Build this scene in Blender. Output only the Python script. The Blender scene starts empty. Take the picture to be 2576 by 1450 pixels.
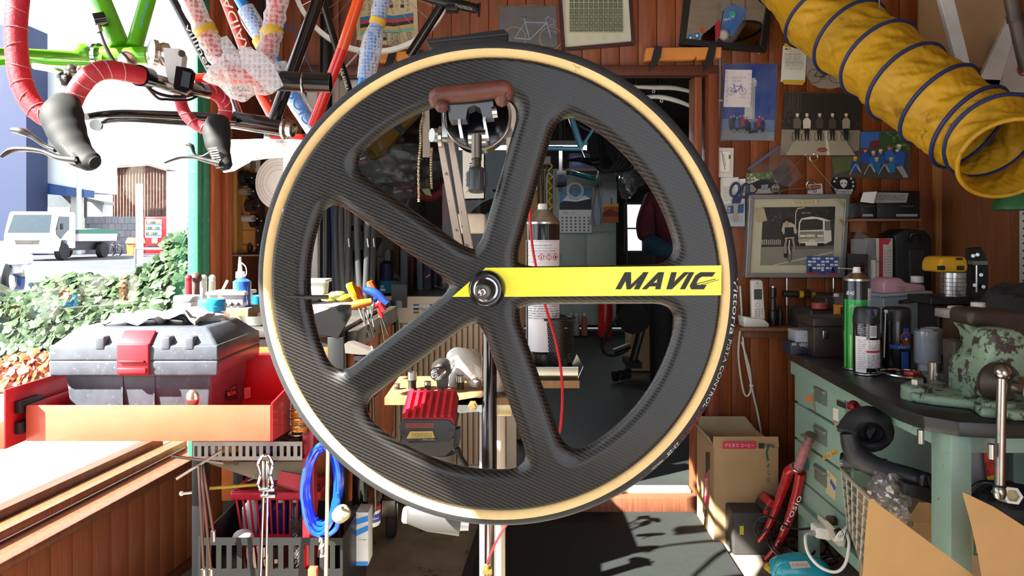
import bpy, bmesh, math, random
import numpy as np
from mathutils import Vector, Matrix, Quaternion
V = Vector
RN = random.Random(7)
S = bpy.context.scene
COL = S.collection
PI = math.pi
# ---------------------------------------------------------------- camera, light, exposure
F, CX, CY, H = 1850.0, 1288.0, 590.0, 1.12      # focal length and horizon in photo pixels, eye height
cam = bpy.data.cameras.new('camera'); camo = bpy.data.objects.new('camera', cam); COL.objects.link(camo)
camo.location = (0, 0, H); camo.rotation_euler = (PI/2, 0, 0)
cam.sensor_width = 36; cam.lens = 36*F/2576; cam.shift_y = -(725-CY)/2576; cam.clip_start = .02; cam.clip_end = 400
S.camera = camo
S.view_settings.view_transform = 'Standard'; S.view_settings.look = 'None'
S.view_settings.gamma = 1; S.view_settings.use_curve_mapping = False
S.view_settings.exposure = 1.3
w = bpy.data.worlds.new('sky'); S.world = w; w.use_nodes = True
bg = w.node_tree.nodes['Background']
bg.inputs[0].default_value = (.86, .92, 1, 1); bg.inputs[1].default_value = 1.45
sd = bpy.data.lights.new('sun', 'SUN'); so = bpy.data.objects.new('sun', sd); COL.objects.link(so)
sd.energy = 20.0; sd.angle = .009; sd.color = (1, .95, .86)
so.rotation_euler = V((1, .62, -.95)).to_track_quat('-Z', 'Y').to_euler(); so.location = (-6, -4, 7)
S.cycles.max_bounces = 9; S.cycles.transparent_max_bounces = 16; S.cycles.caustics_reflective = False; S.cycles.caustics_refractive = False
S.cycles.sample_clamp_indirect = 6

# ---------------------------------------------------------------- helpers
def P(x, y, d): return V(((x-CX)/F*d, d, H-(y-CY)/F*d))
def PZ(x, y, z): return P(x, y, (H-z)*F/(y-CY))
def plane(p0, n):
    p0, n = V(p0), V(n).normalized()
    def at(x, y, off=0.0):
        r = V(((x-CX)/F, 1, -(y-CY)/F)); o = V((0, 0, H))
        t = (p0-o).dot(n)/r.dot(n)
        return o+r*t+n*off
    at.n = n if n.dot(V((0, 0, H))-p0) > 0 else -n
    return at
def flat(d): return plane((0, d, 0), (0, -1, 0))
def sm(pts, k=6):
    pts = [V(p) for p in pts]
    if len(pts) < 3: return pts
    out = []
    for i in range(len(pts)-1):
        a, b, c, e = pts[max(i-1, 0)], pts[i], pts[i+1], pts[min(i+2, len(pts)-1)]
        for j in range(k):
            t = j/k
            out.append(.5*((2*b)+(c-a)*t+(2*a-5*b+4*c-e)*t*t+(3*b-a-3*c+e)*t**3))
    out.append(pts[-1]); return out
def frame(ax):
    ax = V(ax).normalized(); up = V((0, 0, 1)) if abs(ax.z) < .9 else V((0, 1, 0))
    x = up.cross(ax).normalized(); y = ax.cross(x); return x, y, ax

class MB:
    def __init__(s): s.v = []; s.f = []; s.m = []; s.cm = 0
    def add(s, vs, fs):
        o = len(s.v); s.v += [V(q) for q in vs]
        s.f += [tuple(i+o for i in f) for f in fs]; s.m += [s.cm]*len(fs); return s
    def mi(s, i): s.cm = i; return s
    def box(s, c, sz, rot=None, bev=0.0):
        c = V(c); m = Matrix.Identity(3) if rot is None else (rot if isinstance(rot, Matrix) else Matrix.Rotation(rot, 3, 'Z'))
        if bev > 0:
            b = bmesh.new(); bmesh.ops.create_cube(b, size=1)
            for q in b.verts: q.co = V((q.co.x*sz[0], q.co.y*sz[1], q.co.z*sz[2]))
            bmesh.ops.bevel(b, geom=b.edges[:], offset=bev, segments=2, affect='EDGES', profile=.5)
            b.verts.index_update()
            s.add([c+m@q.co for q in b.verts], [[q.index for q in f.verts] for f in b.faces]); b.free(); return s
        x, y, z = sz[0]/2, sz[1]/2, sz[2]/2
        vs = [c+m@V((i*x, j*y, k*z)) for i in (-1, 1) for j in (-1, 1) for k in (-1, 1)]
        return s.add(vs, [(0, 1, 3, 2), (4, 6, 7, 5), (0, 4, 5, 1), (2, 3, 7, 6), (0, 2, 6, 4), (1, 5, 7, 3)])
    def pb(s, x0, y0, x1, y1, d, t, bev=0.0, rot=None):      # box whose near face fills a photo rectangle at depth d
        a, b = P(x0, y0, d), P(x1, y1, d)
        return s.box((a+b)/2+V((0, t/2, 0)), (abs(b.x-a.x), t, abs(b.z-a.z)), rot, bev)
    def prism(s, pts, off):
        pts = [V(p) for p in pts]; off = V(off); n = len(pts)
        return s.add(pts+[p+off for p in pts], [tuple(range(n)), tuple(range(2*n-1, n-1, -1))]+[(i, n+i, n+(i+1) % n, (i+1) % n) for i in range(n)])
    def pp(s, pts, d, t):                                    # photo outline at depth d, extruded t away
        return s.prism([P(x, y, d) for x, y in pts], (0, t, 0))
    def tube(s, pts, r, n=10, cap=True, closed=False, flat=None):
        pts = [V(p) for p in pts]; N = len(pts)
        rs = r if isinstance(r, (list, tuple)) else [r]*N
        if len(rs) != N:
            K = len(rs)-1; rs2 = []
            for i in range(N):
                q = K*i/(N-1); j_ = min(int(q), K-1) if K else 0; t_ = q-j_; t_ = t_*t_*(3-2*t_) if K > 1 else t_
                rs2.append(rs[j_]+(rs[min(j_+1, K)]-rs[j_])*t_)
            rs = rs2
        tg = []
        for i in range(N):
            a = pts[(i-1) % N] if closed or i > 0 else pts[i]; b = pts[(i+1) % N] if closed or i < N-1 else pts[i]
            q = b-a; tg.append(q.normalized() if q.length > 1e-9 else V((0, 0, 1)))
        x, y, _ = frame(tg[0]); vs = []; fs = []
        for i in range(N):
            if i:
                q = tg[i-1].rotation_difference(tg[i]); x = q@x; y = q@y
            for j in range(n):
                a = 2*PI*j/n; k = 1 if flat is None else flat
                vs.append(pts[i]+x*math.cos(a)*rs[i]+y*math.sin(a)*rs[i]*k)
        for i in range(N if closed else N-1):
            for j in range(n):
                a, b = i*n+j, i*n+(j+1) % n; c, e = ((i+1) % N)*n+(j+1) % n, ((i+1) % N)*n+j
                fs.append((a, b, c, e))
        if cap and not closed: fs += [tuple(range(n-1, -1, -1)), tuple(range((N-1)*n, N*n))]
        return s.add(vs, fs)
    def cyl(s, a, b, r, r2=None, n=16): return s.tube([a, b], [r, r if r2 is None else r2], n)
    def lathe(s, prof, o, ax=(0, 0, 1), n=24, close=False):
        o = V(o); x, y, z = frame(ax); vs = []; fs = []; K = len(prof)
        for r, h in prof:
            for j in range(n):
                a = 2*PI*j/n; vs.append(o+z*h+(x*math.cos(a)+y*math.sin(a))*max(r, 1e-5))
        for i in range(K if close else K-1):
            for j in range(n):
                i2 = (i+1) % K
                fs.append((i*n+j, i*n+(j+1) % n, i2*n+(j+1) % n, i2*n+j))
        if not close:
            if prof[0][0] > 1e-4: fs.append(tuple(range(n-1, -1, -1)))
            if prof[-1][0] > 1e-4: fs.append(tuple(range((K-1)*n, K*n)))
        return s.add(vs, fs)
    def pl(s, prof, xc, d, n=24):                            # lathe about a vertical axis: (half width, y) in photo pixels at depth d
        k = d/F; zs = [(w_*k, H-(y-CY)*k) for w_, y in prof]; zs.reverse()
        return s.lathe(zs, V(((xc-CX)*k, d, 0)), (0, 0, 1), n)
    def ball(s, c, r, n=14, sc=(1, 1, 1)):
        vs = []; fs = []; m = n//2; c = V(c)
        for i in range(m+1):
            t = PI*i/m
            for j in range(n):
                a = 2*PI*j/n; vs.append(c+V((r*sc[0]*math.sin(t)*math.cos(a), r*sc[1]*math.sin(t)*math.sin(a), r*sc[2]*math.cos(t))))
        for i in range(m):
            for j in range(n): fs.append((i*n+j, (i+1)*n+j, (i+1)*n+(j+1) % n, i*n+(j+1) % n))
        return s.add(vs, fs)
    def torus(s, c, ax, R, r, n=40, m=8):
        x, y, z = frame(ax); c = V(c)
        return s.tube([c+(x*math.cos(2*PI*i/n)+y*math.sin(2*PI*i/n))*R for i in range(n)], r, m, closed=True)
    def sheet(s, grid, th=0.0, nrm=None):                     # grid of points -> surface with thickness
        a, b = len(grid), len(grid[0]); vs = [V(p) for row in grid for p in row]
        fs = [(i*b+j, i*b+j+1, (i+1)*b+j+1, (i+1)*b+j) for i in range(a-1) for j in range(b-1)]
        if th:
            o = len(vs); nv = V(nrm)*th; vs += [q+nv for q in vs[:o]]
            fs += [tuple(o+k for k in reversed(f)) for f in fs]
            rim = [j for j in range(b)]+[i*b+b-1 for i in range(1, a)]+[(a-1)*b+j for j in range(b-2, -1, -1)]+[i*b for i in range(a-2, 0, -1)]
            fs += [(rim[k], o+rim[k], o+rim[(k+1) % len(rim)], rim[(k+1) % len(rim)]) for k in range(len(rim))]
        return s.add(vs, fs)
    def map(s, fn): s.v = [V(fn(q)) for q in s.v]; return s

_txt = {}
def text_mesh(t, shear=0.0, ext=0.0):
    k = (t, shear, ext)
    if k not in _txt:
        c = bpy.data.curves.new('t', 'FONT'); c.body = t; c.size = 1; c.align_x = 'CENTER'; c.align_y = 'CENTER'; c.shear = shear; c.extrude = ext; c.resolution_u = 3
        o = bpy.data.objects.new('t', c); COL.objects.link(o)
        dg = bpy.context.evaluated_depsgraph_get(); dg.update()
        me = bpy.data.meshes.new_from_object(o.evaluated_get(dg))
        vs = [q.co.copy() for q in me.vertices]; fs = [tuple(p.vertices) for p in me.polygons]
        if vs:
            x0 = min(q.x for q in vs); x1 = max(q.x for q in vs); y0 = min(q.y for q in vs); y1 = max(q.y for q in vs)
            vs = [V(((q.x-(x0+x1)/2)/max(x1-x0, 1e-6), (q.y-(y0+y1)/2)/max(y1-y0, 1e-6), q.z)) for q in vs]
        bpy.data.objects.remove(o); bpy.data.meshes.remove(me); bpy.data.curves.remove(c)
        _txt[k] = (vs, fs)
    return _txt[k]

class Art:                                                   # flat print: coloured shapes laid on a real plane, coordinates read off the photo
    def __init__(s, at, step=.0005): s.at = at; s.mb = MB(); s.mats = []; s.k = 1; s.step = step
    def _c(s, col):
        m = col if not isinstance(col, str) else M(col, .6, var=.06)
        if m not in s.mats: s.mats.append(m)
        s.mb.cm = s.mats.index(m)
    def _p(s, x, y): return s.at(x, y, s.k*s.step)
    def poly(s, col, pts):
        s._c(col); s.mb.add([s._p(x, y) for x, y in pts], [tuple(range(len(pts)))]); s.k += .15; return s
    def rect(s, col, x0, y0, x1, y1): return s.poly(col, [(x0, y0), (x1, y0), (x1, y1), (x0, y1)])
    def ell(s, col, x, y, a, b=None, n=14, rot=0):
        b = a if b is None else b; c, e = math.cos(rot), math.sin(rot)
        return s.poly(col, [(x+a*math.cos(t)*c-b*math.sin(t)*e, y+a*math.cos(t)*e+b*math.sin(t)*c) for t in [2*PI*i/n for i in range(n)]])
    def line(s, col, pts, wd):
        s._c(col)
        for (x0, y0), (x1, y1) in zip(pts, pts[1:]):
            L = math.hypot(x1-x0, y1-y0) or 1; nx, ny = -(y1-y0)/L*wd/2, (x1-x0)/L*wd/2
            s.mb.add([s._p(x0+nx, y0+ny), s._p(x1+nx, y1+ny), s._p(x1-nx, y1-ny), s._p(x0-nx, y0-ny)], [(0, 1, 2, 3)])
        s.k += .15; return s
    def ring(s, col, x, y, a, b, wd, n=18): return s.line(col, [(x+a*math.cos(2*PI*i/n), y+b*math.sin(2*PI*i/n)) for i in range(n+1)], wd)
    def text(s, col, t, x, y, wd, ht, rot=0.0, shear=0.0, flip=False):
        s._c(col); vs, fs = text_mesh(t, shear); c, e = math.cos(rot), math.sin(rot); sg = -1 if flip else 1
        s.mb.add([s._p(x+q.x*wd*sg*c+q.y*ht*e*sg, y+q.x*wd*sg*e-q.y*ht*c*sg) for q in vs], fs); s.k += .15; return s
    def lines(s, col, x0, y0, x1, y1, n, wd=1.2, seed=1):     # rows of fine print too small to read
        r = random.Random(seed)
        for i in range(n):
            y = y0+(y1-y0)*(i+.5)/n; x = x0
            while x < x1-2:
                L = min(r.uniform(3, 14), x1-x); s.line(col, [(x, y), (x+L, y)], wd); x += L+r.uniform(1, 4)
        return s

def sml(o, deg=35):
    me = o.data
    if deg is None: return
    me.polygons.foreach_set('use_smooth', [True]*len(me.polygons)); me.set_sharp_from_angle(angle=math.radians(deg))
def mesh_of(name, mb, mat, shift=V((0, 0, 0)), deg=35):
    me = bpy.data.meshes.new(name); me.from_pydata([tuple(q-shift) for q in mb.v], [], mb.f); me.update()
    mats = mat if isinstance(mat, (list, tuple)) else [mat]
    for m in mats: me.materials.append(m)
    if len(mats) > 1: me.polygons.foreach_set('material_index', mb.m)
    b = bmesh.new(); b.from_mesh(me); bmesh.ops.recalc_face_normals(b, faces=b.faces[:]); b.to_mesh(me); b.free()
    o = bpy.data.objects.new(name, me); COL.objects.link(o); sml(o, deg); return o
def bbase(mb):
    xs = [q.x for q in mb.v]; ys = [q.y for q in mb.v]; zs = [q.z for q in mb.v]
    return V(((min(xs)+max(xs))/2, (min(ys)+max(ys))/2, min(zs)))
def tag(o, label, cat, group=None):
    o['label'] = label; o['category'] = cat
    if group: o['group'] = group
    return o
def T(name, label, cat, loc=None, group=None):
    o = bpy.data.objects.new(name, None); COL.objects.link(o); o.empty_display_size = .05
    tag(o, label, cat, group); o['_u'] = 1
    if loc is not None: o.location = loc; del o['_u']
    return o
def part(par, name, mb, mat, label=None, deg=35, stuff=False):
    root = par
    while root.parent: root = root.parent
    if '_u' in root: root.location = bbase(mb); del root['_u']
    if isinstance(mb, Art): mat = mb.mats; mb = mb.mb; deg = None
    o = mesh_of(name, mb, mat, root.location.copy(), deg); o.parent = par
    if label: o['label'] = label
    if stuff: o['kind'] = 'stuff'
    return o
def arts(par, name, at, fns, step=.0005, lab=None):            # several separate prints or stickers, each its own part
    for f_ in fns: a_ = Art(at, step); f_(a_); part(par, name, a_.mb, a_.mats, None, None)
def art(par, name, a, label=None): return part(par, name, a.mb, a.mats, label, None)
def solo(name, label, cat, mb, mat, group=None, deg=35):
    b = bbase(mb); o = mesh_of(name, mb, mat, b, deg); o.location = b; return tag(o, label, cat, group)
def struct(name, mb, mat, deg=35):
    b = bbase(mb); o = mesh_of(name, mb, mat, b, deg); o.location = b; o['kind'] = 'structure'; return o
def dup(root, loc, label=None, rz=None, group=None):
    r = root.copy(); COL.objects.link(r); r.location = loc
    if rz is not None: r.rotation_euler = (0, 0, rz)
    if label: r['label'] = label
    if group: r['group'] = group
    for ch in root.children:
        c = ch.copy(); COL.objects.link(c); c.parent = r
        for g in ch.children:
            e = g.copy(); COL.objects.link(e); e.parent = c
    return r

# ---------------------------------------------------------------- materials
def lin(h):
    if not isinstance(h, str): return tuple(h)[:3]
    h = h.lstrip('#'); h = h if len(h) == 6 else ''.join(q*2 for q in h); c = [int(h[i:i+2], 16)/255 for i in (0, 2, 4)]
    return tuple(x/12.92 if x <= .04045 else ((x+.055)/1.055)**2.4 for x in c)
_mc = {}
def N(nt, t, **kw):
    n = nt.nodes.new(t)
    for k, v_ in kw.items(): setattr(n, k, v_)
    return n
def mathn(nt, op, a, b=None, c=None):
    n = N(nt, 'ShaderNodeMath', operation=op)
    for i, q in enumerate((a, b, c)):
        if q is None: continue
        if isinstance(q, (int, float)): n.inputs[i].default_value = q
        else: nt.links.new(q, n.inputs[i])
    return n.outputs[0]
def M(c, r=.5, m=0.0, var=.14, sc=9.0, bump=0.0, cc=0.0, al=1.0, em=0.0, grain=None, spots=None, sp=.55, rnd=0.0, bsc=None, ior=None, fine=0.0):
    key = (c, r, m, var, sc, bump, cc, al, em, grain, spots, sp, rnd, bsc, ior, fine)
    if key in _mc: return _mc[key]
    mt = bpy.data.materials.new('m%03d' % len(_mc)); mt.use_nodes = True; nt = mt.node_tree; L = nt.links
    bs = nt.nodes['Principled BSDF']; co = lin(c)
    bs.inputs['Roughness'].default_value = r; bs.inputs['Metallic'].default_value = m
    bs.inputs['Coat Weight'].default_value = cc; bs.inputs['Coat Roughness'].default_value = .08; bs.inputs['Alpha'].default_value = al
    if ior: bs.inputs['IOR'].default_value = ior
    tc = N(nt, 'ShaderNodeTexCoord'); mp = N(nt, 'ShaderNodeMapping'); L.new(tc.outputs['Object'], mp.inputs[0])
    if grain: mp.inputs['Scale'].default_value = grain
    nz = N(nt, 'ShaderNodeTexNoise'); nz.inputs['Scale'].default_value = sc; nz.inputs['Detail'].default_value = 6; nz.inputs['Roughness'].default_value = .65
    L.new(mp.outputs[0], nz.inputs[0])
    rp = N(nt, 'ShaderNodeValToRGB'); L.new(nz.outputs[0], rp.inputs[0])
    rp.color_ramp.elements[0].position = .3; rp.color_ramp.elements[1].position = .7
    rp.color_ramp.elements[0].color = (*[x*(1-var*1.3) for x in co], 1); rp.color_ramp.elements[1].color = (*[min(1, x*(1+var)) for x in co], 1)
    out = rp.outputs[0]
    if spots:                                                # chips, dirt or rust of another colour
        n2 = N(nt, 'ShaderNodeTexNoise'); n2.inputs['Scale'].default_value = spots[1]; n2.inputs['Detail'].default_value = 8; n2.inputs['Roughness'].default_value = .7
        L.new(tc.outputs['Object'], n2.inputs[0]); r2 = N(nt, 'ShaderNodeValToRGB'); L.new(n2.outputs[0], r2.inputs[0])
        r2.color_ramp.elements[0].position = sp; r2.color_ramp.elements[1].position = sp+.04
        mx = N(nt, 'ShaderNodeMix', data_type='RGBA'); L.new(r2.outputs[0], mx.inputs['Factor']); L.new(out, mx.inputs['A']); mx.inputs['B'].default_value = (*lin(spots[0]), 1)
        out = mx.outputs['Result']
    if rnd:
        oi = N(nt, 'ShaderNodeObjectInfo'); hs = N(nt, 'ShaderNodeHueSaturation')
        L.new(mathn(nt, 'MULTIPLY_ADD', oi.outputs['Random'], rnd*2, 1-rnd), hs.inputs['Value']); L.new(out, hs.inputs['Color']); out = hs.outputs[0]
    L.new(out, bs.inputs['Base Color'])
    if em: L.new(out, bs.inputs['Emission Color']); bs.inputs['Emission Strength'].default_value = em
    if bump:
        nb = nz
        if bsc:
            nb = N(nt, 'ShaderNodeTexNoise'); nb.inputs['Scale'].default_value = bsc; nb.inputs['Detail'].default_value = 4; L.new(tc.outputs['Object'], nb.inputs[0])
        bp = N(nt, 'ShaderNodeBump'); bp.inputs['Strength'].default_value = bump; bp.inputs['Distance'].default_value = .004
        L.new(nb.outputs[0], bp.inputs['Height']); L.new(bp.outputs[0], bs.inputs['Normal'])
    _mc[key] = mt; return mt
def clear(name, tint=(1, 1, 1), refl=.06, rough=.02, haze=0.0, bub=0.0):   # window glass and plastic film: see-through with a surface reflection
    mt = bpy.data.materials.new(name); mt.use_nodes = True; nt = mt.node_tree; nt.nodes.clear(); L = nt.links
    o = N(nt, 'ShaderNodeOutputMaterial'); t = N(nt, 'ShaderNodeBsdfTransparent'); t.inputs[0].default_value = (*tint, 1)
    g = N(nt, 'ShaderNodeBsdfGlossy'); g.inputs['Roughness'].default_value = rough
    lw = N(nt, 'ShaderNodeLayerWeight'); lw.inputs[0].default_value = .5; f = mathn(nt, 'MULTIPLY_ADD', mathn(nt, 'POWER', lw.outputs['Facing'], 4.0), .7, refl)
    mx = N(nt, 'ShaderNodeMixShader'); L.new(f, mx.inputs[0]); L.new(t.outputs[0], mx.inputs[1]); L.new(g.outputs[0], mx.inputs[2]); sh = mx.outputs[0]
    if haze:
        d = N(nt, 'ShaderNodeBsdfDiffuse'); d.inputs[0].default_value = (.9, .9, .92, 1)
        tr = N(nt, 'ShaderNodeBsdfTranslucent'); tr.inputs[0].default_value = (.9, .9, .92, 1); ad = N(nt, 'ShaderNodeMixShader'); L.new(d.outputs[0], ad.inputs[1]); L.new(tr.outputs[0], ad.inputs[2])
        m2 = N(nt, 'ShaderNodeMixShader'); L.new(sh, m2.inputs[1]); L.new(ad.outputs[0], m2.inputs[2]); m2.inputs[0].default_value = haze; sh = m2.outputs[0]
        tc = N(nt, 'ShaderNodeTexCoord')
        if bub:                                              # round air cells of bubble wrap
            vo = N(nt, 'ShaderNodeTexVoronoi'); vo.inputs['Scale'].default_value = bub; vo.inputs['Randomness'].default_value = .25; L.new(tc.outputs['Object'], vo.inputs[0])
            rp = N(nt, 'ShaderNodeValToRGB'); L.new(vo.outputs['Distance'], rp.inputs[0]); rp.color_ramp.elements[0].position = .40; rp.color_ramp.elements[1].position = .52
            rp.color_ramp.elements[0].color = (haze*.45,)*3+(1,); rp.color_ramp.elements[1].color = (min(1, haze*1.6),)*3+(1,)
            L.new(rp.outputs[0], m2.inputs[0])
            bp = N(nt, 'ShaderNodeBump'); bp.inputs['Strength'].default_value = .7; bp.inputs['Distance'].default_value = .004; bp.invert = True
            L.new(vo.outputs['Distance'], bp.inputs['Height']); L.new(bp.outputs[0], g.inputs['Normal']); L.new(bp.outputs[0], d.inputs['Normal'])
        else:
            n2 = N(nt, 'ShaderNodeTexNoise'); n2.inputs['Scale'].default_value = 25; n2.inputs['Detail'].default_value = 5; L.new(tc.outputs['Object'], n2.inputs[0])
            rp = N(nt, 'ShaderNodeValToRGB'); L.new(n2.outputs[0], rp.inputs[0]); rp.color_ramp.elements[0].position = .4; rp.color_ramp.elements[1].position = .75
            rp.color_ramp.elements[0].color = (haze*.25,)*3+(1,); rp.color_ramp.elements[1].color = (min(1, haze*2),)*3+(1,); L.new(rp.outputs[0], m2.inputs[0])
            bp = N(nt, 'ShaderNodeBump'); bp.inputs['Strength'].default_value = .8; bp.inputs['Distance'].default_value = .006; L.new(n2.outputs[0], bp.inputs['Height']); L.new(bp.outputs[0], g.inputs['Normal'])
    L.new(sh, o.inputs[0]); return mt

wood = lambda c, var=.25, r=.5, rnd=.08: M(c, r, var=var, sc=3, grain=(30, 30, 1.6), bump=.12, rnd=rnd)
PLANK = wood('#84431a', .3, .5, .16)
WAINS = wood('#93512f', .22, .4, .10)
TRIM = M('#5f3020', .5, var=.25, sc=4, grain=(20, 20, 2))
STEEL = M('#b9b9b6', .28, 1.0, var=.1)
CHROME = M('#d8d8d8', .12, 1.0, var=.04)
DSTEEL = M('#5b5854', .4, .9, var=.2)
BLACK = M('#141416', .4, var=.2)
BLKG = M('#0b0c12', .12, cc=.6, var=.1)
RUBBER = M('#1b1b1d', .75, var=.2)
WHITE = M('#e8e6e1', .5, var=.04)
CREAM = M('#d9cbb7', .45, var=.08, spots=('#8f7c68', 40), sp=.66)
CARD = M('#ad8c66', .8, var=.08, sc=5)
REDP = M('#c3161c', .3, cc=.4, var=.08)
PAPER = M('#efece2', .8, var=.03)
GLASS = clear('pane_glass', (.97, .985, .98), .02, .0)
FILM = clear('plastic_film', (.97, .97, .97), .06, .10, .05)
BUBBLE = clear('bubble_wrap', (.97, .97, 1), .05, .15, .42, 95)
# ================================================================ the shell of the workshop
W = 2.985                                                    # depth of the back wall
def XL(d): return -1.0873+.1276*(d-2.49)                      # the window wall stands a little askew
LN = V((1,-.1276,0)).normalized(); LU = V((.1276,1,0)).normalized(); LROT = Matrix.Rotation(math.atan2(-.1276,1),3,'Z')
LWALL = plane((XL(2.49),2.49,0),LN)
XR = 1.73
def lbox(mb,d0,d1,z0,z1,t0,t1,bev=0):                  # box along the window wall; t = distance from its plane into the room
    c = V((XL((d0+d1)/2),(d0+d1)/2,(z0+z1)/2))+LN*(t0+t1)/2
    return mb.box(c,(abs(t1-t0),(d1-d0)*1.008,z1-z0),LROT,bev)
CONC = M('#8d8577',.85,var=.25,sc=6,spots=('#4c463c',9),sp=.62,bump=.15,bsc=120)
struct('floor',MB().box((.0,.85,-.05),(5.2,4.4,.1)),CONC)
struct('ceiling',MB().box((.3,.85,2.63),(3.6,4.4,.06)),M('#8a7a66',.8))
GR = M('#8f6f52',.8)
# back wall: backing with the doorway left open, clad in upright boards
X0,X1 = (770-CX)/F*W,(1800-CX)/F*W
ZL = H-(165-CY)/F*W
b = MB(); b.box(((XL(W)-.2+X0)/2,W+.05,1.3),(X0-XL(W)+.2,.06,2.6)); b.box(((X1+XR)/2+.02,W+.05,1.3),(XR-X1+.04,.06,2.6)); b.box(((X0+X1)/2,W+.05,(ZL+2.6)/2),(X1-X0,.06,2.6-ZL))
wb = struct('wall_back',b,M('#2c140b',.8))
pw = .0758
def planks(parent,xs,z0,z1,mat,place,wd=pw):
    m0 = MB().box((0,0,0),(wd-.0018,.02,z1-z0),None,.0018); me = None
    for x in xs:
        if me is None: o0 = mesh_of('plank_source',m0,mat); me = o0.data; bpy.data.objects.remove(o0)
        o = bpy.data.objects.new('plank',me); COL.objects.link(o); o.parent = parent
        place(o,x,(z0+z1)/2,parent.location)
def backplace(o,x,z,l): o.location = V((x,W+.008,z))-l
xs0 = [XL(W)+.02+pw*(i+.5) for i in range(int((XR-XL(W))/pw))]
planks(wb,xs0,ZL,2.6,PLANK,backplace)
planks(wb,[x for x in xs0 if x < X0-.01],0,ZL,PLANK,backplace)
planks(wb,[x for x in xs0 if x > X1-.01],0,ZL,PLANK,backplace)
# window wall
b = MB(); lbox(b,-1.3,2.995,0,.34,-.09,-.02); lbox(b,-1.3,-.6,.34,2.6,-.09,-.02); lbox(b,-.6,2.5,2.17,2.6,-.09,-.02); lbox(b,2.62,2.995,.34,2.6,-.034,-.012)
wl = struct('wall_left',b,M('#6b3520',.7))
def leftplace(o,d,z,l): o.location = V((XL(d),d,z))-LN*.008-l; o.rotation_euler = (0,0,math.atan2(-.1276,1)+PI/2)
planks(wl,[-.3+pw*i for i in range(43)],.005,.345,WAINS,leftplace)
win = struct('window_1',lbox(MB(),-.6,2.52,.33,.365,-.13,-.035),TRIM)
part(win,'sill',lbox(MB(),-.6,2.6,.345,.372,-.10,.03,.006),wood('#7d4a30',.3,.35,0))
part(win,'sill_lip',lbox(MB(),-.6,2.56,.372,.402,-.11,-.055,.004),wood('#8a5638',.3,.35,0))
part(win,'sill_track',lbox(MB(),-.6,2.52,.365,.425,-.16,-.118,.003),wood('#6d402b',.3,.4,0))
part(win,'head',lbox(MB(),-.6,2.52,2.13,2.18,-.14,.02,.004),TRIM)
part(win,'pane',lbox(MB(),-.58,2.48,.40,2.14,-.016,-.012),GLASS)
GPOST = M('#2f7d5c',.5,var=.12,sc=14,spots=('#5fa080',60),sp=.6,bump=.2,bsc=60)
struct('trim_1',lbox(lbox(MB(),2.475,2.505,.372,2.2,-.004,.034,.004),2.505,2.54,.372,2.2,-.004,.040,.004),GPOST)
j = MB()
lbox(j,2.546,2.575,.37,2.3,-.01,.044,.004); lbox(j,2.576,2.625,.37,2.3,-.01,.030,.006); lbox(j,2.63,2.675,.37,2.3,-.03,.008,.005); lbox(j,2.68,2.72,.30,2.3,-.02,.028,.006)
struct('trim_2',j,wood('#b25f38',.3,.35,0))
# unseen shop front behind the camera, added to cut skylight, with a doorway
b = MB(); b.box((-1.15,-1.28,1.3),(.9,.08,2.6)); b.box((1.45,-1.28,1.3),(.6,.08,2.6)); b.box((.225,-1.28,2.38),(1.85,.08,.44))
struct('wall_front_unseen',b,M('#6b3520',.7))
# right wall
struct('wall_right',MB().box((XR+.03,1.05,1.3),(.06,3.95,2.6)),wood('#7a4626',.2,.6,0))
struct('trim_3',MB().box((XR-.012,W-.012,1.3),(.026,.026,2.6)),wood('#a86f3c',.2,.5,0))
# doorway
ZD = H-(190-CY)/F*W
door = struct('door_1',MB().pb(755,163,1806,190,W-.035,.06,.006),TRIM)
part(door,'jamb',MB().box(((1788-CX)/F*W,W+.02,ZD/2),(.042,.13,ZD),None,.004),wood('#7e4029',.25,.4,0))
part(door,'jamb',MB().box(((1757-CX)/F*W,W+.05,ZD/2),(.03,.10,ZD),None,.003),wood('#8f5334',.25,.4,0))
part(door,'jamb',MB().box(((790-CX)/F*W,W+.01,ZD/2),(.045,.08,ZD),None,.004),WHITE,'white painted')
part(door,'jamb',MB().box(((832-CX)/F*W,W+.03,ZD/2),(.06,.05,ZD),None,.004),M('#d7d3cf',.45,var=.06),'white painted')
part(door,'threshold',MB().box(((1290+1745)/2/F*W-CX/F*W,W+.02,.035),(.75,.14,.07),None,.006),wood('#7b4a33',.3,.5,0))
part(door,'track',MB().box(((1290+1740)/2/F*W-CX/F*W,W+.03,.075),(.72,.06,.012)),M('#c9c6c0',.4,.6))
# sliding glazed door leaf
k0,k1 = (850-CX)/F*W,(1300-CX)/F*W; zr = H-(748-CY)/F*W; zt = ZD-.01
leaf = struct('door_2',MB().box(((k0+k1)/2,W+.045,zt-.02),(k1-k0,.03,.04),None,.004),M('#cfcac2',.45,.2))
LEAFM = M('#cfc6b8',.5,var=.06)
for x in (k0+.02,k1-.022): part(leaf,'stile',MB().box((x,W+.045,zt/2),(.042,.034,zt-.02),None,.004),LEAFM)
part(leaf,'mid_rail',MB().box(((k0+k1)/2,W+.045,zr-.055),(k1-k0-.084,.03,.11),None,.004),LEAFM)
part(leaf,'bottom_rail',MB().box(((k0+k1)/2,W+.045,.12),(k1-k0-.084,.03,.10),None,.004),LEAFM)
part(leaf,'pane',MB().box(((k0+k1)/2,W+.05,(zr+zt-.04)/2),(k1-k0-.084,.004,zt-.04-zr)),clear('door_glass',(.80,.83,.82),.012,.0))
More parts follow.
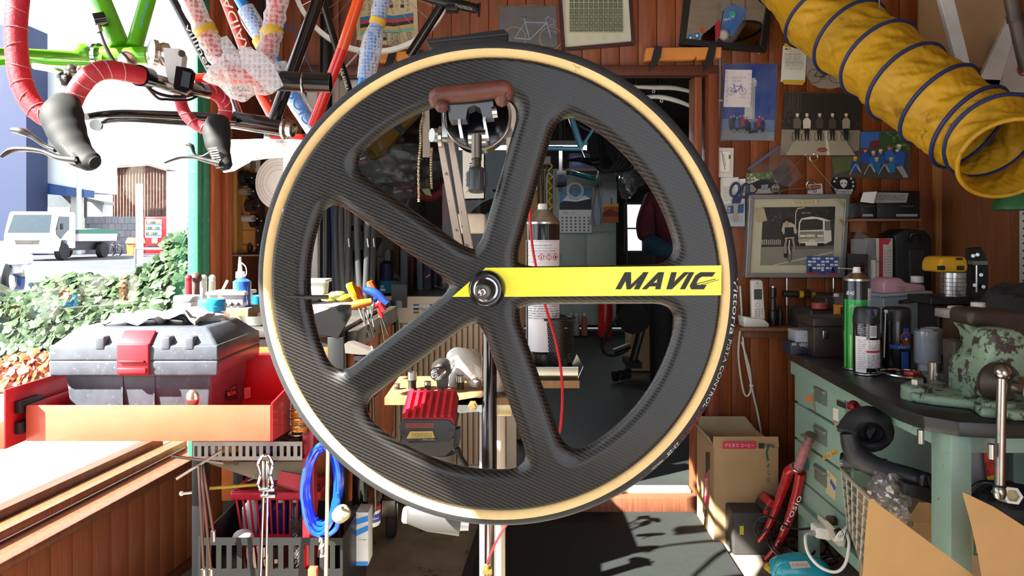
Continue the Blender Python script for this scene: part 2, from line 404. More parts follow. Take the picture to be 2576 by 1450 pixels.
for i in range(28):
    xa = k0+.042+(k1-k0-.084)*i/28
    o = part(leaf,'rib',MB().cyl((xa+.012,W+.048,.172),(xa+.012,W+.048,zr-.112),.0105,n=8),M('#c0ae95',.6,var=.1)) if i == 0 else bpy.data.objects.new('rib',o.data)
    if i: COL.objects.link(o); o.parent = leaf; o.location.x = (k1-k0-.084)*i/28
# inner room
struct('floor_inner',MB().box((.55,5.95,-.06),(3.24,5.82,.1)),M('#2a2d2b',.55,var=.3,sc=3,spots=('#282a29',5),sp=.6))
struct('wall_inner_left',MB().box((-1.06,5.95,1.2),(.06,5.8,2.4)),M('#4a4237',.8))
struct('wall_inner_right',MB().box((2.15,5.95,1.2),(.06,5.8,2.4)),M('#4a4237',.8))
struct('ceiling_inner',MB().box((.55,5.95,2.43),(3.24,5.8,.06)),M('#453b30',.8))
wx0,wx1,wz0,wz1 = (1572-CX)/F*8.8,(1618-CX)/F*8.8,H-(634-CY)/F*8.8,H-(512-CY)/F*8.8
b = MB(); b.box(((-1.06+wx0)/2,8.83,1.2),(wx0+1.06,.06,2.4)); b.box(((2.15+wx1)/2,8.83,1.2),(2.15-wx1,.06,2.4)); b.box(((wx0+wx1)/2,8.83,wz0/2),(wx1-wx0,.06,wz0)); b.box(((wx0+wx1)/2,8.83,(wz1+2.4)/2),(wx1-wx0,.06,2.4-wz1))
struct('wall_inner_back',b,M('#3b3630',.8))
wi = struct('window_2',MB().box(((wx0+wx1)/2,8.81,(wz0+wz1)/2-.01),(wx1-wx0+.02,.03,.02)),BLACK)
for x in (wx0,wx1): part(wi,'frame_bar',MB().box((x,8.81,(wz0+wz1)/2),(.03,.04,wz1-wz0)),BLACK)
for z in (wz0,wz1): part(wi,'frame_bar',MB().box(((wx0+wx1)/2,8.81,z),(wx1-wx0,.04,.03)),BLACK)
part(wi,'pane',MB().box(((wx0+wx1)/2,8.83,(wz0+wz1)/2),(wx1-wx0,.004,wz1-wz0)),GLASS)
mat_ = T('door_mat','large dark green floor mat in front of the doorway with a black edge','mat')
mp = [PZ(1232,1290,.012),PZ(1748,1292,.012),PZ(1858,1470,.012),PZ(1178,1470,.012)]
part(mat_,'pile',MB().prism(mp,(0,0,-.008)),M('#0c130f',.95,var=.3,sc=60,bump=.5))
c_ = sum(mp,V((0,0,0)))/4
for a,e in ((0,1),(1,2),(3,0)):
    n_ = ((mp[a]+mp[e])/2-c_); n_.z = 0; n_ = n_.normalized()*.03
    part(mat_,'edging',MB().prism([mp[a],mp[e],mp[e]+n_,mp[a]+n_],(0,0,-.008)),RUBBER)

# ================================================================ the street outside the window
def gz(d): return .0063*d-.01
def GP(x,d): q = P(x,600,d); q.z = gz(d); return q
def strip(name,d0,d1,mat,dz=0.0,x0=-60,x1=-1.28):
    m = MB(); m.add([V((x0,d0,gz(d0)+dz)),V((x1 if d0 < 6 else x1,d0,gz(d0)+dz)),V((x1,d1,gz(d1)+dz)),V((x0,d1,gz(d1)+dz))],[(0,1,2,3)])
    return struct(name,m,mat)
strip('ground',-12,120,M('#3b3e46',.9,var=.15,sc=2,bump=.1,bsc=60))
strip('pavement',-3,6.2,M('#b9b5ad',.9,var=.12,sc=2),.006)
strip('sunlit_road_strip',14.0,20.5,M('#d9d9d9',.8,var=.05),.006,-30,-4)  # pale strip over the asphalt, sunlit glare put into its colour
# ivy bank
LEAF1 = M('#34472a',.3,var=.35,sc=3,rnd=.3); LEAF2 = M('#7d4520',.4,var=.3,sc=3,rnd=.3)
hedge = T('ivy_hedge','ivy covered bank with glossy green leaves along the pavement outside','hedge')
hx0,hx1,hd = -4.6,-2.0,4.9
def leaf_pts(c,s,n,tw):
    x,y,z = frame(n); r_ = Matrix.Rotation(tw,3,z); x = r_@x; y = r_@y
    out = [(0,-.55),(.42,-.45),(.55,0),(.25,.15),(0,.7),(-.25,.15),(-.55,0),(-.42,-.45)]
    return [c+z*.10*s]+[c+(x*a+y*b_)*s for a,b_ in out]
LF = [(0,i,i % 8+1) for i in range(1,9)]
def hz(x): return .80+.12*math.sin(x*2.1)+.06*math.sin(x*7)+(.12 if x > -2.6 else 0)
part(hedge,'bank',MB().sheet([[V((x,hd+.25+.5*t+.05*math.sin(x*9+t*7),gz(5)+hz(x)*.93*t*(1 if t < 1 else 1))) for x in [hx0+(hx1-hx0)*i/24 for i in range(25)]] for t in (0,.35,.7,1)],.25,(0,1,0)),M('#2c3320',.9,var=.4,sc=14,bump=.8))
def leafspot(r):
    x = r.uniform(hx0,hx1); t = r.random()**.85; z = gz(5)+hz(x)*t*1.03
    c = V((x,hd+.2+.5*t-r.uniform(0,.12),z)); n = V((r.gauss(0,.5),-1+.5*t,.35+.6*r.random())).normalized()
    return c,n,(x < -3.2 and t < .35 and r.random() < .85)  # low leaves toward one end take the orange-brown colour
rl = random.Random(3); lmesh = {}
for is_orange in (0,1):
    lmesh[is_orange] = MB().add(leaf_pts(V((0,0,0)),1.0,V((0,0,1)),0),LF)
    lmesh[is_orange] = mesh_of('ivy_leaf',lmesh[is_orange],LEAF2 if is_orange else LEAF1,deg=60)
    lmesh[is_orange].parent = hedge
hl = hedge.location
for i in range(280):
    c,n,is_orange = leafspot(rl); c.y -= .07
    o = bpy.data.objects.new('ivy_leaf',lmesh[int(is_orange)].data); COL.objects.link(o); o.parent = hedge
    o.location = c-hl; o.rotation_mode = 'QUATERNION'; o.rotation_quaternion = n.to_track_quat('Z','Y')@Quaternion((0,0,1),rl.uniform(0,6.3)); s_ = rl.uniform(.055,.085); o.scale = (s_,s_,s_)
for q in lmesh.values(): bpy.data.objects.remove(q)
for is_orange,nm in ((0,LEAF1),(1,LEAF2)):
    m = MB()
    for i in range(9000):
        c,n,dd = leafspot(rl)
        if int(dd) == is_orange: m.add(leaf_pts(c,rl.uniform(.04,.075),n,rl.uniform(0,6.3)),LF)
    part(hedge,'ivy_leaves',m,nm,'orange-brown leaves' if is_orange else None,60,True)
# dump truck
TX0,TX1,TD = -18.30,-16.58,26.5
WP = M('#e9eaec',.3,var=.03,cc=.4); TG = M('#1d2a33',.1,var=.1,cc=.5)
def TP(u,v,z): return V((TX1+(TX0-TX1)*u,TD+v,gz(TD)+z))   # u: 0 kerb side .. 1 far side, v: metres behind the nose
tr = T('dump_truck','white flatbed truck with green tarpaulin parked before the blue building','truck',TP(.5,2,0))
cab = [(0,.35),(0,.95),(.28,1.72),(.40,1.80),(1.35,1.80),(1.42,1.70),(1.42,.45),(.98,.45),(.9,.75),(.55,.75),(.45,.35)]
part(tr,'cab',MB().prism([TP(0,v,z) for v,z in cab],TP(1,0,0)-TP(0,0,0)),WP)
part(tr,'windscreen',MB().prism([TP(u,v-.012,z) for u,v,z in ((.06,.03,1.02),(.94,.03,1.02),(.90,.275,1.68),(.10,.275,1.68))],(0,-.01,.004)),TG)
part(tr,'side_window',MB().prism([TP(-.004,v,z) for v,z in ((.25,.98),(.22,1.15),(.40,1.62),(1.0,1.62),(1.0,1.15),(.75,1.0),(.5,.80))],(.02,0,0)),TG)
part(tr,'bumper',MB().prism([TP(u,-.05,z) for u,z in ((-.02,.28),(1.02,.28),(1.02,.52),(-.02,.52))],(0,.12,0)),WP)
part(tr,'grille',MB().prism([TP(u,-.02,z) for u,z in ((.28,.60),(.75,.60),(.78,.76),(.25,.76))],(0,.03,0)),DSTEEL)
for u in (.10,.90): part(tr,'headlamp',MB().prism([TP(u+a,-.025,z) for a,z in ((-.1,.56),(.1,.56),(.1,.76),(-.1,.70))],(0,.03,0)),M('#b9c3cc',.15,cc=.6))
part(tr,'bed',MB().prism([TP(.0,v,z) for v,z in ((1.65,.70),(4.35,.70),(4.35,1.02),(1.65,1.02))],TP(1,0,0)-TP(0,0,0)),WP)
part(tr,'tarpaulin',MB().prism([TP(-.02,v,z) for v,z in ((1.6,1.0),(4.4,1.0),(4.4,1.12),(3,1.2),(1.6,1.14))],(TP(1,0,0)-TP(0,0,0))*1.04),M('#3f7a63',.6))
part(tr,'chassis',MB().prism([TP(.12,v,z) for v,z in ((.4,.35),(4.2,.35),(4.2,.68),(.4,.68))],(TP(1,0,0)-TP(0,0,0))*.75),BLACK)
part(tr,'crane_post',MB().prism([TP(.1,v,z) for v,z in ((1.45,.4),(1.62,.4),(1.62,1.75),(1.45,1.75))],(TP(1,0,0)-TP(0,0,0))*.2),REDP,'red lifting arm behind the cab')
for v in (.72,3.4):
    for u in (0,.86):
        wv = part(tr,'wheel',MB().lathe([(.12,-.02),(.3,-.02),(.33,.04),(.33,.18),(.1,.2)],TP(u,v,.33)+V((.01,0,0)),(-1,0,0),20),RUBBER)
        part(wv,'rim',MB().lathe([(0,0),(.06,-.03),(.1,-.01),(.19,-.035),(.2,.0)],TP(u,v,.33)+V((.02,0,0)),(1,0,0),16),M('#b8bcc2',.35,.7))
part(tr,'mirror',MB().box(TP(-.08,.35,1.25),(.1,.05,.22),None,.01),BLACK)
def facade(name,label,cat,x0,x1,y0,y1,d,t,col,group=None):
    r = T(name,label,cat); part(r,'wall',MB().pb(x0,y0,x1,y1,d,t),M(col,.7,var=.06,sc=.5)); return r
def winp(r,x0,y0,x1,y1,d,col='#7f9fb6',fr='#dfe3e6'):
    o = part(r,'window',MB().pb(x0,y0,x1,y1,d-.06,.12),M(fr,.5,var=.04)); part(o,'pane',MB().pb(x0+2,y0+2,x1-2,y1-2,d-.075,.03),M(col,.08,var=.1,cc=.5))
r = facade('blue_building','dark blue rendered building beside the truck yard','building',-160,66,62,652,32.5,1.5,'#18264a')
winp(r,8,520,34,640,33,'#3a4656')
for i,x in enumerate((-20,24)): part(r,'downpipe',MB().cyl(P(x,80,32.9),P(x,640,32.9),.05,n=8),M('#33487a',.6))
r = facade('workshop_building','white workshop building with a blue canopy band and an open bay','building',66,214,175,482,34.6,2.8,'#e6e9ee')
part(r,'canopy',MB().pp([(64,452),(213,478),(213,497),(64,484)],34.2,.8),M('#24487f',.6,var=.05))
part(r,'bay_pier',MB().pb(66,484,80,655,34.6,.5),M('#c9c4b8',.7)); part(r,'bay_pier',MB().pb(178,492,196,655,34.6,.5),M('#c9c4b8',.7))
part(r,'bay_back',MB().pb(66,484,214,655,37.2,.2),M('#4b5158',.8))
part(r,'pale_sash',MB().pb(112,522,176,562,37.0,.1),M('#aeb8bd',.5)); part(r,'drain_pipe',MB().cyl(P(199,420,34.1),P(199,655,34.1),.11,n=8),M('#c6cfdd',.5))
for x,y in ((84,195),(112,195),(140,200),(84,225)): winp(r,x,y,x+20,y+24,35)
part(r,'side_fin',MB().pb(182,416,194,478,34.7,.3),M('#41578c',.6))
r = facade('apartment_block','pale apartment block far behind the rooftops','building',214,476,298,640,70,8,'#e8eaf0')
for i in range(5):
    for jx in range(6): winp(r,236+jx*38,310+i*26,252+jx*38,320+i*26,70,'#b9cbe0')
shed = T('rusted_shed','brown rusted corrugated iron shed above a block wall','shed')
part(shed,'wall',MB().pp([(260,418),(372,414),(416,428),(416,645),(262,645)],41,1),M('#6a4a40',.8,var=.35,sc=.8,spots=('#8b7468',.9),sp=.5))
part(shed,'roof',MB().pp([(254,420),(372,411),(420,426),(420,431),(372,417),(254,426)],40.7,1.6),M('#5d4b46',.7))
for i in range(20): o = part(shed,'corrugation',MB().cyl(P(266+i*7.6,424,40.97),P(266+i*7.6,545,40.97),.045,n=6),M('#75544a',.8,var=.35,sc=2,rnd=.15))
bw = struct('wall_street',MB().pb(216,545,430,648,36.5,.3),M('#8e9098',.9))
for ry in range(6):
    for rx in range(15):
        x = 217+rx*16+(8 if ry % 2 else 0); mb_ = MB().pb(x+.4,546+ry*17+.4,x+15.6,546+ry*17+16.6,36.42,.1)
        if x < 415: part(bw,'brick',mb_,M('#96979f',.9,rnd=.1))
r = facade('lean_to','small white lean to building with a tiled porch roof','building',214,258,422,642,38.6,1,'#dfe3ea'); winp(r,218,432,228,498,38.6); part(r,'porch_roof',MB().pp([(200,494),(262,508),(262,516),(200,504)],37.7,1),M('#a9a49c',.7))
part(r,'porch_back',MB().pb(200,514,262,546,38.8,.5),M('#5a5f6b',.8))
pole = T('utility_post','plain white concrete post standing at the kerb','post'); part(pole,'shaft',MB().cyl(P(351,682,15),P(351,463,15),.07,.062,14),M('#e6e6e6',.6))
part(pole,'foot',MB().box(GP(351,15)+V((0,0,.02)),(.24,.24,.04)),M('#b5b5b5',.8))
solo('white_hoarding','tall white panel fence beside the red vending machine','hoarding',MB().pb(419,432,461,640,35,.4),M('#e8e6e6',.6))
for lab,x0,x1,col,d in (('red drinks vending machine by the kerb post',362,418,'#c8141d',35),('pale blue drinks vending machine behind the white panel fence',460,500,'#b9c6dc',36)):
    vm = T('vending_machine',lab,'vending machine',None,'drinks machines over the road'); part(vm,'case',MB().pb(x0,547,x1,643,d,.8,.03),M(col,.35))
    part(vm,'display',MB().pb(x0+3,553,x1-12,598,d-.02,.05),M('#dfe6ec',.3))
    for ry in range(3):
        part(vm,'shelf_strip',MB().pb(x0+4,563+ry*14,x1-13,566+ry*14,d-.05,.04),M('#4d7fb4',.4))
        for i in range(8): part(vm,'sample_can',MB().cyl(P(x0+6+i*4.4,563+ry*14,d-.05),P(x0+6+i*4.4,556+ry*14,d-.05),.033,n=8),M(('#b8472f','#d9a441','#3f6db0','#e7e7e7','#5a8a4a')[(i*3+ry) % 5],.4))
    part(vm,'coin_panel',MB().pb(x0+20,600,x1-22,612,d-.02,.04),M('#d5dade',.4)); part(vm,'pickup_flap',MB().pb(x0+8,618,x1-20,626,d-.03,.05),BLACK)
for lab,x in (('orange recycling bin with a pale lid by the block wall',318),('second orange recycling bin half hidden by the post',334)):
    rb = T('recycling_bin',lab,'bin',None,'bins by the vending machines'); part(rb,'body',MB().pp([(x,612),(x+18,612),(x+16,642),(x+2,642)],33+(x-318)*.04,.3),M('#d9742a',.5)); part(rb,'lid',MB().pp([(x-2,608),(x+3,598),(x+16,598),(x+20,608),(x+20,613),(x-2,613)],32.95+(x-318)*.04,.42),M('#e79a61',.5))
rail = T('pipe_railing','low grey pipe railing standing at the kerb','railing')
for x in (341,425): part(rail,'post',MB().cyl(P(x,678,14.2),P(x,624,14.2),.03,n=8),M('#77777c',.5,.4))
for y in (626,667): part(rail,'rail',MB().cyl(P(341,y,14.2),P(425,y,14.2),.024,n=8),M('#77777c',.5,.4))
bk = T('parked_bicycle','dark city bicycle parked behind the truck','bicycle')
for x in (279,296): part(bk,'tyre',MB().torus(P(x,630,32),(.35,1,0),.24,.03,24,6),BLACK)
part(bk,'frame',MB().tube([P(279,630,32),P(284,612,32),P(293,612,32),P(296,630,32)],.03,6),M('#4b4450',.4)); part(bk,'saddle',MB().box(P(284,605,32),(.12,.2,.07),None,.02),BLACK); part(bk,'basket',MB().pp([(277,588),(296,588),(293,606),(280,606)],32,.25),M('#55505a',.6))
sc = T('delivery_scooter','white scooter at the kerb, cut off by the picture edge beyond the hedge','scooter')
part(sc,'body',MB().tube(sm([P(-30,660,9),P(0,640,9),P(25,650,9),P(38,690,9)]),[.10,.16,.17,.08],12),M('#e9eaf0',.3,cc=.4)); part(sc,'seat',MB().tube(sm([P(-25,632,9),P(5,628,9),P(24,640,9)]),[.07,.10,.06],10),M('#4c4a58',.5)); part(sc,'tail_box',MB().pb(-4,640,46,668,8.85,.3,.03),M('#d4d4da',.4))
part(sc,'tyre',MB().torus(P(30,704,9),(1,.15,0),.2,.06,24,8),BLACK); part(sc,'fender',MB().tube(sm([P(14,690,9),P(28,672,9),P(44,690,9)]),.05,8),M('#3a64b5',.4))
# ================================================================ the carbon wheel held in the work stand
def carbon(name,ang=.4,cell=.0016,lo='#050505',hi='#2e2824'):
    mt = bpy.data.materials.new(name); mt.use_nodes = True; nt = mt.node_tree; L = nt.links; bs = nt.nodes['Principled BSDF']
    tc = N(nt,'ShaderNodeTexCoord'); mp = N(nt,'ShaderNodeMapping'); L.new(tc.outputs['Object'],mp.inputs[0]); mp.inputs['Rotation'].default_value = (0,ang,0); mp.inputs['Scale'].default_value = (1/cell,)*3
    sx = N(nt,'ShaderNodeSeparateXYZ'); L.new(mp.outputs[0],sx.inputs[0])
    fu = mathn(nt,'FLOOR',sx.outputs[0]); fv = mathn(nt,'FLOOR',sx.outputs[2])
    k = mathn(nt,'LESS_THAN',mathn(nt,'FLOORED_MODULO',mathn(nt,'ADD',fu,fv),4.0),1.6)
    gu = mathn(nt,'PINGPONG',sx.outputs[0],.5); gv = mathn(nt,'PINGPONG',sx.outputs[2],.5)
    hgt = mathn(nt,'MULTIPLY',mathn(nt,'SMOOTH_MIN',gu,gv,.2),2)
    nz = N(nt,'ShaderNodeTexNoise'); nz.inputs['Scale'].default_value = 14; nz.inputs['Detail'].default_value = 6; L.new(tc.outputs['Object'],nz.inputs[0])
    mx = N(nt,'ShaderNodeMix',data_type='RGBA'); L.new(k,mx.inputs['Factor']); mx.inputs['A'].default_value = (*lin(lo),1); mx.inputs['B'].default_value = (*lin(hi),1)
    m2 = N(nt,'ShaderNodeMix',data_type='RGBA',blend_type='MULTIPLY'); m2.inputs['Factor'].default_value = .55; L.new(mx.outputs['Result'],m2.inputs['A']); L.new(nz.outputs[0],m2.inputs['B'])
    L.new(m2.outputs['Result'],bs.inputs['Base Color']); bs.inputs['Roughness'].default_value = .36; bs.inputs['Specular IOR Level'].default_value = .35; bs.inputs['Coat Weight'].default_value = .22; bs.inputs['Coat Roughness'].default_value = .12
    bp = N(nt,'ShaderNodeBump'); bp.inputs['Strength'].default_value = .35; bp.inputs['Distance'].default_value = .0006
    L.new(mathn(nt,'MULTIPLY',mathn(nt,'ADD',k,.3),hgt),bp.inputs['Height']); L.new(bp.outputs[0],bs.inputs['Normal']); return mt
CARBON = carbon('carbon_twill')
th,ph = math.radians(8),math.radians(2.4)
ex = V((math.cos(th),-math.sin(th),0)); en0 = V((-math.sin(th),-math.cos(th),0))
ez = (V((0,0,1))*math.cos(ph)+en0*math.sin(ph)).normalized(); en = ex.cross(ez).normalized()
WC = P(1227,720,1.012)
def WP3(u,v,n=0): return WC+ex*u+ez*v+en*n
WT = .0125; A0 = math.radians(1.2)
wheel = T('racing_wheelset','five spoke black carbon racing wheel with tan walled tyre and yellow flash','wheel',WP3(0,-.334))
g = .0021; n_ = int(.335/g)
xs = (np.arange(-n_,n_+1)*g); UU,VV = np.meshgrid(xs,xs,indexing='ij')
def smin(a,b,k):
    h = np.clip(.5+.5*(b-a)/k,0,1); return b*(1-h)+a*h-k*h*(1-h)
def wsdf(u,v):
    r = np.hypot(u,v); ring = np.abs(r-.2985)-.0425      # .256 .. .341
    s = np.full_like(u,9.)
    for i in range(5):
        a = A0+i*2*PI/5; al = u*np.cos(a)+v*np.sin(a); pe = -u*np.sin(a)+v*np.cos(a)
        q = np.maximum(np.abs(pe)-.0262,np.maximum(-al,al-.30)); s = np.minimum(s,q)
    hub = r-.044
    s = smin(s,hub,.03)
    return smin(s,ring,.034)
def wthick(u,v):
    d = np.clip(-wsdf(u,v),0,None); w_ = .0165
    h = WT*np.sqrt(np.clip(1-(1-np.clip(d/w_,0,1))**2,0,1))
    r = np.hypot(u,v); o = np.clip((.3115-r)/.005,0,1); return h*np.sqrt(1-(1-o)**2)
def sd2(u,v): return np.maximum(wsdf(u,v),np.hypot(u,v)-.3115)
SD = sd2(UU,VV); ins = SD < 0
e_ = 1e-4; GX = (sd2(UU+e_,VV)-SD)/e_; GY = (sd2(UU,VV+e_)-SD)/e_
cell = ins[:-1,:-1].astype(int)+ins[1:,:-1]+ins[:-1,1:]+ins[1:,1:]; keep = cell > 0
idx = -np.ones(SD.shape,int); used = np.zeros(SD.shape,bool)
for di in (0,1):
    for dj in (0,1): used[di:SD.shape[0]-1+di,dj:SD.shape[1]-1+dj] |= keep
idx[used] = np.arange(used.sum())
u_,v_,s_,gx,gy = UU[used],VV[used],SD[used],GX[used],GY[used]
gl = np.maximum(np.hypot(gx,gy),.3); out = s_ >= 0
for _ in range(3):
    u_ = np.where(out,u_-s_*gx/gl**2,u_); v_ = np.where(out,v_-s_*gy/gl**2,v_); s_ = np.where(out,sd2(u_,v_),s_)
hh = np.where(out,0,wthick(u_,v_))
base = np.array(WC); EX,EZ,EN = np.array(ex),np.array(ez),np.array(en)
pl_ = base+u_[:,None]*EX+v_[:,None]*EZ
nv = len(u_); back = np.where(out,np.arange(nv),nv+np.cumsum(~out)-1)
vs = np.vstack([pl_+hh[:,None]*EN,(pl_-hh[:,None]*EN)[~out]])
ii,jj = np.nonzero(keep)
qa = np.stack([idx[ii,jj],idx[ii+1,jj],idx[ii+1,jj+1],idx[ii,jj+1]],1)
m = MB(); m.v = [V(q) for q in vs]; m.f = [tuple(q) for q in qa.tolist()]+[tuple(q[::-1]) for q in back[qa].tolist()]; m.m = [0]*len(m.f)
part(wheel,'carbon_frame',m,CARBON,'black woven carbon rim and spokes',70)
RT,rt = .3208,.0128
def tp(phi,al,lift=0.0):
    r = RT+(rt+lift)*math.cos(al); return WP3(r*math.cos(phi),r*math.sin(phi),(rt+lift)*math.sin(al))
def ringstrip(a0,a1,k,lift=0.0,n=180):
    return MB().add([tp(2*PI*i/n,a0+(a1-a0)*j/k,lift) for i in range(n) for j in range(k+1)],
                    [(i*(k+1)+j,i*(k+1)+j+1,((i+1) % n)*(k+1)+j+1,((i+1) % n)*(k+1)+j) for i in range(n) for j in range(k)])
rd = math.radians
part(wheel,'tyre_tread',ringstrip(rd(-86),rd(86),14),M('#232428',.7,var=.25,sc=20),None,60)
TAN = M('#e8c588',.7,var=.10,sc=10,spots=('#7d5a2c',55),sp=.66,bump=.15,bsc=200)
part(wheel,'sidewall',ringstrip(rd(86),rd(172),8,-.0002),TAN,'tan front sidewall',60)
part(wheel,'sidewall',ringstrip(rd(-172),rd(-86),8,-.0002),TAN,'tan rear sidewall',60)
def tyretext(t,ph0,L,ht,al0,col):
    vs,fs = text_mesh(t,.15)
    return MB().add([tp(ph0-L*(q.x+.5)/RT,al0-q.y*ht/rt,.0003) for q in vs],fs)
lt = M('#d9d6d0',.6); rtx = M('#b3242c',.6)
for t,ph0,L,col,ht in (('Vittoria',2.5,.072,lt,.0085),('PISTA CONTROL',-11.5,.095,lt,.0068),('CHRONO  23',-29.5,.045,rtx,.0058),('23-28"',-38.5,.026,lt,.0068),('700x23c',-44,.02,lt,.004)):
    part(wheel,'tyre_lettering',tyretext(t,rd(ph0),L,ht,rd(48),col),col,None,None)
FR = plane(WP3(0,0,WT),en)
a = Art(FR); YEL = M('#fff020',.35,var=.03,cc=.3)
dec = MB().prism([FR(x,y,.0006) for x,y in ((1138,747),(1222,674),(1400,673),(1600,671),(1815,668),(1814,743),(1600,744.5),(1400,746),(1300,747))],en*-.0018)
flash = part(wheel,'yellow_flash',dec,YEL,None,None)
a = Art(FR,.0002); a.k = 6
vs,fs = text_mesh('MAVIC',.32)
a = Art(FR,.0002); a.k = 6; a._c(CARBON)
def mav(pts):                                               # heavy slanted capitals
    a.poly('#141210',[(x+(728-y)*.55,y) for x,y in pts])
def caps(x,s):
    for p in s: mav([(x+q[0],728-43*q[1]) for q in p])
caps(1548,[[(0,0),(14,0),(14,1),(0,1)],[(0,1),(16,1),(33,.28),(28,.0)],[(28,0),(33,.28),(48,1),(60,1),(38,0)],[(46,0),(60,0),(60,1),(46,1)]])
caps(1614,[[(0,0),(13,0),(33,1),(18,1)],[(34,0),(47,0),(33,1),(20,1)],[(9,.17),(40,.17),(36,.38),(15,.38)]])
caps(1662,[[(3,1),(17,1),(28,0),(14,0)],[(14,0),(28,0),(48,1),(35,1)]])
caps(1710,[[(0,0),(13,0),(13,1),(0,1)]])
caps(1730,[[(8,1),(46,1),(44,.74),(17,.74)],[(0,.8),(8,1),(18,.74),(13,.62)],[(0,.2),(0,.8),(13,.62),(13,.38)],[(8,0),(0,.2),(13,.38),(17,.26)],[(8,0),(17,.26),(42,.26),(40,0)]])
art(wheel,'lettering',a)
a = Art(FR,.0002); a.k = 8
a.line('#1a1a1a',[(1745,716),(1800,702)],1.6).line('#1a1a1a',[(1752,720),(1808,704)],1.2)
art(wheel,'scuff_mark',a)
HUBN = M('#101013',.25,var=.1,cc=.6)
part(wheel,'hub_flange',MB().lathe([(.0,.010),(.024,.010),(.0255,.014),(.0245,.022),(.021,.026),(.019,.0262),(.019,.024),(.014,.024),(.014,.034),(.0125,.036),(.009,.036)],WP3(.002,-.002),en,40),HUBN)
hb = part(wheel,'hub_cap',MB().lathe([(.0152,.0262),(.0165,.027),(.0165,.028),(.0148,.0285),(.0145,.0262)],WP3(.002,-.002),en,32),CHROME)
ax_ = part(wheel,'axle',MB().lathe([(.0085,.03),(.0085,.045),(.0105,.046),(.0105,.052),(.009,.053),(.0055,.053),(.0055,.050),(0,.050)],WP3(.002,-.002),en,24),DSTEEL)
part(ax_,'bolt',MB().lathe([(.0052,.049),(.0052,.055),(.004,.0555),(.0034,.0555),(.003,.052),(0,.052)],WP3(.002,-.002),en,6),CHROME)
part(wheel,'rear_axle',MB().lathe([(.024,-.008),(.024,-.022),(.010,-.03),(.010,-.06),(0,-.06)],WP3(0,0),en,24),HUBN)
a = Art(plane(WP3(0,0,WT-.0016),en),.0002)
a.poly('#d8d8d8',[(711,526),(722,523),(724,528),(712,575),(705,573)]).poly('#1a1a1a',[(713,528),(719,527),(717,536),(711,548)])
a.lines('#4a4a4a',708,545,717,570,6,.8)
art(wheel,'rim_sticker',a)
a = Art(plane(WP3(0,0,WT-.003),en),.0002)
a.poly(M('#151517',.2,var=.1,cc=.5),[(722,707),(771,706),(775,785),(729,792)])
art(wheel,'tape_patch',a)
part(wheel,'valve_stem',MB().cyl(P(722,745,1.03),P(768,748,1.03),.0016,n=8).cyl(P(768,748,1.03),P(826,748,1.03),.0032,n=10),DSTEEL)
a = Art(plane(WP3(0,0,WT+.0002),en),.0002)
# ---------------------------------------------------------------- work stand
stand = T('work_stand','cream painted bicycle work stand with the clamp that holds the carbon wheel','work stand',V(((1248-CX)/F*1.5,1.5,0)))
SP_ = M('#ddd0bc',.4,var=.08,spots=('#7f5a3a',50),sp=.68,cc=.3)
px_ = (1250-CX)/F*1.5
part(stand,'base_plate',MB().box((px_,1.5,.012),(.36,.4,.024),None,.006),SP_)
part(stand,'column',MB().cyl((px_,1.5,.02),(px_,1.5,H-(600-CY)/F*1.5),.0172,n=20),SP_,'cream enamel')
part(stand,'tube',MB().cyl(P(1231,1240,1.44),P(1231,838,1.44),.0148,n=20),BLKG,'glossy black')
part(stand,'tube',MB().cyl(P(1231,1530,1.44),P(1231,1240,1.44),.010,n=16),CHROME,'chrome')
part(stand,'rail',MB().pb(1206,1020,1222,1600,1.47,.02,.002),M('#cfc8c2',.4,.3))
part(stand,'lug',MB().pb(1142,537,1222,588,1.45,.06,.008),SP_)
cb = part(stand,'clamp_bracket',MB().pb(1216,1000,1290,1050,1.455,.06,.006),M('#c3b48d',.35,.8,var=.2))
part(cb,'strap',MB().prism([P(1125,1012,1.44),P(1200,1000,1.44),P(1216,1002,1.44),P(1216,1040,1.44),P(1200,1036,1.44),P(1125,1044,1.44)],(0,.006,0)),STEEL)
part(cb,'bolt',MB().lathe([(.010,0),(.010,.005),(.006,.006),(.006,.014),(0,.015)],P(1190,1020,1.44),(0,-1,0),6),M('#a48d5c',.35,.8))
part(cb,'saddle',MB().pb(1242,996,1300,1004,1.45,.07,.002),DSTEEL)
ARM = M('#d9c6b4',.5,var=.1,spots=('#7a5a45',60),sp=.6)
for q in (((1098,345),(1112,345),(1168,640),(1148,640)),((1126,352),(1140,350),(1192,640),(1172,640))):
    part(stand,'arm',MB().pp(q,1.16,.022),ARM,'chipped cream flat bar')
part(stand,'pivot',MB().cyl(P(1086,340,1.15),P(1140,345,1.17),.011,n=14).cyl(P(1104,345,1.15),P(1112,345,1.15),.017,n=14),STEEL)
part(stand,'pivot_link',MB().pp([(1110,270),(1122,272),(1126,345),(1112,345)],1.12,.012),STEEL)
part(stand,'head_plate',MB().pp([(1120,318),(1275,300),(1295,340),(1240,356),(1125,356)],1.15,.012),M('#a9a29a',.4,.6))
part(stand,'clamp_cup',MB().lathe([(.052,0),(.052,-.06),(.048,-.06),(.046,-.01),(0,-.01)],P(1200,292,1.125),(0,-1,0),36),BLKG)
part(stand,'cup_rim',MB().torus(P(1200,292,1.122),(0,1,0),.0505,.0025,40,8),STEEL)
LEA = M('#5c3024',.5,var=.45,sc=20,bump=.3)
jw = part(stand,'jaw_pad',MB().tube(sm([P(1098,268,.995),P(1096,250,.995),P(1108,240,.995),P(1180,234,.993),P(1262,224,.99),P(1276,232,.992),P(1276,250,.995)]),[.007,.010,.0125,.0125,.0125,.012,.008],12),LEA,'brown leather jaw cover')
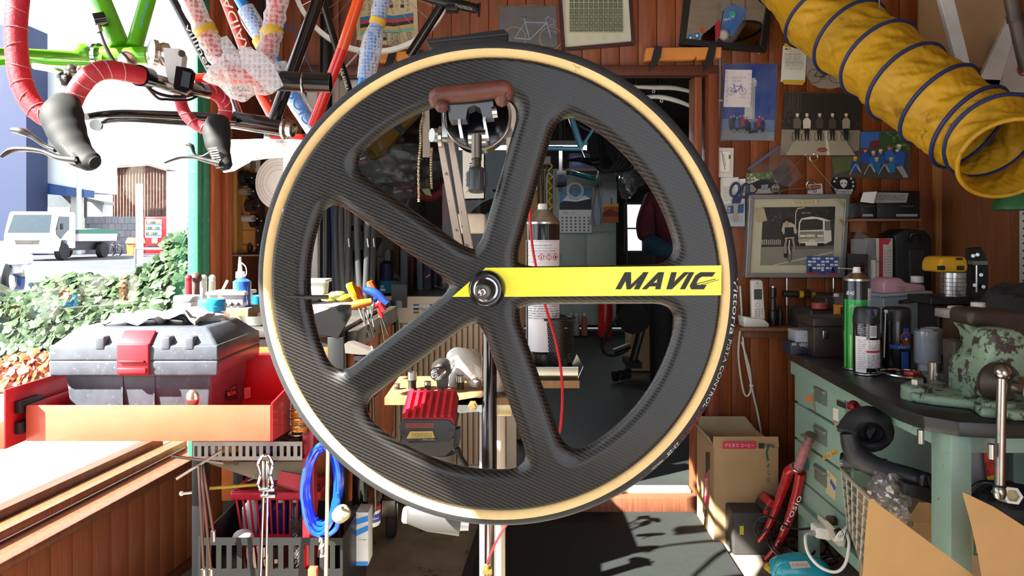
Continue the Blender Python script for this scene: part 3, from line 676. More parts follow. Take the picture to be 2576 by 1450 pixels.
part(jw,'fold',MB().ball(P(1112,268,.99),.010,10,(1,.8,.9)),LEA)
part(jw,'fold',MB().ball(P(1262,246,.99),.010,10,(1,.8,1.3)),LEA)
JAW = M('#17171a',.3,var=.15,cc=.4,spots=('#4a4540',50),sp=.68)
part(stand,'jaw',MB().pp([(1124,262),(1166,256),(1168,250),(1240,248),(1242,292),(1214,295),(1208,272),(1192,264),(1176,272),(1172,299),(1130,302)],1.0,.05),JAW)
for x in (1152,1216): part(stand,'jaw_rib',MB().pp([(x-2,300),(x+5,300),(x+14,348),(x+6,348)],1.03,.03),STEEL)
part(stand,'jaw_lip',MB().pp([(1118,252),(1235,240),(1240,256),(1122,268)],1.008,.02),STEEL)
part(stand,'pin',MB().cyl(P(1238,284,1.0),P(1250,282,1.0),.008,n=12),STEEL)
part(stand,'saddle_block',MB().tube([P(1178,346,1.03),P(1222,344,1.03)],.010,12),STEEL)
scw = part(stand,'screw',MB().cyl(P(1199,340,1.02),P(1199,425,1.0),.0062,n=14),DSTEEL)
part(scw,'thread',MB().lathe([(v,-i*.0016) for i in range(24) for v in (.0062,.0072)],P(1199,342,1.018),P(1199,342,1.018)-P(1199,425,1.0),14),DSTEEL)
kn = part(stand,'knob',MB().lathe([(.008,0),(.0105,-.002),(.0125,-.006),(.0127,-.024),(.0118,-.032),(.0100,-.034),(0,-.034)],P(1200,422,1.0),(.0,.16,1),24),M('#2b2e33',.45))
for i in range(10): part(kn,'grip_ridge',MB().tube([P(1200,422,1.0)+V((.0127*math.cos(i*.628),.0127*math.sin(i*.628),-.006)),P(1200,422,1.0)+V((.0127*math.cos(i*.628),.0127*math.sin(i*.628)-.003,-.026))],.0016,6),M('#2b2e33',.45))
# shelf boards bolted to the stand and what lies on them
BRD = wood('#8f6b47',.3,.6,0); zb = H-(985-CY)/F*1.5
part(stand,'tool_board',MB().prism([(P(x,985,1.5).x,y,zb) for x,y in ((980,1.44),(1285,1.44),(1285,1.66),(975,1.66))],(0,0,-.014)),BRD)
zt2 = H-(946-CY)/F*1.45
part(stand,'tray_board',MB().prism([(P(x,946,1.45).x,y,zt2) for x,y in ((1275,1.40),(1452,1.40),(1452,1.56),(1275,1.56))],(0,0,-.014)),BRD)
tray = T('steel_tray','small steel tray on the stand carrying the mesh cup','tray')
tx0,tx1 = P(1318,900,1.45).x,P(1462,900,1.45).x
part(tray,'pan',MB().box(((tx0+tx1)/2,1.48,zt2+.003),(tx1-tx0-.02,.14,.004),None,.001),STEEL)
for a_,b_,off in (((tx0+.01,1.41),(tx1-.01,1.41),(0,-.01)),((tx0+.01,1.55),(tx1-.01,1.55),(0,.01)),((tx0+.01,1.41),(tx0+.01,1.55),(-.01,0)),((tx1-.01,1.41),(tx1-.01,1.55),(.01,0))):
    part(tray,'side',MB().prism([V((*a_,zt2+.002)),V((*b_,zt2+.002)),V((b_[0]+off[0],b_[1]+off[1],zt2+.024)),V((a_[0]+off[0],a_[1]+off[1],zt2+.024))],(0,0,.0025)),STEEL)
cup = T('mesh_cup','black perforated metal pencil cup on the steel tray','cup')
cx_,cz0,cz1 = P(1392,850,1.48).x,zt2+.006,H-(795-CY)/F*1.48
def perforated(name,col):
    mt = bpy.data.materials.new(name); mt.use_nodes = True; nt = mt.node_tree; L = nt.links; bs = nt.nodes['Principled BSDF']; bs.inputs['Base Color'].default_value = (*lin(col),1); bs.inputs['Roughness'].default_value = .35; return mt
part(cup,'solid_band',MB().lathe([(.0365,cz0),(.0385,cz0),(.0385,cz0+.012),(.0365,cz0+.012)],(cx_,1.48,0),n=40,close=True),BLACK)
part(cup,'floor_plate',MB().cyl((cx_,1.48,cz0),(cx_,1.48,cz0+.002),.0375,n=32),BLACK)
wm = MB(); nh = 44; nr = 24; zz0,zz1 = cz0+.012,cz1-.008
def cpt(a_,z): r = .038+.004*(z-cz0)/(cz1-cz0); return V((cx_+r*math.cos(a_),1.48+r*math.sin(a_),z))
for k in range(nr):
    for i in range(nh):
        a_ = 2*PI*(i+.5*(k % 2))/nh; da = PI/nh; z = zz0+(zz1-zz0)*k/nr; dz = (zz1-zz0)/nr
        o4 = [cpt(a_-da,z),cpt(a_+da,z),cpt(a_+da,z+dz),cpt(a_-da,z+dz)]; i4 = [cpt(a_-da*.5,z+dz*.25),cpt(a_+da*.5,z+dz*.25),cpt(a_+da*.5,z+dz*.75),cpt(a_-da*.5,z+dz*.75)]
        wm.add(o4+i4,[(0,1,5,4),(1,2,6,5),(2,3,7,6),(3,0,4,7)])
part(cup,'perforated_wall',wm,M('#1a1a1c',.35,.3),None,None,True)
part(cup,'rim',MB().torus((cx_,1.48,cz1-.004),(0,0,1),.0418,.003,40,8),BLACK)
can = T('aerosol_can','black and white labelled aerosol can standing in the mesh cup','aerosol can')
part(can,'body',MB().pl([(0,560),(41,561),(42.5,565),(42.5,880),(40,886),(0,886)],1366,1.475,32),M('#17171b',.2,cc=.5))
part(can,'dome',MB().pl([(0,528),(16,528),(19,533),(30,545),(40,556),(43.5,559),(43.5,564),(0,564)],1366,1.475,32),STEEL)
part(can,'nozzle',MB().pl([(0,513),(10,513),(12,518),(12,527),(16,530),(0,530)],1365,1.475,20),WHITE)
def cylwrap(xc,d,rpx):
    def at(x,y,off=0.0):                                 # photo coordinates wrapped on an upright can
        r = rpx*d/F+.0004+off; s_ = max(-1,min(1,(x-xc)/rpx)); return V(((xc-CX)/F*d+r*s_,d-r*math.sqrt(1-s_*s_),H-(y-CY)/F*d))
    return at
def wrapsheet(at,x0,y0,x1,y1,n=14): return MB().sheet([[at(x0+(x1-x0)*i/n,y) for i in range(n+1)] for y in (y0,y1)])
cw = cylwrap(1366,1.475,42.5)
part(can,'label',wrapsheet(cw,1323.6,604,1406,880),M('#dcdae2',.5,var=.03),'white paper label')
a = Art(cw,.0003); a.k = 2
a.lines('#555',1332,612,1385,622,1).lines('#556',1332,628,1398,634,1).lines('#556',1330,640,1370,646,1).lines('#446',1328,655,1350,662,1)
for y in (608,624,637,651): a.line('#8d8d95',[(1328+i*7,y) for i in range(11)],.7)
for i,x in enumerate((1360,1378,1394)):
    a.poly('#c8302a',[(x-7,646),(x,637),(x+7,646),(x,655)]).poly('#f0eeee',[(x-5,646),(x,639.5),(x+5,646),(x,652.5)])
a.poly('#1a1a1a',[(1358,649),(1360,641),(1362,649)]).line('#1a1a1a',[(1378,641),(1378,647)],1.6).rect('#1a1a1a',1377,648.5,1379,650.5).ell('#1a1a1a',1394,646,2.5,3)
a.lines('#33343a',1332,764,1400,800,6,1.3); a.ring('#33343a',1398,792,6,7,1).line('#1d7a4a',[(1405,640),(1406,660)],3)
art(can,'label_print',a)
red = T('red_cable','thin red brake cable hanging in front of the aerosol can','cable')
part(red,'casing',MB().tube(sm([P(1337,440,1.34),P(1333,520,1.33),P(1337,600,1.33),P(1348,670,1.33),P(1372,770,1.33),P(1398,860,1.33),P(1413,950,1.33),P(1413,1040,1.33),P(1400,1110,1.33),P(1340,1230,1.36),P(1268,1330,1.40),P(1232,1400,1.42),P(1226,1432,1.42)],8),.0024,8),M('#c81f26',.35))
part(red,'brass_fitting',MB().cyl(P(1226,1422,1.42),P(1226,1446,1.42),.006,n=12).box(P(1226,1436,1.42),(.018,.016,.008)).cyl(P(1225,1446,1.42),P(1225,1500,1.42),.003,n=8),M('#a98a4a',.3,.8))
dr = T('cordless_drill','cordless drill hanging upside down with a red topped battery','drill')
DG = M('#4c4a4a',.55,var=.1)
bat = part(dr,'battery',MB().prism([P(x,y,1.16) for x,y in ((1004,1072),(1012,1058),(1128,1058),(1146,1074),(1142,1098),(1126,1112),(1024,1112),(1008,1096))],(0,.085,0)),M('#3a393c',.5))
part(bat,'red_cover',MB().prism([P(1018,1060,1.165),P(1130,1060,1.165),P(1146,1070,1.165),P(1138,1052,1.165),P(1010,1050,1.17)],(0,.078,.026)),M('#b3182a',.4))
for i in range(7): part(bat,'vent_rib',MB().prism([P(1018+i*18,1056,1.168),P(1026+i*18,1056,1.168),P(1026+i*18,1046,1.168),P(1018+i*18,1046,1.168)],(0,.07,.028)),M('#d5283c',.35))
a = Art(flat(1.1592),.0003)
for i in range(3): a.rect('#b04a40',1020,1066+i*4,1092,1068+i*4)
a.poly('#c9ad62',[(1032,1086),(1088,1085),(1094,1102),(1022,1104)]).lines('#5a4a22',1036,1089,1086,1101,4,1).text('#b9b9b9','14,4 Volt',1078,1106,28,5,PI)
art(bat,'rating_plate',a)
for x,y in ((1012,1092),(1134,1088),(1046,1112),(1098,1110)): part(bat,'screw',MB().cyl(P(x,y,1.162),P(x,y,1.158),.0022,n=8),BLACK)
part(dr,'foot',MB().prism([P(x,y,1.165) for x,y in ((1010,1100),(1030,1114),(1126,1112),(1142,1100),(1140,1130),(1120,1148),(1048,1150),(1020,1130))],(0,.075,0)),DG)
part(dr,'handle',MB().tube([P(1112,1140,1.20),P(1112,1190,1.20),P(1116,1260,1.20)],[.022,.020,.019],16),M('#6b6765',.6))
part(dr,'chuck_housing',MB().tube([P(1030,1286,1.2),P(1080,1292,1.2),P(1160,1300,1.2)],[.02,.028,.03],16),DG)
part(dr,'clip',MB().pp([(1138,1085),(1156,1080),(1158,1108),(1150,1134),(1136,1130)],1.185,.02),DG)
part(dr,'strap',MB().tube(sm([P(1150,1128,1.18),P(1158,1150,1.18),P(1172,1176,1.18),P(1168,1200,1.18)]),.0045,8),BLACK)
rat = T('ratchet_wrench','ratchet wrench with a socket standing upright on the wooden board','wrench')
part(rat,'head',MB().lathe([(0,-.012),(.019,-.012),(.0205,-.008),(.0205,.008),(0,.010)],P(1112,927,1.5),(-.15,-1,0),24),DSTEEL)
part(rat,'shank',MB().pp([(1096,945),(1128,945),(1126,978),(1122,986),(1104,986),(1100,978)],1.495,.016),DSTEEL)
part(rat,'socket',MB().lathe([(.006,.018),(.0125,.034),(.0145,.034),(.0145,.01),(0,.01)],P(1113,930,1.5),(-.25,-1,-.1),16),CHROME)
for i,(x,y0,w_,h_) in enumerate(((1037,944,24,44),(1076,962,18,20),(999,972,16,14),(1158,946,22,34))):
    s_ = T('socket',('tall stepped steel socket on the wooden board beside the ratchet','short steel socket between the tall socket and the ratchet','small chrome socket at the end of the wooden board','steel socket standing behind the white glove')[i],'socket',None,'sockets on the wooden board')
    k = 1.52/F; zc = zb
    part(s_,'drive_end',MB().lathe([(w_*.42*k,zc),(w_*.42*k,zc+h_*.4*k),(w_*.5*k,zc+h_*.55*k)],(P(x,0,1.52).x,1.52,0),n=20),DSTEEL)
    part(s_,'mouth',MB().lathe([(w_*.5*k,zc+h_*.55*k),(w_*.5*k,zc+h_*k),(w_*.38*k,zc+h_*k),(w_*.36*k,zc+h_*.7*k),(0,zc+h_*.7*k)],(P(x,0,1.52).x,1.52,0),n=20),STEEL)
gl_ = T('work_glove','white cotton work glove flopped on the wooden board','glove',P(1170,985,1.56))
GLV = M('#efece6',.95,var=.06,bump=.5,bsc=300)
part(gl_,'palm',MB().tube(sm([P(1146,892,1.58),P(1166,908,1.56),P(1184,932,1.55),P(1198,955,1.54)]),[.024,.036,.034,.018],16,flat=.7),GLV)
for (a_,b_,c2) in (((1150,925),(1142,950),(1134,974)),((1172,935),(1190,962),(1202,968)),((1186,920),(1204,936),(1212,952)),((1145,905),(1135,912),(1131,905))):
    part(gl_,'finger',MB().tube(sm([P(*a_,1.545),P(*b_,1.535),P(*c2,1.53)]),[.012,.010,.0075],10),GLV)
part(gl_,'cuff',MB().tube(sm([P(1190,880,1.58),P(1200,905,1.575),P(1208,925,1.57)]),[.010,.016,.012],12,flat=.6),M('#d8d2c8',.95,var=.1,bump=.4,bsc=200))
# ================================================================ bicycles and frames hanging by the window
def tb(pts,r,k=6,n=12,**kw): return MB().tube(sm(pts,k),r,n,**kw)
def px(r,d): return r*d/F
TAPE = M('#b3202f',.55,var=.12,sc=30,spots=('#d9c3bd',26),sp=.74,bump=.25,bsc=160)
hbar = T('handlebar','drop handlebar wrapped in worn red tape with black brake hoods','handlebar')
lt_ = [P(46,-8,1.15),P(40,60,1.15),P(42,130,1.15),P(52,200,1.15),P(76,256,1.15),P(112,292,1.15),P(150,296,1.15)]
part(hbar,'tape',tb(lt_,px(26,1.15)),TAPE)
part(hbar,'tape',tb([P(178,262,1.15),P(198,222,1.15),P(232,186,1.15),P(280,176,1.17),P(358,192,1.21)],px(24,1.16)),TAPE)
part(hbar,'tape',tb([P(512,226,1.42),P(548,240,1.45),P(567,270,1.47),P(560,318,1.47)],px(17,1.45)),TAPE)
part(hbar,'tape',tb([P(530,330,1.47),P(492,312,1.47),P(464,282,1.47),P(452,240,1.47),P(450,200,1.47)],px(15,1.45)),TAPE)
for pth,r_,ks in ((lt_,26,(3,7,11,15,19,23,27,30)),([P(178,262,1.15),P(198,222,1.15),P(232,186,1.15),P(280,176,1.17),P(358,192,1.21)],24,(4,8,11,14,17,20)),([P(512,226,1.42),P(548,240,1.45),P(567,270,1.47),P(560,318,1.47)],17,(3,7,10,13,15)),([P(530,330,1.47),P(492,312,1.47),P(464,282,1.47),P(452,240,1.47)],15,(3,7,11))):
    q = sm(pth)
    for k in ks: part(hbar,'tape_edge',MB().torus(q[k],q[k+1]-q[k-1]+V((.004*((k*7) % 3-1),0,.004)),px(r_+.35,q[k].y),.0007,24,5),M('#c98f8c' if r_ > 25 else '#d3b5ae',.7))
part(hbar,'bar',MB().tube(sm([P(340,188,1.20),P(430,214,1.31),P(530,234,1.44)]),px(17,1.3),16),M('#b4aca4',.22,1.0))
for a_,b_ in ((P(350,190,1.205),P(372,196,1.235)),(P(498,224,1.40),P(516,229,1.425))): part(hbar,'collar',MB().cyl(a_,b_,px(25,1.3) if a_.y < 1.3 else px(20,1.3),n=20),BLKG)
st = part(hbar,'stem_clamp',MB().prism([P(x,y,1.27) for x,y in ((410,120),(450,122),(459,138),(455,176),(444,206),(424,206),(416,176))],(.0,.02,0)),M('#d5d0ca',.35,.35))
part(st,'bolt',MB().cyl(P(456,134,1.265),P(458,135,1.262),.006,n=10),DSTEEL); part(hbar,'clamp',MB().tube([P(420,205,1.29),P(462,216,1.34)],px(26,1.3),20),M('#bdb7b0',.25,.9))
part(hbar,'headset',MB().lathe([(.016,0),(.024,.004),(.024,.012),(.019,.016),(.022,.022),(.022,.03),(.016,.034)],P(374,132,1.29),P(420,140,1.31)-P(374,132,1.29),24),M('#cfcac4',.2,1.0))
cpm = T('bike_computer','small black bike computer mounted by the handlebar stem','bike computer')
part(cpm,'case',MB().prism([P(x,y,1.24) for x,y in ((443,166),(478,172),(486,182),(478,226),(468,234),(440,226),(436,218))],(.0,.010,0)),BLKG)
a = Art(flat(1.2385),.0003); a.poly('#23262c',[(460,178),(481,184),(475,222),(454,216)]); art(cpm,'screen',a)
HOOD = M('#131315',.72,var=.2,sc=20)
def hood(pts,rr,n=16,fl=.8): return MB().tube(sm(pts,8),rr,n,flat=fl)
h1 = part(hbar,'brake_hood',hood([P(164,256,1.14),P(156,290,1.12),P(166,326,1.11),P(180,358,1.10),P(200,388,1.09),P(226,406,1.08),P(240,410,1.075)],[.022,.030,.0275,.024,.0205,.0165,.010]),HOOD)
h2 = part(hbar,'brake_hood',hood([P(548,305,1.46),P(545,330,1.44),P(548,360,1.43),P(556,392,1.42),P(566,416,1.41),P(570,428,1.41)],[.022,.026,.024,.018,.014,.007]),HOOD)
LEV = M('#232326',.4,cc=.2)
for hd_,pts,r_ in ((h1,[P(196,404,1.07),P(150,398,1.07),P(110,382,1.07),P(70,376,1.07),P(30,378,1.07),P(4,394,1.07)],[.010,.008,.006,.0065,.007,.004]),
                     (h1,[P(140,378,1.10),P(112,366,1.10),P(84,346,1.10),P(58,332,1.10),P(34,328,1.10)],[.006,.005,.006,.010,.008]),
                     (h2,[P(556,412,1.40),P(520,404,1.40),P(488,396,1.40),P(452,396,1.40),P(414,409,1.40)],[.010,.008,.006,.006,.004]),
                     (h2,[P(530,384,1.43),P(508,394,1.43),P(490,388,1.43),P(482,368,1.43),P(470,364,1.43)],[.005,.004,.004,.007,.006])):
    part(hd_,'lever',MB().tube(sm(pts),r_,10,flat=.6),LEV)
for i in range(9): part(h2,'rib',MB().tube([P(524+i*2.4,375+i*6,1.405-.0005*i),P(546+i*2,372+i*6,1.40)],.0012,6),M('#b9b6b2',.5))
a = Art(plane(P(170,370,1.062),(-.1,-1,0)),.0003); a.text('#8b8b8b','CAMPAGNOLO',172,382,62,6,.85); art(h1,'hood_lettering',a)
part(hbar,'cable',tb([P(356,210,1.22),P(400,236,1.26),P(450,244,1.32),P(500,236,1.40),P(520,232,1.42)],.003,n=8),BLACK)
part(hbar,'cable',tb([P(366,214,1.22),P(396,246,1.27),P(420,250,1.3),P(470,252,1.36),P(500,240,1.40)],.0025,n=8),BLACK)
GRN = M('#5aae17',.22,cc=.7,var=.05)
gf = T('bicycle_frameset','lime green steel bicycle frame hanging bottom bracket down by the window','bicycle frame')
gd = 1.42
part(gf,'bottom_bracket',MB().cyl(P(248,140,gd),P(374,140,gd),px(23,gd),n=20),GRN)
part(gf,'seat_tube',MB().cyl(P(338,118,gd),P(402,-110,gd+.05),px(20,gd),n=18),GRN)
part(gf,'down_tube',MB().cyl(P(302,118,gd),P(208,-110,gd+.05),px(25,gd),n=18),GRN)
part(gf,'chain_stay',tb([P(262,148,gd-.01),P(200,142,gd-.02),P(60,134,gd-.1),P(-60,130,gd-.2)],[px(13,gd),px(10,gd)]),GRN)
part(gf,'chain_stay',tb([P(262,154,gd+.02),P(160,156,gd),P(60,152,gd-.03),P(-60,164,gd-.1)],[px(12,gd),px(9,gd)]),GRN)
part(gf,'stay_bridge',MB().ball(P(206,128,gd-.02),px(22,gd),14,(1,.8,.85)),GRN)
part(gf,'bracket_cup',MB().lathe([(.012,0),(.024,0),(.024,.008),(.018,.014),(.0,.015)],P(252,140,gd),(-1,0,0),20),CHROME)
part(gf,'bracket_plate',MB().lathe([(.0,.0),(.018,.001),(.017,.005),(0,.006)],P(322,152,gd-.012),(0,-1,-.6),20),CHROME)
sh = part(gf,'shifter_boss',MB().tube([P(236,52,gd-.03),P(266,48,gd-.02)],.014,14),BLKG)
part(sh,'barrel',MB().cyl(P(246,62,gd-.03),P(252,82,gd-.03),.006,n=10),CHROME); part(sh,'cable',tb([P(252,82,gd-.03),P(262,110,gd-.04),P(284,150,gd-.04),P(312,178,gd-.03)],.0035,n=8),BLACK)
a = Art(plane(P(366,20,gd-.017),(.1,-1,0)),.0003); a.text('#1f74c9','cycle sports',366,22,96,11,-1.3); art(gf,'tube_lettering',a)
BKF = M('#0d0e12',.12,cc=.8,var=.05)
bd = 1.75
bf = T('bicycle_frameset','glossy black bicycle frame with a chrome bracket cup and curved stays','bicycle frame')
part(bf,'bottom_bracket',MB().cyl(P(588,302,bd),P(712,322,bd),px(22,bd),n=20),BKF)
part(bf,'seat_tube',MB().cyl(P(688,305,bd),P(826,-70,bd+.05),px(16,bd),n=18),BKF)
part(bf,'down_tube',MB().cyl(P(604,304,bd),P(560,180,bd+.3),px(13,bd),n=14),BKF)
part(bf,'chain_stay',tb([P(590,300,bd-.03),P(470,292,bd-.1),P(330,286,bd-.2),P(260,288,bd-.25),P(216,294,bd-.3)],[px(13,bd),px(9,bd),px(7,bd)]),BKF)
part(bf,'chain_stay',tb([P(592,312,bd+.02),P(470,308,bd),P(330,300,bd-.03),P(270,304,bd-.05),P(246,314,bd-.05)],[px(12,bd),px(8,bd),px(5,bd)]),BKF)
part(bf,'dropout',MB().lathe([(0,0),(.013,0),(.013,.012),(0,.012)],P(244,316,bd-.06),(.3,-1,0),14),CHROME)
part(bf,'bracket_cup',MB().lathe([(.021,0),(.027,.004),(.027,.010),(.020,.014),(.020,.026),(.017,.028),(.010,.028),(.009,.020),(0,.020)],P(712,322,bd),(1,-.15,-.15),24),M('#d6cfc4',.2,1.0))
a = Art(plane(P(400,296,bd-.2),(0,-1,0)),.0003)
for x in (320,364,414,460): a.text('#e0d8d0','Deda',x,300+(x-320)*.07,20,6,.06)
WRAP = T('bicycle_frameset','red bicycle frame swathed in bubble wrap with yellow tape bands','bicycle frame')
wd = 1.58; REDF = M('#cf2318',.25,cc=.6,var=.06)
for pts,r0,r1 in (([P(464,-30,wd),P(512,70,wd),P(548,140,wd),P(592,200,wd)],15,27),([P(705,-40,wd),P(692,40,wd),P(672,130,wd),P(640,190,wd)],16,26)):
    part(WRAP,'tube',tb(pts,px(r0,wd),n=12),REDF)
    rr = [px(r1*(1+.10*math.sin(i*2.3)),wd) for i in range(19)]; part(WRAP,'bubble_wrap',MB().tube(sm(pts,6),rr,16),BUBBLE)
def blob(c,rx,ry,rz,amp,seed,n=36,m=24):
    c = V(c); vs = []; fs = []
    for i in range(m+1):
        t = PI*i/m
        for j in range(n):
            a_ = 2*PI*j/n; dv = V((math.sin(t)*math.cos(a_),math.sin(t)*math.sin(a_),math.cos(t))); k = 1+amp*noise_(dv*2.2+V((seed,0,0)))+amp*.5*noise_(dv*5+V((0,seed,0)))
            vs.append(c+V((dv.x*rx*k,dv.y*ry*k,dv.z*rz*k)))
    for i in range(m):
        for j in range(n): fs.append((i*n+j,(i+1)*n+j,(i+1)*n+(j+1) % n,i*n+(j+1) % n))
    return MB().add(vs,fs)
from mathutils import noise as _nz
noise_ = _nz.noise
part(WRAP,'tube',MB().cyl(P(560,185,wd),P(690,195,wd),px(24,wd),n=16),REDF)
part(WRAP,'bubble_wrap',blob(P(618,186,wd),px(92,wd),.06,px(58,wd),.28,3),BUBBLE)
def flap(pts,y,name='wrap_flap'):
    part(WRAP,name,MB().pp(pts,y,.004),BUBBLE)
flap([(555,95),(570,90),(592,120),(608,165),(590,170),(560,130)],wd-.03); flap([(600,130),(612,118),(660,130),(690,165),(712,215),(680,235),(610,170)],wd-.06)
YT = M('#e3b43a',.4,var=.1,al=.95)
for a_,b_,r_ in ((P(498,84,wd),P(538,72,wd),0),(P(662,74,wd),P(706,88,wd),0)):
    part(WRAP,'tape_band',MB().tube([(a_+b_)/2+V((-.004,0,.008)),(a_+b_)/2+V((.003,0,-.008))],px(28,wd),16),YT,'yellow tape')
part(WRAP,'bracket_tube',MB().lathe([(.020,0),(.0215,0),(.0215,.12),(.019,.12),(.018,.10),(0,.10)],P(690,203,wd),(1,.05,-.03),24),M('#15161a',.2,.3,cc=.5),'dark carbon tube end')
part(WRAP,'end_ring',MB().torus(P(763,209,wd),(1,.05,-.03),.0205,.0022,28,8),STEEL)
dtx = T('bicycle_frameset','black frame tube with white outlined lettering behind the bubble wrap','bicycle frame',None)
part(dtx,'tube',MB().cyl(P(425,-20,1.70),P(532,182,1.70),px(10,1.7),n=14),M('#15182a',.2,cc=.6))
a = Art(plane(P(480,90,1.69-.008),(0,-1,0)),.0003); a.text('#e9e6e2','villiner',500,120,130,13,1.085); art(dtx,'lettering',a)
rf = T('bicycle_frameset','red and orange bicycle frame tube with large silver lettering','bicycle frame')
part(rf,'down_tube',MB().cyl(P(558,-30,2.0),P(668,258,2.0),px(15,2.0),n=16),M('#d0391f',.25,cc=.6,var=.1)); part(rf,'lug_tube',MB().cyl(P(655,236,1.99),P(692,306,1.99),px(13,2),n=16),REDF)
part(rf,'head_tube',MB().cyl(P(486,205,1.95),P(540,200,1.98),px(18,2),n=16),REDF); part(rf,'bottom_tube',MB().cyl(P(676,345,1.95),P(780,350,2.0),px(11,2),n=16),REDF); part(rf,'end_cap',MB().cyl(P(664,343,1.945),P(678,345,1.95),px(13,2),n=16),STEEL)
a = Art(plane(P(600,60,1.985-.012),(0,-1,0)),.0003); a.text('#d9d4cc','RAIDA',592,62,150,21,1.2,flip=True); art(rf,'lettering',a)
wf = T('bicycle_frameset','blue bicycle frame tube partly rolled in bubble wrap with white lettering','bicycle frame'); BLU = M('#1b7fd0',.25,cc=.6,var=.08)
part(wf,'tube',MB().cyl(P(588,-30,2.15),P(800,345,2.15),px(15,2.15),n=16),BLU)
part(wf,'bubble_wrap',tb([P(618,22,2.15),P(650,76,2.15),P(668,110,2.15)],px(22,2.15)),BUBBLE); part(wf,'tape_band',MB().cyl(P(655,96,2.15),P(666,116,2.15),px(23,2.15),n=14),YT)
part(wf,'bubble_wrap',tb([P(700,165,2.15),P(745,250,2.15),P(790,325,2.15)],[px(24,2.15),px(26,2.15),px(23,2.15)]),clear('white_wrap',(1,1,1),.08,.2,.55))
a = Art(plane(P(760,270,2.15-.038),(0,-1,0)),.0003); a.text('#1d6fc0','GIOS',757,272,92,26,1.05,flip=True); art(wf,'lettering',a)
of = T('bicycle_frameset','slim bicycle frame tube fading from orange to red beside the tyre','bicycle frame')
part(of,'tube',MB().cyl(P(912,-30,2.1),P(860,125,2.1),px(14,2.1),n=16),M('#e2521d',.25,cc=.6,var=.05)); part(of,'lower_tube',MB().cyl(P(860,125,2.1),P(786,320,2.1),px(14,2.1),n=16),REDF)
bt = T('bicycle_frameset','blue tube rolled in clear bubble wrap in front of the striped poster','bicycle frame')
part(bt,'tube',MB().cyl(P(970,-30,2.3),P(908,230,2.3),px(14,2.3),n=14),BLU)
part(bt,'bubble_wrap',MB().tube(sm([P(966,-20,2.3),P(950,50,2.3),P(938,100,2.3),P(920,200,2.3)]),[px(q,2.3) for q in (19,20,21,19,17,21,26,27,24,22)],16),BUBBLE); part(bt,'tape_band',MB().cyl(P(952,48,2.3),P(948,62,2.3),px(21,2.3),n=14),YT)
ct = T('bicycle_frameset','dark chrome frame tube with silver lettering crossing the black pole','bicycle frame'); part(ct,'tube',MB().cyl(P(802,-30,2.4),P(885,250,2.4),px(9,2.4),n=14),M('#3a3530',.2,.9))
a = Art(plane(P(866,210,2.385),(0,-1,0)),.0003); a.text('#c9c3ba','KALAVINKA',866,200,56,9,1.28); art(ct,'lettering',a)
bp_ = T('black_pole','tall black pole standing against the white door jamb','pole'); part(bp_,'shaft',MB().cyl((P(818,0,2.925).x,2.925,.02),(P(822,0,2.925).x,2.925,2.58),.024,n=16),M('#15161b',.3)); part(bp_,'foot',MB().lathe([(.0,0),(.05,0),(.05,.008),(.022,.02)],(P(818,0,2.925).x,2.925,.0),n=20),BLACK)
ww = T('spoked_wheelset','spoked wheel with a white rim hanging against the wall above the doorway','wheel'); wc = P(938,-62,2.86); wr = .305
part(ww,'rim',MB().lathe([(wr-.010,-.008),(wr+.008,-.010),(wr+.008,.010),(wr-.010,.008)],wc,(.1,-1,.08),72,close=True),M('#e9e8e6',.3,cc=.4))
x_,y_,z_ = frame((.1,-1,.08))
for i in range(28):
    a_ = 2*PI*i/28; o_ = (x_*math.cos(a_)+y_*math.sin(a_)); t_ = (x_*math.cos(a_+(.9 if i % 2 else -.9))+y_*math.sin(a_+(.9 if i % 2 else -.9)))
    part(ww,'spoke',MB().tube([wc+t_*.02+z_*(.02 if i % 4 < 2 else -.02),wc+o_*(wr-.008)],.0011,5),CHROME)
part(ww,'hub',MB().lathe([(.008,-.05),(.02,-.03),(.012,-.02),(.012,.02),(.02,.03),(.008,.05)],wc,z_,16),STEEL)
sp_ = T('seat_post','black seat post with a two bolt saddle clamp leaning above the tyre','seat post'); part(sp_,'shaft',MB().cyl(P(1030,140,2.62),P(1112,12,2.62),px(12,2.62),n=16),BKF)
part(sp_,'head',MB().tube([P(1066,-6,2.61),P(1130,6,2.6),P(1200,22,2.59)],[px(8,2.6),px(14,2.6),px(12,2.6)],12),M('#1d1d1f',.3,.5)); part(sp_,'cradle',MB().pb(1120,12,1152,26,2.58,.04,.003),BLACK)
part(sp_,'bolt',MB().cyl(P(1206,8,2.59),P(1204,42,2.59),.005,n=8),BLACK); part(sp_,'bolt',MB().cyl(P(1152,0,2.59),P(1148,28,2.59),.005,n=8),BLACK)
a = Art(flat(2.568),.0003); a.text('#a9a49e','THOMSON',1166,18,44,8,.22); art(sp_,'lettering',a)
wt = T('white_wrapped_tube','thick white wrapped tube lying under the black frame in full sun','wrapped tube'); WW = clear('white_wrap2',(1,1,1),.08,.2,.75,70)
part(wt,'core',MB().cyl(P(548,384,1.9),P(765,372,1.95),px(15,1.9),n=14),M('#dfe8ee',.5)); part(wt,'wrap',MB().tube(sm([P(545,384,1.9),P(600,380,1.9),P(680,374,1.92),P(768,374,1.95)]),[px(q,1.9) for q in (26,30,27,24,22)],16),WW)
part(wt,'hanging_wrap',MB().pp([(556,384),(650,384),(625,408),(585,430),(562,434),(550,410)],1.88,.01),WW)
rg = T('grinding_disc','pale round disc with faint concentric rings hung behind the tyre','disc'); part(rg,'face',MB().lathe([(0,0),(.094,0),(.097,.004),(.097,.03),(.094,.034),(0,.034)],P(714,462,2.66),(-.25,-1,0),48),M('#d8cabd',.5,var=.08,spots=('#b5a397',20),sp=.62))
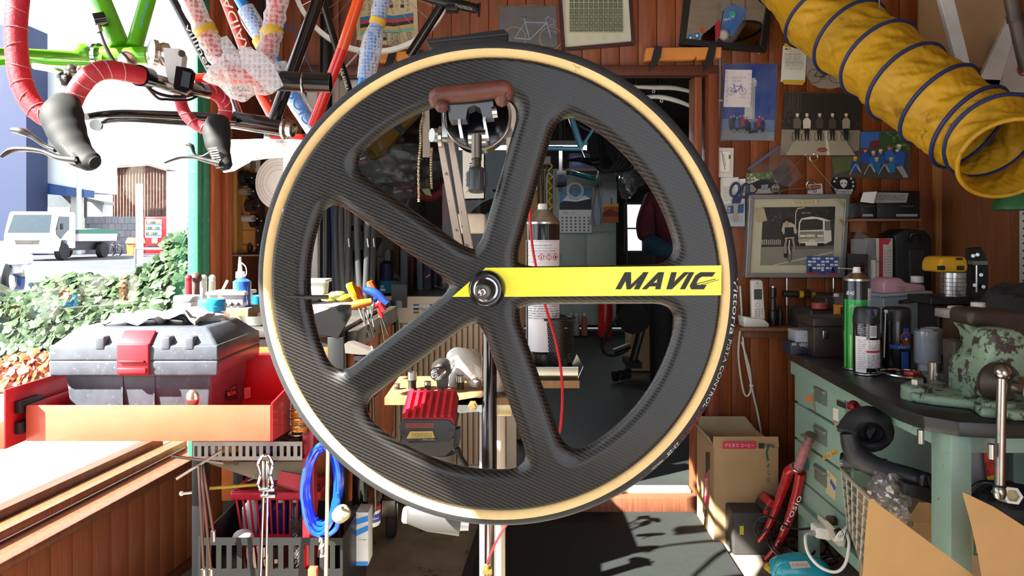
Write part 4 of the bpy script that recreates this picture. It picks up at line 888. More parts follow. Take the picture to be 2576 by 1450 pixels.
part(rg,'axle',MB().cyl(P(714,462,2.66),P(714,462,2.66)+V((0,.32,0)),.006,n=8),DSTEEL)
for r_ in (.086,.074,.064,.048): part(rg,'ring',MB().torus(P(714,462,2.66)+V((-.25,-1,0)).normalized()*.034,(-.25,-1,0),r_,.0007,48,4),M('#9c8d82',.6))
cab_ = T('loose_cable','thin white cable looping behind the black frame','cable'); part(cab_,'casing',tb([P(578,-10,2.3),P(600,40,2.3),P(640,100,2.3),P(700,165,2.35),P(745,188,2.4),P(800,194,2.5),P(850,185,2.6),P(905,130,2.7)],.0035,n=8),M('#e0d9cf',.5))
cab2 = T('blue_wire','thin blue wire hanging down in front of the wall boards','wire'); part(cab2,'wire',tb([V((P(712,0,2.8).x,2.8,2.59)),P(716,40,2.8),P(735,66,2.8),P(760,125,2.8),P(790,190,2.8),P(812,235,2.8)],.003,n=6),M('#2a4f8a',.5))
der = T('brake_caliper','chrome brake caliper hanging below the green frame','brake'); part(der,'body',MB().ball(P(182,178,1.36),.013,12).ball(P(158,196,1.36),.011,12),M('#77736f',.25,.9)); part(der,'arm',tb([P(86,166,1.38),P(130,174,1.37),P(180,186,1.36),P(205,170,1.36)],.006,n=8),CHROME); part(der,'pad',MB().box(P(172,206,1.36),(.012,.03,.02),None,.003),BLACK)
# ---------------------------------------------------------------- tool board on the window wall
tbd = T('cassette_tool_board','narrow wooden board of lockring tools hung beside the window','tool board')
def LP_(x,y,off=0): return LWALL(x,y,off)
part(tbd,'board',MB().prism([LP_(576,420,.03),LP_(624,425,.03),LP_(624,632,.03),LP_(576,640,.03)],LN*-.012),wood('#b5803f',.2,.6,0))
part(tbd,'cleat',lbox(MB(),2.735,2.79,1.05,1.45,0.0,.03),wood('#b5803f',.2,.6,0))
tl = ['black cup shaped freewheel tool at the top of the tool board','second black cup shaped tool beside the topmost one','splined steel socket on the tool board','large black ring socket at the middle of the tool board','brown ring shaped freewheel tool on the tool board','grey plastic fitting near the bottom of the tool board','black cogwheel tool near the bottom of the tool board','thin black rubber ring on the lowest nail']
for i,(x,y,r_,L_,c_) in enumerate(((588,448,.030,.022,'#232326'),(612,452,.028,.022,'#232326'),(583,482,.014,.035,'#8b857c'),(610,486,.026,.03,'#2a2a2c'),(602,518,.024,.028,'#3c2a2c'),(590,550,.013,.04,'#bdb8b2'),(614,556,.026,.02,'#202022'),(608,624,.018,.006,'#202022'))):
    t = T('lockring_tool',tl[i],'tool',None,'tools on the wooden board'); c = LP_(x,y,.032)
    part(t,'body',MB().lathe([(r_*.55,0),(r_,0),(r_,L_),(r_*.8,L_),(r_*.75,L_*.3),(r_*.55,L_*.3)],c,LN,24,close=True),M(c_,.4,.4))
    for k in range(10 if i != 7 else 0): part(t,'spline',MB().box(c+LN*L_*.9+frame(LN)[0]*math.cos(k*.628)*r_*.82+frame(LN)[1]*math.sin(k*.628)*r_*.82,(L_*.6,r_*.14,r_*.2),LROT),M(c_,.4,.4))
    part(t,'nail',MB().cyl(c-LN*.004,c+LN*(L_+.018),.0018,n=6).ball(c+LN*(L_+.018),.004,8),STEEL)
for i,(x,y) in enumerate(((592,580),(592,616))): tnl = T('long_nail',('long empty nail in the tool board below the cogwheel tool','lowest empty nail in the tool board')[i],'nail'); part(tnl,'shank',MB().cyl(LP_(x,y,.03),LP_(x,y,.09),.002,n=6),STEEL); part(tnl,'head',MB().ball(LP_(x,y,.09),.004,8),STEEL)
shf = T('steel_ledge','thin steel ledge sticking out below the tool board','ledge'); part(shf,'plate',MB().prism([LP_(566,641,0.0),LP_(652,641,0),LP_(652,641,.07),LP_(566,641,.07)],(0,0,-.005)),M('#a7a39d',.4,.6))
swp = T('white_switch_plate','white switch plate high on the board wall beside the tools','switch'); part(swp,'plate',MB().prism([LP_(607,396,.012),LP_(648,400,.012),LP_(648,436,.012),LP_(607,432,.012)],LN*-.012),WHITE)
a = Art(lambda x,y,o=0: LP_(x,y,.0125+o)); a.rect('#8a8278',622,406,636,424); art(swp,'rocker',a)
# ================================================================ red tool trolley under the window
RDP_SUNLIT = M('#da5a40',.4,var=.08,spots=('#e9c2a8',34),sp=.70,cc=.2)  # the trolley's red paint with sunlit orange put into the colour
RDP = M('#bb1620',.4,var=.1,spots=('#e0b8a8',40),sp=.72,cc=.2)
cart = T('tool_trolley','red tool trolley with a long open tray, black crate shelf and slotted steel panel','trolley',V((-.79,1.8,0)))
cx0,cx1 = P(66,0,1.6).x,P(681,0,1.6).x; tz0,tz1 = .670,.748
def wallbox(mb,x0,x1,y0,y1,z0,z1): return mb.box(((x0+x1)/2,(y0+y1)/2,(z0+z1)/2),(x1-x0,y1-y0,z1-z0),None,.0015)
tr_ = part(cart,'tray_floor',wallbox(MB(),cx0,cx1,1.6,2.0,tz0,tz0+.003),RDP)
part(cart,'tray_front',wallbox(MB(),cx0,cx1,1.598,1.603,tz0,tz1),RDP_SUNLIT,'scratched red paint, coloured orange as if sunlit')
part(cart,'tray_back',wallbox(MB(),cx0,cx1,1.995,2.0,tz0,tz1+.05),RDP)
for x in (cx0,cx1-.003): part(cart,'tray_side',wallbox(MB(),x,x+.003,1.6,2.0,tz0,tz1),RDP)
part(cart,'tray_flange',MB().prism([V((cx1,1.6,tz0)),V((cx1,1.6,tz1+.004)),V((cx1,2.0,tz1+.05)),V((cx1,2.0,tz0-.03))],(.004,0,0)),RDP)
lx0 = P(-70,0,1.56).x; part(cart,'side_tray',wallbox(wallbox(MB(),lx0,cx0-.02,1.56,1.564,.664,.722),lx0,cx0-.02,1.56,1.95,.664,.667),RDP_SUNLIT)
part(cart,'side_plate',wallbox(MB(),cx0-.022,cx0-.017,1.56,1.98,.664,.79),RDP)
for z in (.745,.700): part(cart,'slide_handle',wallbox(MB(),cx0-.016,cx0-.002,1.585,1.66,z-.012,z+.014),BLACK)
for x,c in ((775,RDP),(498,BLACK)):
    part(cart,'post',MB().box((P(x,0,1.72).x,1.735,.335),(.027 if x > 600 else .03,.03,.67),None,.002),c)
for x in (775,498): part(cart,'rear_post',MB().box((P(x,0,1.72).x,1.985,.335),(.027,.03,.67),None,.002),BLACK)
part(cart,'post_foot',MB().box((P(788,0,1.70).x,1.70,.17),(.02,.02,.36),None,.002),RDP_SUNLIT)
def slotted(x0,x1,z0,z1,y,n,sw,sh,zc):                # panel with a row of upright slots
    m = MB(); p = (x1-x0)/n
    m.box(((x0+x1)/2,y,(z1+zc+sh/2)/2),(x1-x0,.003,z1-zc-sh/2)); m.box(((x0+x1)/2,y,(z0+zc-sh/2)/2),(x1-x0,.003,zc-sh/2-z0))
    for i in range(n+1):
        a_ = x0 if i == 0 else x0+p*(i-.5)+sw/2; b_ = x1 if i == n else x0+p*(i+.5)-sw/2
        m.box(((a_+b_)/2,y,zc),(b_-a_,.003,sh))
    return m
def zpx(y,d): return H-(y-CY)/F*d
part(cart,'slotted_panel',slotted(P(484,0,1.70).x,P(760,0,1.70).x,zpx(1159,1.7),zpx(1112,1.7),1.702,16,.007,.024,zpx(1136,1.7)),M('#a9a39d',.45,.7,var=.15))
part(cart,'panel_shelf',wallbox(MB(),P(484,0,1.70).x,P(760,0,1.70).x,1.704,2.0,zpx(1159,1.7),zpx(1159,1.7)+.003),DSTEEL)
cz = zpx(1350,1.72); part(cart,'crate_front',slotted(P(498,0,1.71).x,P(862,0,1.71).x,.20,cz,1.712,14,.012,.055,zpx(1398,1.72)),M('#0b0b0c',.6,var=.3,spots=('#262523',20),sp=.64))
part(cart,'crate_floor',wallbox(MB(),P(498,0,1.71).x,P(862,0,1.71).x,1.715,1.99,.20,.205),BLACK)
part(cart,'crate_side',wallbox(MB(),P(862,0,1.71).x-.004,P(862,0,1.71).x,1.715,1.99,.20,cz),BLACK); part(cart,'crate_side',wallbox(MB(),P(498,0,1.71).x,P(498,0,1.71).x+.004,1.715,1.99,.20,cz),BLACK)
# toolbox in the tray
TB = M('#4c5059',.38,var=.18,sc=30,spots=('#6a6d76',90),sp=.60,bump=.1)
tbx = T('plastic_toolbox','dark grey plastic toolbox with a red latch sitting in the red tray','toolbox')
bx0,bx1,by0,by1 = P(120,0,1.67).x,P(549,0,1.67).x,1.67,1.95
def frus(z0,z1,i0,i1,x0=bx0,x1=bx1,y0=by0,y1=by1):
    q = lambda i,z: [V((x0+i,y0+i,z)),V((x1-i,y0+i,z)),V((x1-i,y1-i,z)),V((x0+i,y1-i,z))]
    a,b = q(i0,z0),q(i1,z1); return MB().add(a+b,[(3,2,1,0),(4,5,6,7)]+[(k,(k+1) % 4,4+(k+1) % 4,4+k) for k in range(4)])
def bev(mb,w_=.008,seg=3):
    me = bpy.data.meshes.new('b'); me.from_pydata([tuple(q) for q in mb.v],[],mb.f); b = bmesh.new(); b.from_mesh(me); bmesh.ops.recalc_face_normals(b,faces=b.faces[:])
    bmesh.ops.bevel(b,geom=b.edges[:],offset=w_,segments=seg,affect='EDGES',profile=.5); b.verts.index_update(); o = MB().add([q.co.copy() for q in b.verts],[[q.index for q in f.verts] for f in b.faces]); b.free(); bpy.data.meshes.remove(me); return o
part(tbx,'body',bev(frus(.674,.80,.034,.024)),TB)
part(tbx,'rim',bev(frus(.797,.833,.002,0),.005),TB); lid = part(tbx,'lid',bev(frus(.832,.868,0,.002),.005),TB); part(lid,'lid_top',bev(frus(.866,.905,.004,.045),.006),TB)
part(lid,'carry_handle',MB().tube(sm([V((bx0+.14,1.80,.90)),V((bx0+.15,1.80,.918)),V((bx1-.14,1.80,.918)),V((bx1-.13,1.80,.90))]),.009,10),TB)
RL = M('#a8202c',.4,var=.1)
x0,x1 = P(290,0,1.66).x,P(371,0,1.66).x
lt1 = part(tbx,'latch',bev(MB().prism([V((x0,1.664,.80)),V((x1,1.664,.80)),V((x1,1.664,.872)),V((x0,1.664,.872))],(0,.02,0)),.003),RL,'red latch')
part(lt1,'latch_top',bev(MB().prism([V((x0,1.668,.870)),V((x1,1.668,.870)),V((x1,1.70,.899)),V((x0,1.70,.899))],(0,.004,-.008)),.002),RL)
part(lt1,'latch_bar',MB().box(((x0+x1)/2,1.662,.832),(.058,.008,.006),None,.002),M('#5b1218',.4)); part(lt1,'latch_lip',MB().box(((x0+x1)/2,1.661,.812),(.066,.007,.014),None,.003),RL)
for x in (244,410,470): part(lid,'corner_step',bev(MB().box((P(x,0,1.66).x,1.685,.872),(.022,.03,.03)),.004),TB)
for x in (305,385): part(tbx,'body_rib',MB().box((P(x,0,1.69).x,1.696,.737),(.004,.006,.12)),TB)
sd_ = plane((bx1-.026,1.8,.7),(1,0,0)); a = Art(sd_,.0004)
a.poly('#1b1416',[(569,985),(596,966),(596,1004),(571,1008)]).text('#d9b9b4','BOX',583,990,22,9,-.25).text('#c9a9a4','らくに収納',582,978,22,5,-.35)
art(tbx,'side_label',a); arts(tbx,'bar_label',sd_,[lambda a: a.poly('#c2aa9c',[(614,977),(630,974),(630,1000),(615,1004)]).lines('#5a4a44',617,981,628,998,5,.8)],.0004)
towel = T('grey_towel','grubby grey towel crumpled on the toolbox lid','towel')
gx = [[V((P(300,0,1.8).x+.22*i/18,1.72+.17*j/12,.906+.012*(1+noise_(V((i*.35,j*.45,2))))+.010*math.sin(i*.5+j*.3)**2+(.012 if 10 < i < 17 else 0))) for j in range(13)] for i in range(19)]
part(towel,'cloth',MB().sheet(gx,-.008,(0,0,1)),M('#b3aca6',.95,var=.3,sc=40,bump=.6,bsc=220))
def jar(name,label,cat,prof,xc,d,m,parts=(),grp=None):
    t = T(name,label,cat,None,grp); part(t,'body',MB().pl(prof,xc,d),m)
    for nm,pf,mm in parts: part(t,nm,MB().pl(pf,xc,d),mm)
    return t
CLR = M('#dfe6ea',.1,var=.05,al=.45,cc=.4); BLID = M('#2aa5e0',.35,var=.05)
j1 = jar('plastic_jar','clear plastic jar with a bright blue screw lid standing on the toolbox','jar',[(0,781),(30,782),(43,790),(43,812),(36,828),(0,828)],533,1.86,CLR,[('lid',[(0,752),(31,753),(33,757),(33,768),(34,769),(34,782),(0,783)],BLID),('contents',[(0,800),(38,800),(38,812),(32,825),(0,826)],M('#b9b3ab',.7,var=.4,sc=60))])
a = Art(cylwrap(533,1.86,43.5),.0003); a.rect('#e9e4da',505,796,530,822).lines('#444',507,799,528,820,5,1); art(j1,'label',a)
# ================================================================ bench with orange drawers behind the trolley
bnx0,bnx1,bny0,bny1,bnz = -1.0,-.468,2.02,2.90,.86
ob = T('drawer_bench','black topped workbench with orange drawers in its end panel','workbench',V((-.78,2.46,0)))
OD = M('#b8602a',.5,var=.2,sc=14,spots=('#5a3520',30),sp=.64)
part(ob,'worktop',MB().box(((bnx0+bnx1)/2,(bny0+bny1)/2,bnz-.012),(bnx1-bnx0,bny1-bny0,.024),None,.003),M('#55544f',.5,.3,var=.3))
part(ob,'carcass',MB().box(((-.80+bnx1)/2,(bny0+bny1)/2,.56),(bnx1+.80-.01,bny1-bny0-.01,.55)),M('#1c1b1b',.5))
for x0_,x1_ in ((-.795,-.655),(-.645,-.50)): part(ob,'front_panel',MB().box(((x0_+x1_)/2,bny0-.002,.60),(x1_-x0_,.014,.42),None,.003),OD)
part(ob,'corner_post',MB().box((bnx1-.012,bny0-.004,.43),(.045,.03,.82),None,.002),M('#0a0a0b',.45))
for i in range(3):
    y0,y1 = bny0+.10+i*.26,bny0+.34+i*.26
    o = part(ob,'drawer',MB().box((bnx1,(y0+y1)/2,.70),(.012,y1-y0,.22),None,.003),OD); part(o,'handle',MB().box((bnx1+.010,y0+.18,.70),(.012,.02,.15),None,.003),M('#8a5a34',.4,.4))
    part(ob,'drawer',MB().box((bnx1,(y0+y1)/2,.46),(.012,y1-y0,.22),None,.003),OD)
part(ob,'tool_rail',MB().box((bnx1+.02,2.42,.822),(.03,.72,.055),None,.002),M('#5f5a54',.4,.8,var=.3))
part(ob,'end_bracket',MB().pp([(765,800),(852,768),(880,768),(880,795),(850,852),(765,830)],2.0,.02),M('#111112',.45,.2)); part(ob,'end_stop',MB().box((bnx1+.03,2.86,.88),(.06,.02,.09)),BLACK)
part(ob,'bottom_rail',MB().box((bnx1-.02,2.46,.20),(.035,.88,.05)),M('#b35a2a',.5,var=.2)); part(ob,'bottom_shelf',MB().box(((-.80+bnx1)/2,2.46,.19),(.33,.86,.02)),M('#3a2a20',.7))
cs = part(ob,'caster',MB().lathe([(.0,-.02),(.05,-.02),(.062,-.012),(.062,.012),(.05,.02),(0,.02)],V((bnx1+.02,2.72,.062)),(1,.2,0),28),RUBBER); part(cs,'fork',MB().box((bnx1+.02,2.70,.125),(.05,.07,.06),None,.004),M('#7b756d',.4,.8)); part(cs,'axle_plate',MB().box((bnx1+.048,2.71,.09),(.004,.04,.09),None,.001),STEEL)
for x_,y_ in ((-.78,2.1),(-.50,2.1),(-.78,2.8)): part(ob,'leg',MB().box((x_,y_,.09),(.04,.04,.18)),BLACK)
a = Art(plane((bnx1-.3,bny0-.0095,.6),(0,-1,0)),.0004); a.poly('#3a3633',[(637,908),(656,904),(657,922),(637,926)]).text('#8a8078','SS',647,915,14,9,-.1); art(ob,'badge',a)
tube_b = T('oil_bottle','blue oil bottle with a long white spout standing behind the jars','bottle'); ov = 2.15
part(tube_b,'body',MB().pl([(0,700),(12,701),(22,708),(22,790),(20,793),(0,793)],609,ov),M('#1d53b5',.35,var=.06,cc=.3)); part(tube_b,'collar',MB().pl([(0,683),(11,684),(12,700),(0,701)],605,ov),WHITE); part(tube_b,'spout',MB().pl([(0,647),(3,647),(6,683),(0,684)],604,ov),WHITE); part(tube_b,'tether',tb([P(606,660,ov),P(618,672,ov-.01),P(620,690,ov-.01),P(612,698,ov)],.0016,n=6),WHITE)
a = Art(cylwrap(609,ov,22.4),.0003); a.rect('#3c86d6',592,722,628,760).text('#eef3fa','de oil',611,733,24,8,0,.2).rect('#e8eef6',600,744,626,752).text('#eef3fa','3',622,764,5,10); art(tube_b,'label',a)
jar('paste_jar','white paste jar with a grey lid and a handwritten blue label','jar',[(0,757),(32,758),(34,764),(34,800),(30,806),(0,806)],472,2.1,WHITE,[('lid',[(0,744),(31,744),(33,747),(33,757),(0,758)],M('#c9ccd2',.4))])
a = Art(cylwrap(472,2.1,34.3),.0003); a.ell('#8fc0d8',462,785,16,15).text('#1d3344','ベリー',460,779,20,7).text('#1d3344','ジャム',462,790,20,7); art(bpy.data.objects['paste_jar'],'label',a)
tub = T('parts_tub','clear lidded tub of small parts behind the blue lidded jar','tub'); part(tub,'box',bev(MB().pb(520,742,612,776,2.12,.08),.004),M('#dfe4ea',.2,al=.6)); part(tub,'lid',bev(MB().pb(516,735,616,744,2.11,.10),.003),WHITE)
for i in range(4): part(tub,'ball_bearing',MB().ball(P(550+i*16,766,2.116),.006,10),DSTEEL)
wbk = T('wooden_block','worn wooden block under the clear parts tub','block'); part(wbk,'block',bev(MB().pb(538,776,626,812,2.10,.12),.004),wood('#8a7258',.3,.7,0))
bwl = T('steel_bowl','shallow steel bowl of oil beside the tyre on the bench','bowl'); part(bwl,'bowl',MB().lathe([(.03,.86),(.045,.862),(.062,.888),(.064,.890),(.061,.889),(.044,.866),(0,.864)],(P(655,0,2.12).x,2.12,0),n=32),STEEL)
sp2 = T('steel_scoop','polished steel spoon bowl standing in the tray before the toolbox','spoon'); part(sp2,'bowl',MB().ball(P(484,1004,1.63),.018,16,(.9,.35,1.15)),M('#b99a8c',.2,.9)); part(sp2,'handle',MB().cyl(P(484,1018,1.63),P(500,1050,1.66),.003,n=8),STEEL)
for i,(x,c,h_) in enumerate(((484,'#c12030',44),(494,'#5a3a34',50),(512,'#efe9dc',40),(534,'#f2ead0',42))):
    t = T('marker_tube',('red capped tube leaning at the window end of the bench','round brown bristle brush head behind the red tube','cream capped tube beside the brush head','tall cream capped tube in front of the window jamb')[i],'tube',None,'tubes at the window end of the bench')
    part(t,'body',MB().pl([(0,705),(8,706),(9,760),(0,761)],x+(-10 if i == 0 else 0),2.3+.03*i),M(c,.4)); part(t,'cap',MB().ball(P(x+(-10 if i == 0 else 0),700,2.3+.03*i),px(14 if i == 1 else 9,2.3),12),M('#4a2c2a' if i == 1 else c,.5))
fun = T('orange_funnel','small white tube with a red orange nozzle by the blue bottle','tube'); part(fun,'body',MB().pl([(0,728),(5,728),(12,744),(12,760),(0,761)],560,2.22),M('#e8541e',.4)); part(fun,'nozzle',MB().cyl(P(560,730,2.22),P(572,706,2.22),.004,n=8),WHITE)
tube_bl = T('blue_tape_roll','bright blue tape roll by the tyre on the bench','tape'); part(tube_bl,'roll',MB().lathe([(.018,0),(.032,0),(.032,.04),(.018,.04)],P(644,752,2.3)+V((0,0,-.03)),n=24,close=True),M('#1f95d8',.4)); part(tube_bl,'core',MB().lathe([(.0165,.002),(.018,.002),(.018,.038),(.0165,.038)],P(644,752,2.3)+V((0,0,-.03)),n=24,close=True),CARD)
# things on the far end of the bench, seen through the wheel
pot = T('white_pot','square white plastic pot on the bench behind the wheel','pot'); part(pot,'body',bev(MB().pp([(768,708),(816,708),(812,752),(772,752)],2.5,.07),.004),WHITE); part(pot,'rim',bev(MB().pb(765,704,819,712,2.49,.09),.003),WHITE)
for i,(q,c,dd) in enumerate(((((772,768),(850,752),(880,764),(800,786)),'#eeeae2',2.3),(((830,760),(905,748),(940,762),(870,776)),'#e6e2da',2.42))):
    t = T('paper_sheet',('white paper sheet lying on the bench near the valve','second paper sheet lying behind the screwdrivers')[i],'paper'); part(t,'sheet',MB().prism([PZ(x,y,bnz+.004+.002*i) for x,y in q],(0,0,-.002)),PAPER)
for i,(x,y,c) in enumerate(((826,742,'#d8c84a'),(848,736,'#9ab86a'),(866,744,'#e0a02a'))):
    t = T('packet',('yellow packet among the papers on the bench','green and clear packet behind the yellow one','orange packet nearest the screwdriver handles')[i],'packet'); part(t,'bag',blob(P(x,y+6,2.52),.03,.025,.014,.2,i+1,16,8),M(c,.3,var=.3,cc=.3))
sdl = ['amber handled screwdriver leaning out furthest toward the white pot','orange handled screwdriver in the bench rail','orange screwdriver standing upright at the back of the rail']
for i,(a_,b_,c_,c,d_) in enumerate((((878,712),(896,756),(930,850),'#d9950f',2.2),((894,722),(914,768),(940,850),'#dd5a12',2.22),((928,708),(944,738),(968,870),'#dc4a14',2.42))):
    t = T('screwdriver',sdl[i],'screwdriver',None,'screwdrivers in the bench rail'); am = M(c,.15,var=.12,cc=.8)
    pts = [P(*a_,d_),P(a_[0]*.9+b_[0]*.1,a_[1]*.9+b_[1]*.1,d_),P(*b_,d_)]; part(t,'handle',MB().tube([pts[0],pts[1],pts[1].lerp(pts[2],.6),pts[2]],[.009,.0125,.0125,.008],8),am); part(t,'shank',MB().cyl(pts[2],P(*c_,d_),.0032,n=8),STEEL)
for i,(pts,c,stem_,d_) in enumerate((([(868,776),(900,766),(936,758)],'#c8661a',((915,764),(918,812)),2.12),([(914,728),(944,738),(974,764)],'#1d3fae',((946,744),(934,800)),2.25),([(938,772),(956,764),(966,782)],'#c11d24',((950,770),(985,868)),2.3))):
    t = T('hex_key',('orange T handled hex key across the front of the bench rail','large blue T handled hex key in the bench rail','red handled hex key below the blue one')[i],'hex key',None,'hex keys in the bench rail'); part(t,'handle',MB().tube(sm([P(x,y,d_) for x,y in pts]),[.010,.013,.009],12),M(c,.35,cc=.2)); part(t,'shaft',MB().cyl(P(*stem_[0],d_),P(*stem_[1],d_),.003,n=6),STEEL)
    part(t,'grip_boss',MB().cyl(P(*stem_[0],d_),P(stem_[0][0]*.7+stem_[1][0]*.3,stem_[0][1]*.7+stem_[1][1]*.3,d_),.007,n=10),M(c,.35,cc=.2))
for i in range(3): t = T('thin_rod',('thin steel rod hanging through the bench rail','second thin steel rod in the bench rail','third bent steel rod in the bench rail')[i],'rod',None,'steel rods in the bench rail'); part(t,'rod',MB().tube([P(916+i*8,780,2.26),P(914+i*14,820+i*6,2.24)],.002,6),STEEL); part(t,'tip',MB().cyl(P(914+i*14,820+i*6,2.24),P(914+i*15,824+i*6,2.24),.0028,n=6),DSTEEL)
pli = T('black_pliers','pliers with black ribbed grips hanging at the far end of the bench','pliers')
for a_,b_ in (((980,780),(986,850)),((992,778),(996,852))): part(pli,'grip',tb([P(*a_,2.85),P((a_[0]+b_[0])/2+3,(a_[1]+b_[1])/2,2.85),P(*b_,2.85)],.009),BLACK)
part(pli,'jaw',MB().tube([P(984,780,2.85),P(978,755,2.85)],[.012,.004],8),DSTEEL); part(pli,'tip',MB().ball(P(997,856,2.85),.010,10),M('#2340a0',.4))
fp = T('floor_pump','black floor pump barrel held by a grey bracket at the bench corner','pump'); fd = 1.96
part(fp,'barrel',MB().cyl(P(912,895,fd),P(906,1284,fd),px(20,fd),n=24),BLKG); part(fp,'cap',MB().cyl(P(912,893,fd),P(912,905,fd),px(23,fd),n=24),BLACK); part(fp,'bracket',MB().pp([(866,866),(880,864),(934,884),(932,893),(905,893),(868,889)],fd-.02,.05),M('#8b837b',.4,.7)); part(fp,'rod',tb([P(934,870,fd),P(938,880,fd),P(934,915,fd)],.004,n=8),STEEL)
part(fp,'hose_pipe',MB().cyl(P(936,905,fd),P(944,1285,fd),.0045,n=8),DSTEEL); part(fp,'foot',MB().pp([(868,1286),(934,1280),(938,1300),(872,1306)],fd-.04,.14),M('#77726c',.4,.8))
spb = T('striped_box','tall white and blue striped box standing on the trolley by the pump','box'); part(spb,'box',MB().pb(895,1290,926,1424,1.86,.06,.001),M('#c9ccd2',.5,var=.03))
arts(spb,'stripe',flat(1.8595),[lambda a: a.poly('#1c7fd6',[(895,1308),(926,1298),(926,1312),(895,1322)]),lambda a: a.poly('#1c7fd6',[(895,1336),(926,1322),(926,1336),(895,1350)]),lambda a: a.rect('#1c7fd6',895,1414,926,1424),lambda a: a.lines('#70757c',904,1356,922,1362,1)],.0003)
tin = T('grease_tin','round red and white grease tin with a blue band behind the striped box','tin'); part(tin,'tin',MB().pl([(0,1272),(24,1272),(25,1276),(25,1316),(22,1320),(0,1320)],932,1.98),M('#e6e3e6',.35)); part(tin,'band',MB().pl([(25.4,1288),(25.4,1308)],932,1.98),M('#2b3fa0',.4)); part(tin,'lid_edge',MB().pl([(0,1268),(25,1269),(26,1273),(26,1280),(0,1281)],932,1.98),M('#a32438',.4))
a = Art(cylwrap(932,1.98,25.5),.0006); a.text('#e8e8ee','plumbu',938,1298,32,9); art(tin,'lettering',a)
# hanging at the trolley post
hose = T('blue_hose','shiny blue air hose coiled and hung on the red trolley post','hose'); HB = M('#1243c9',.15,cc=.8,var=.05)
for i in range(8):
    cxh,w0 = 812+((i*37) % 11)-5,46-3*(i % 4); yt,yb = 1118+(i*7) % 12,1346-((i*13) % 34); d_ = 1.655+.007*i
    part(hose,'coil',MB().tube([P(cxh+w0*math.sin(t)*(1 if math.cos(t) > -.2 else .95)+6*math.cos(t),(yt+yb)/2-(yb-yt)/2*math.cos(t),d_+.004*math.sin(t*2)) for t in [2*PI*k/40 for k in range(40)]],.0056,8,closed=True),HB)
part(hose,'end',tb([P(820,1350,1.65),P(846,1330,1.65),P(852,1290,1.65),P(850,1240,1.65)],.0056,n=8),HB); part(hose,'coupling',MB().pl([(0,1352),(5,1352),(9,1362),(9,1372),(7,1376),(9,1382),(9,1400),(0,1402)],808,1.645,16),CHROME)
rope = T('steel_rope','straight braided steel rope hanging in front of the blue hose','rope'); part(rope,'strand',MB().cyl(P(826,1100,1.625),P(820,1470,1.625),.0042,n=8),M('#b7a98f',.5,.4)); part(rope,'hook',MB().torus(P(826,1095,1.625),(0,1,0),.006,.002,20,6),STEEL)
pl2 = T('cream_plug','round cream plastic plug hanging beside the blue hose','plug'); part(pl2,'body',MB().lathe([(0,0),(.014,0),(.018,.008),(.018,.03),(.012,.036),(0,.036)],P(850,1300,1.64),(.5,-.6,.5),20),M('#a89d84',.5)); part(pl2,'pin',MB().cyl(P(858,1284,1.62),P(862,1278,1.615),.003,n=8),STEEL)
cb_ = T('caged_can','amber can held in a chromed wire cage on the red trolley post','can'); part(cb_,'can',MB().pl([(0,1026),(18,1027),(19,1030),(19,1084),(0,1086)],754,1.70),M('#dd8a1d',.3,var=.1,cc=.4))
a = Art(cylwrap(754,1.70,19.3),.0003); a.lines('#7a4012',742,1034,768,1080,9,1); art(cb_,'fine_print',a)
for y in (1030,1050,1068,1090): part(cb_,'wire_ring',MB().torus(P(752,y,1.70),(0,0,1),px(24,1.7),.0014,32,6),CHROME)
for x in (732,772): part(cb_,'wire_upright',MB().cyl(P(x,1010,1.70),P(x,1092,1.70),.0014,n=6),CHROME)
rb = T('red_basket','red plastic shopping basket with bottles standing on the trolley shelf','basket'); RB = M('#c8243c',.35,var=.06); bd0 = 1.86
zb0,zb1 = .215,zpx(1246,bd0); rx0,rx1 = P(592,0,bd0).x,P(800,0,bd0).x
part(rb,'rim',bev(MB().box(((rx0+rx1)/2,bd0,zb1),(rx1-rx0+.02,.02,.022)),.005),RB); part(rb,'rim',bev(MB().box(((rx0+rx1)/2,bd0+.11,zb1),(rx1-rx0+.02,.02,.022)),.005),RB)
for x in (rx0,rx1): part(rb,'rim',bev(MB().box((x,bd0+.055,zb1),(.02,.12,.022)),.005),RB)
for i in range(13): x = rx0+(rx1-rx0)*i/12; xb = rx0+.03+(rx1-rx0-.06)*i/12; part(rb,'slat',MB().prism([V((x-.0022,bd0,zb1)),V((x+.0022,bd0,zb1)),V((xb+.0022,bd0+.02,zb0)),V((xb-.0022,bd0+.02,zb0))],(0,.004,0)),RB)
zm = (zb0+zb1)/2+.015; part(rb,'band',MB().box(((rx0+rx1)/2,bd0+.010,zm),(rx1-rx0-.03,.006,.008)),RB); part(rb,'floor_grid',MB().box(((rx0+rx1)/2,bd0+.055,zb0),(rx1-rx0-.06,.10,.006)),RB)
part(rb,'carry_bar',tb([V((rx0,bd0+.08,zb1+.005)),V((rx0+.06,bd0+.05,zb1+.03)),V((rx0+.16,bd0+.02,zb1+.02)),V((rx1,bd0+.02,zb1+.012))],.005,n=8),BLACK)
for i,(x,c,w_) in enumerate(((632,'#e8e4de',22),(668,'#1c2a66',20),(706,'#16226a',22),(744,'#2a2c52',18))):
    t = jar('bottle',('white bottle inside the red basket','dark blue bottle next to the white one in the red basket','navy bottle in the middle of the red basket','slate bottle at the post end of the red basket')[i],'bottle',[(0,1262),(w_*.5,1263),(w_,1276),(w_,1370),(0,1371)],x,bd0+.055,M(c,.3,cc=.3),[('cap',[(0,1246),(w_*.45,1247),(w_*.45,1263),(0,1264)],WHITE)],'bottles in the red basket')
crd = T('cardboard_flap','printed cardboard lid tilted across the trolley above the red basket','cardboard'); part(crd,'sheet',MB().prism([P(518,1164,1.80),P(760,1162,1.80),P(760,1212,1.76),P(640,1206,1.76)],(0,.006,0)),M('#c9b08f',.8,var=.06))
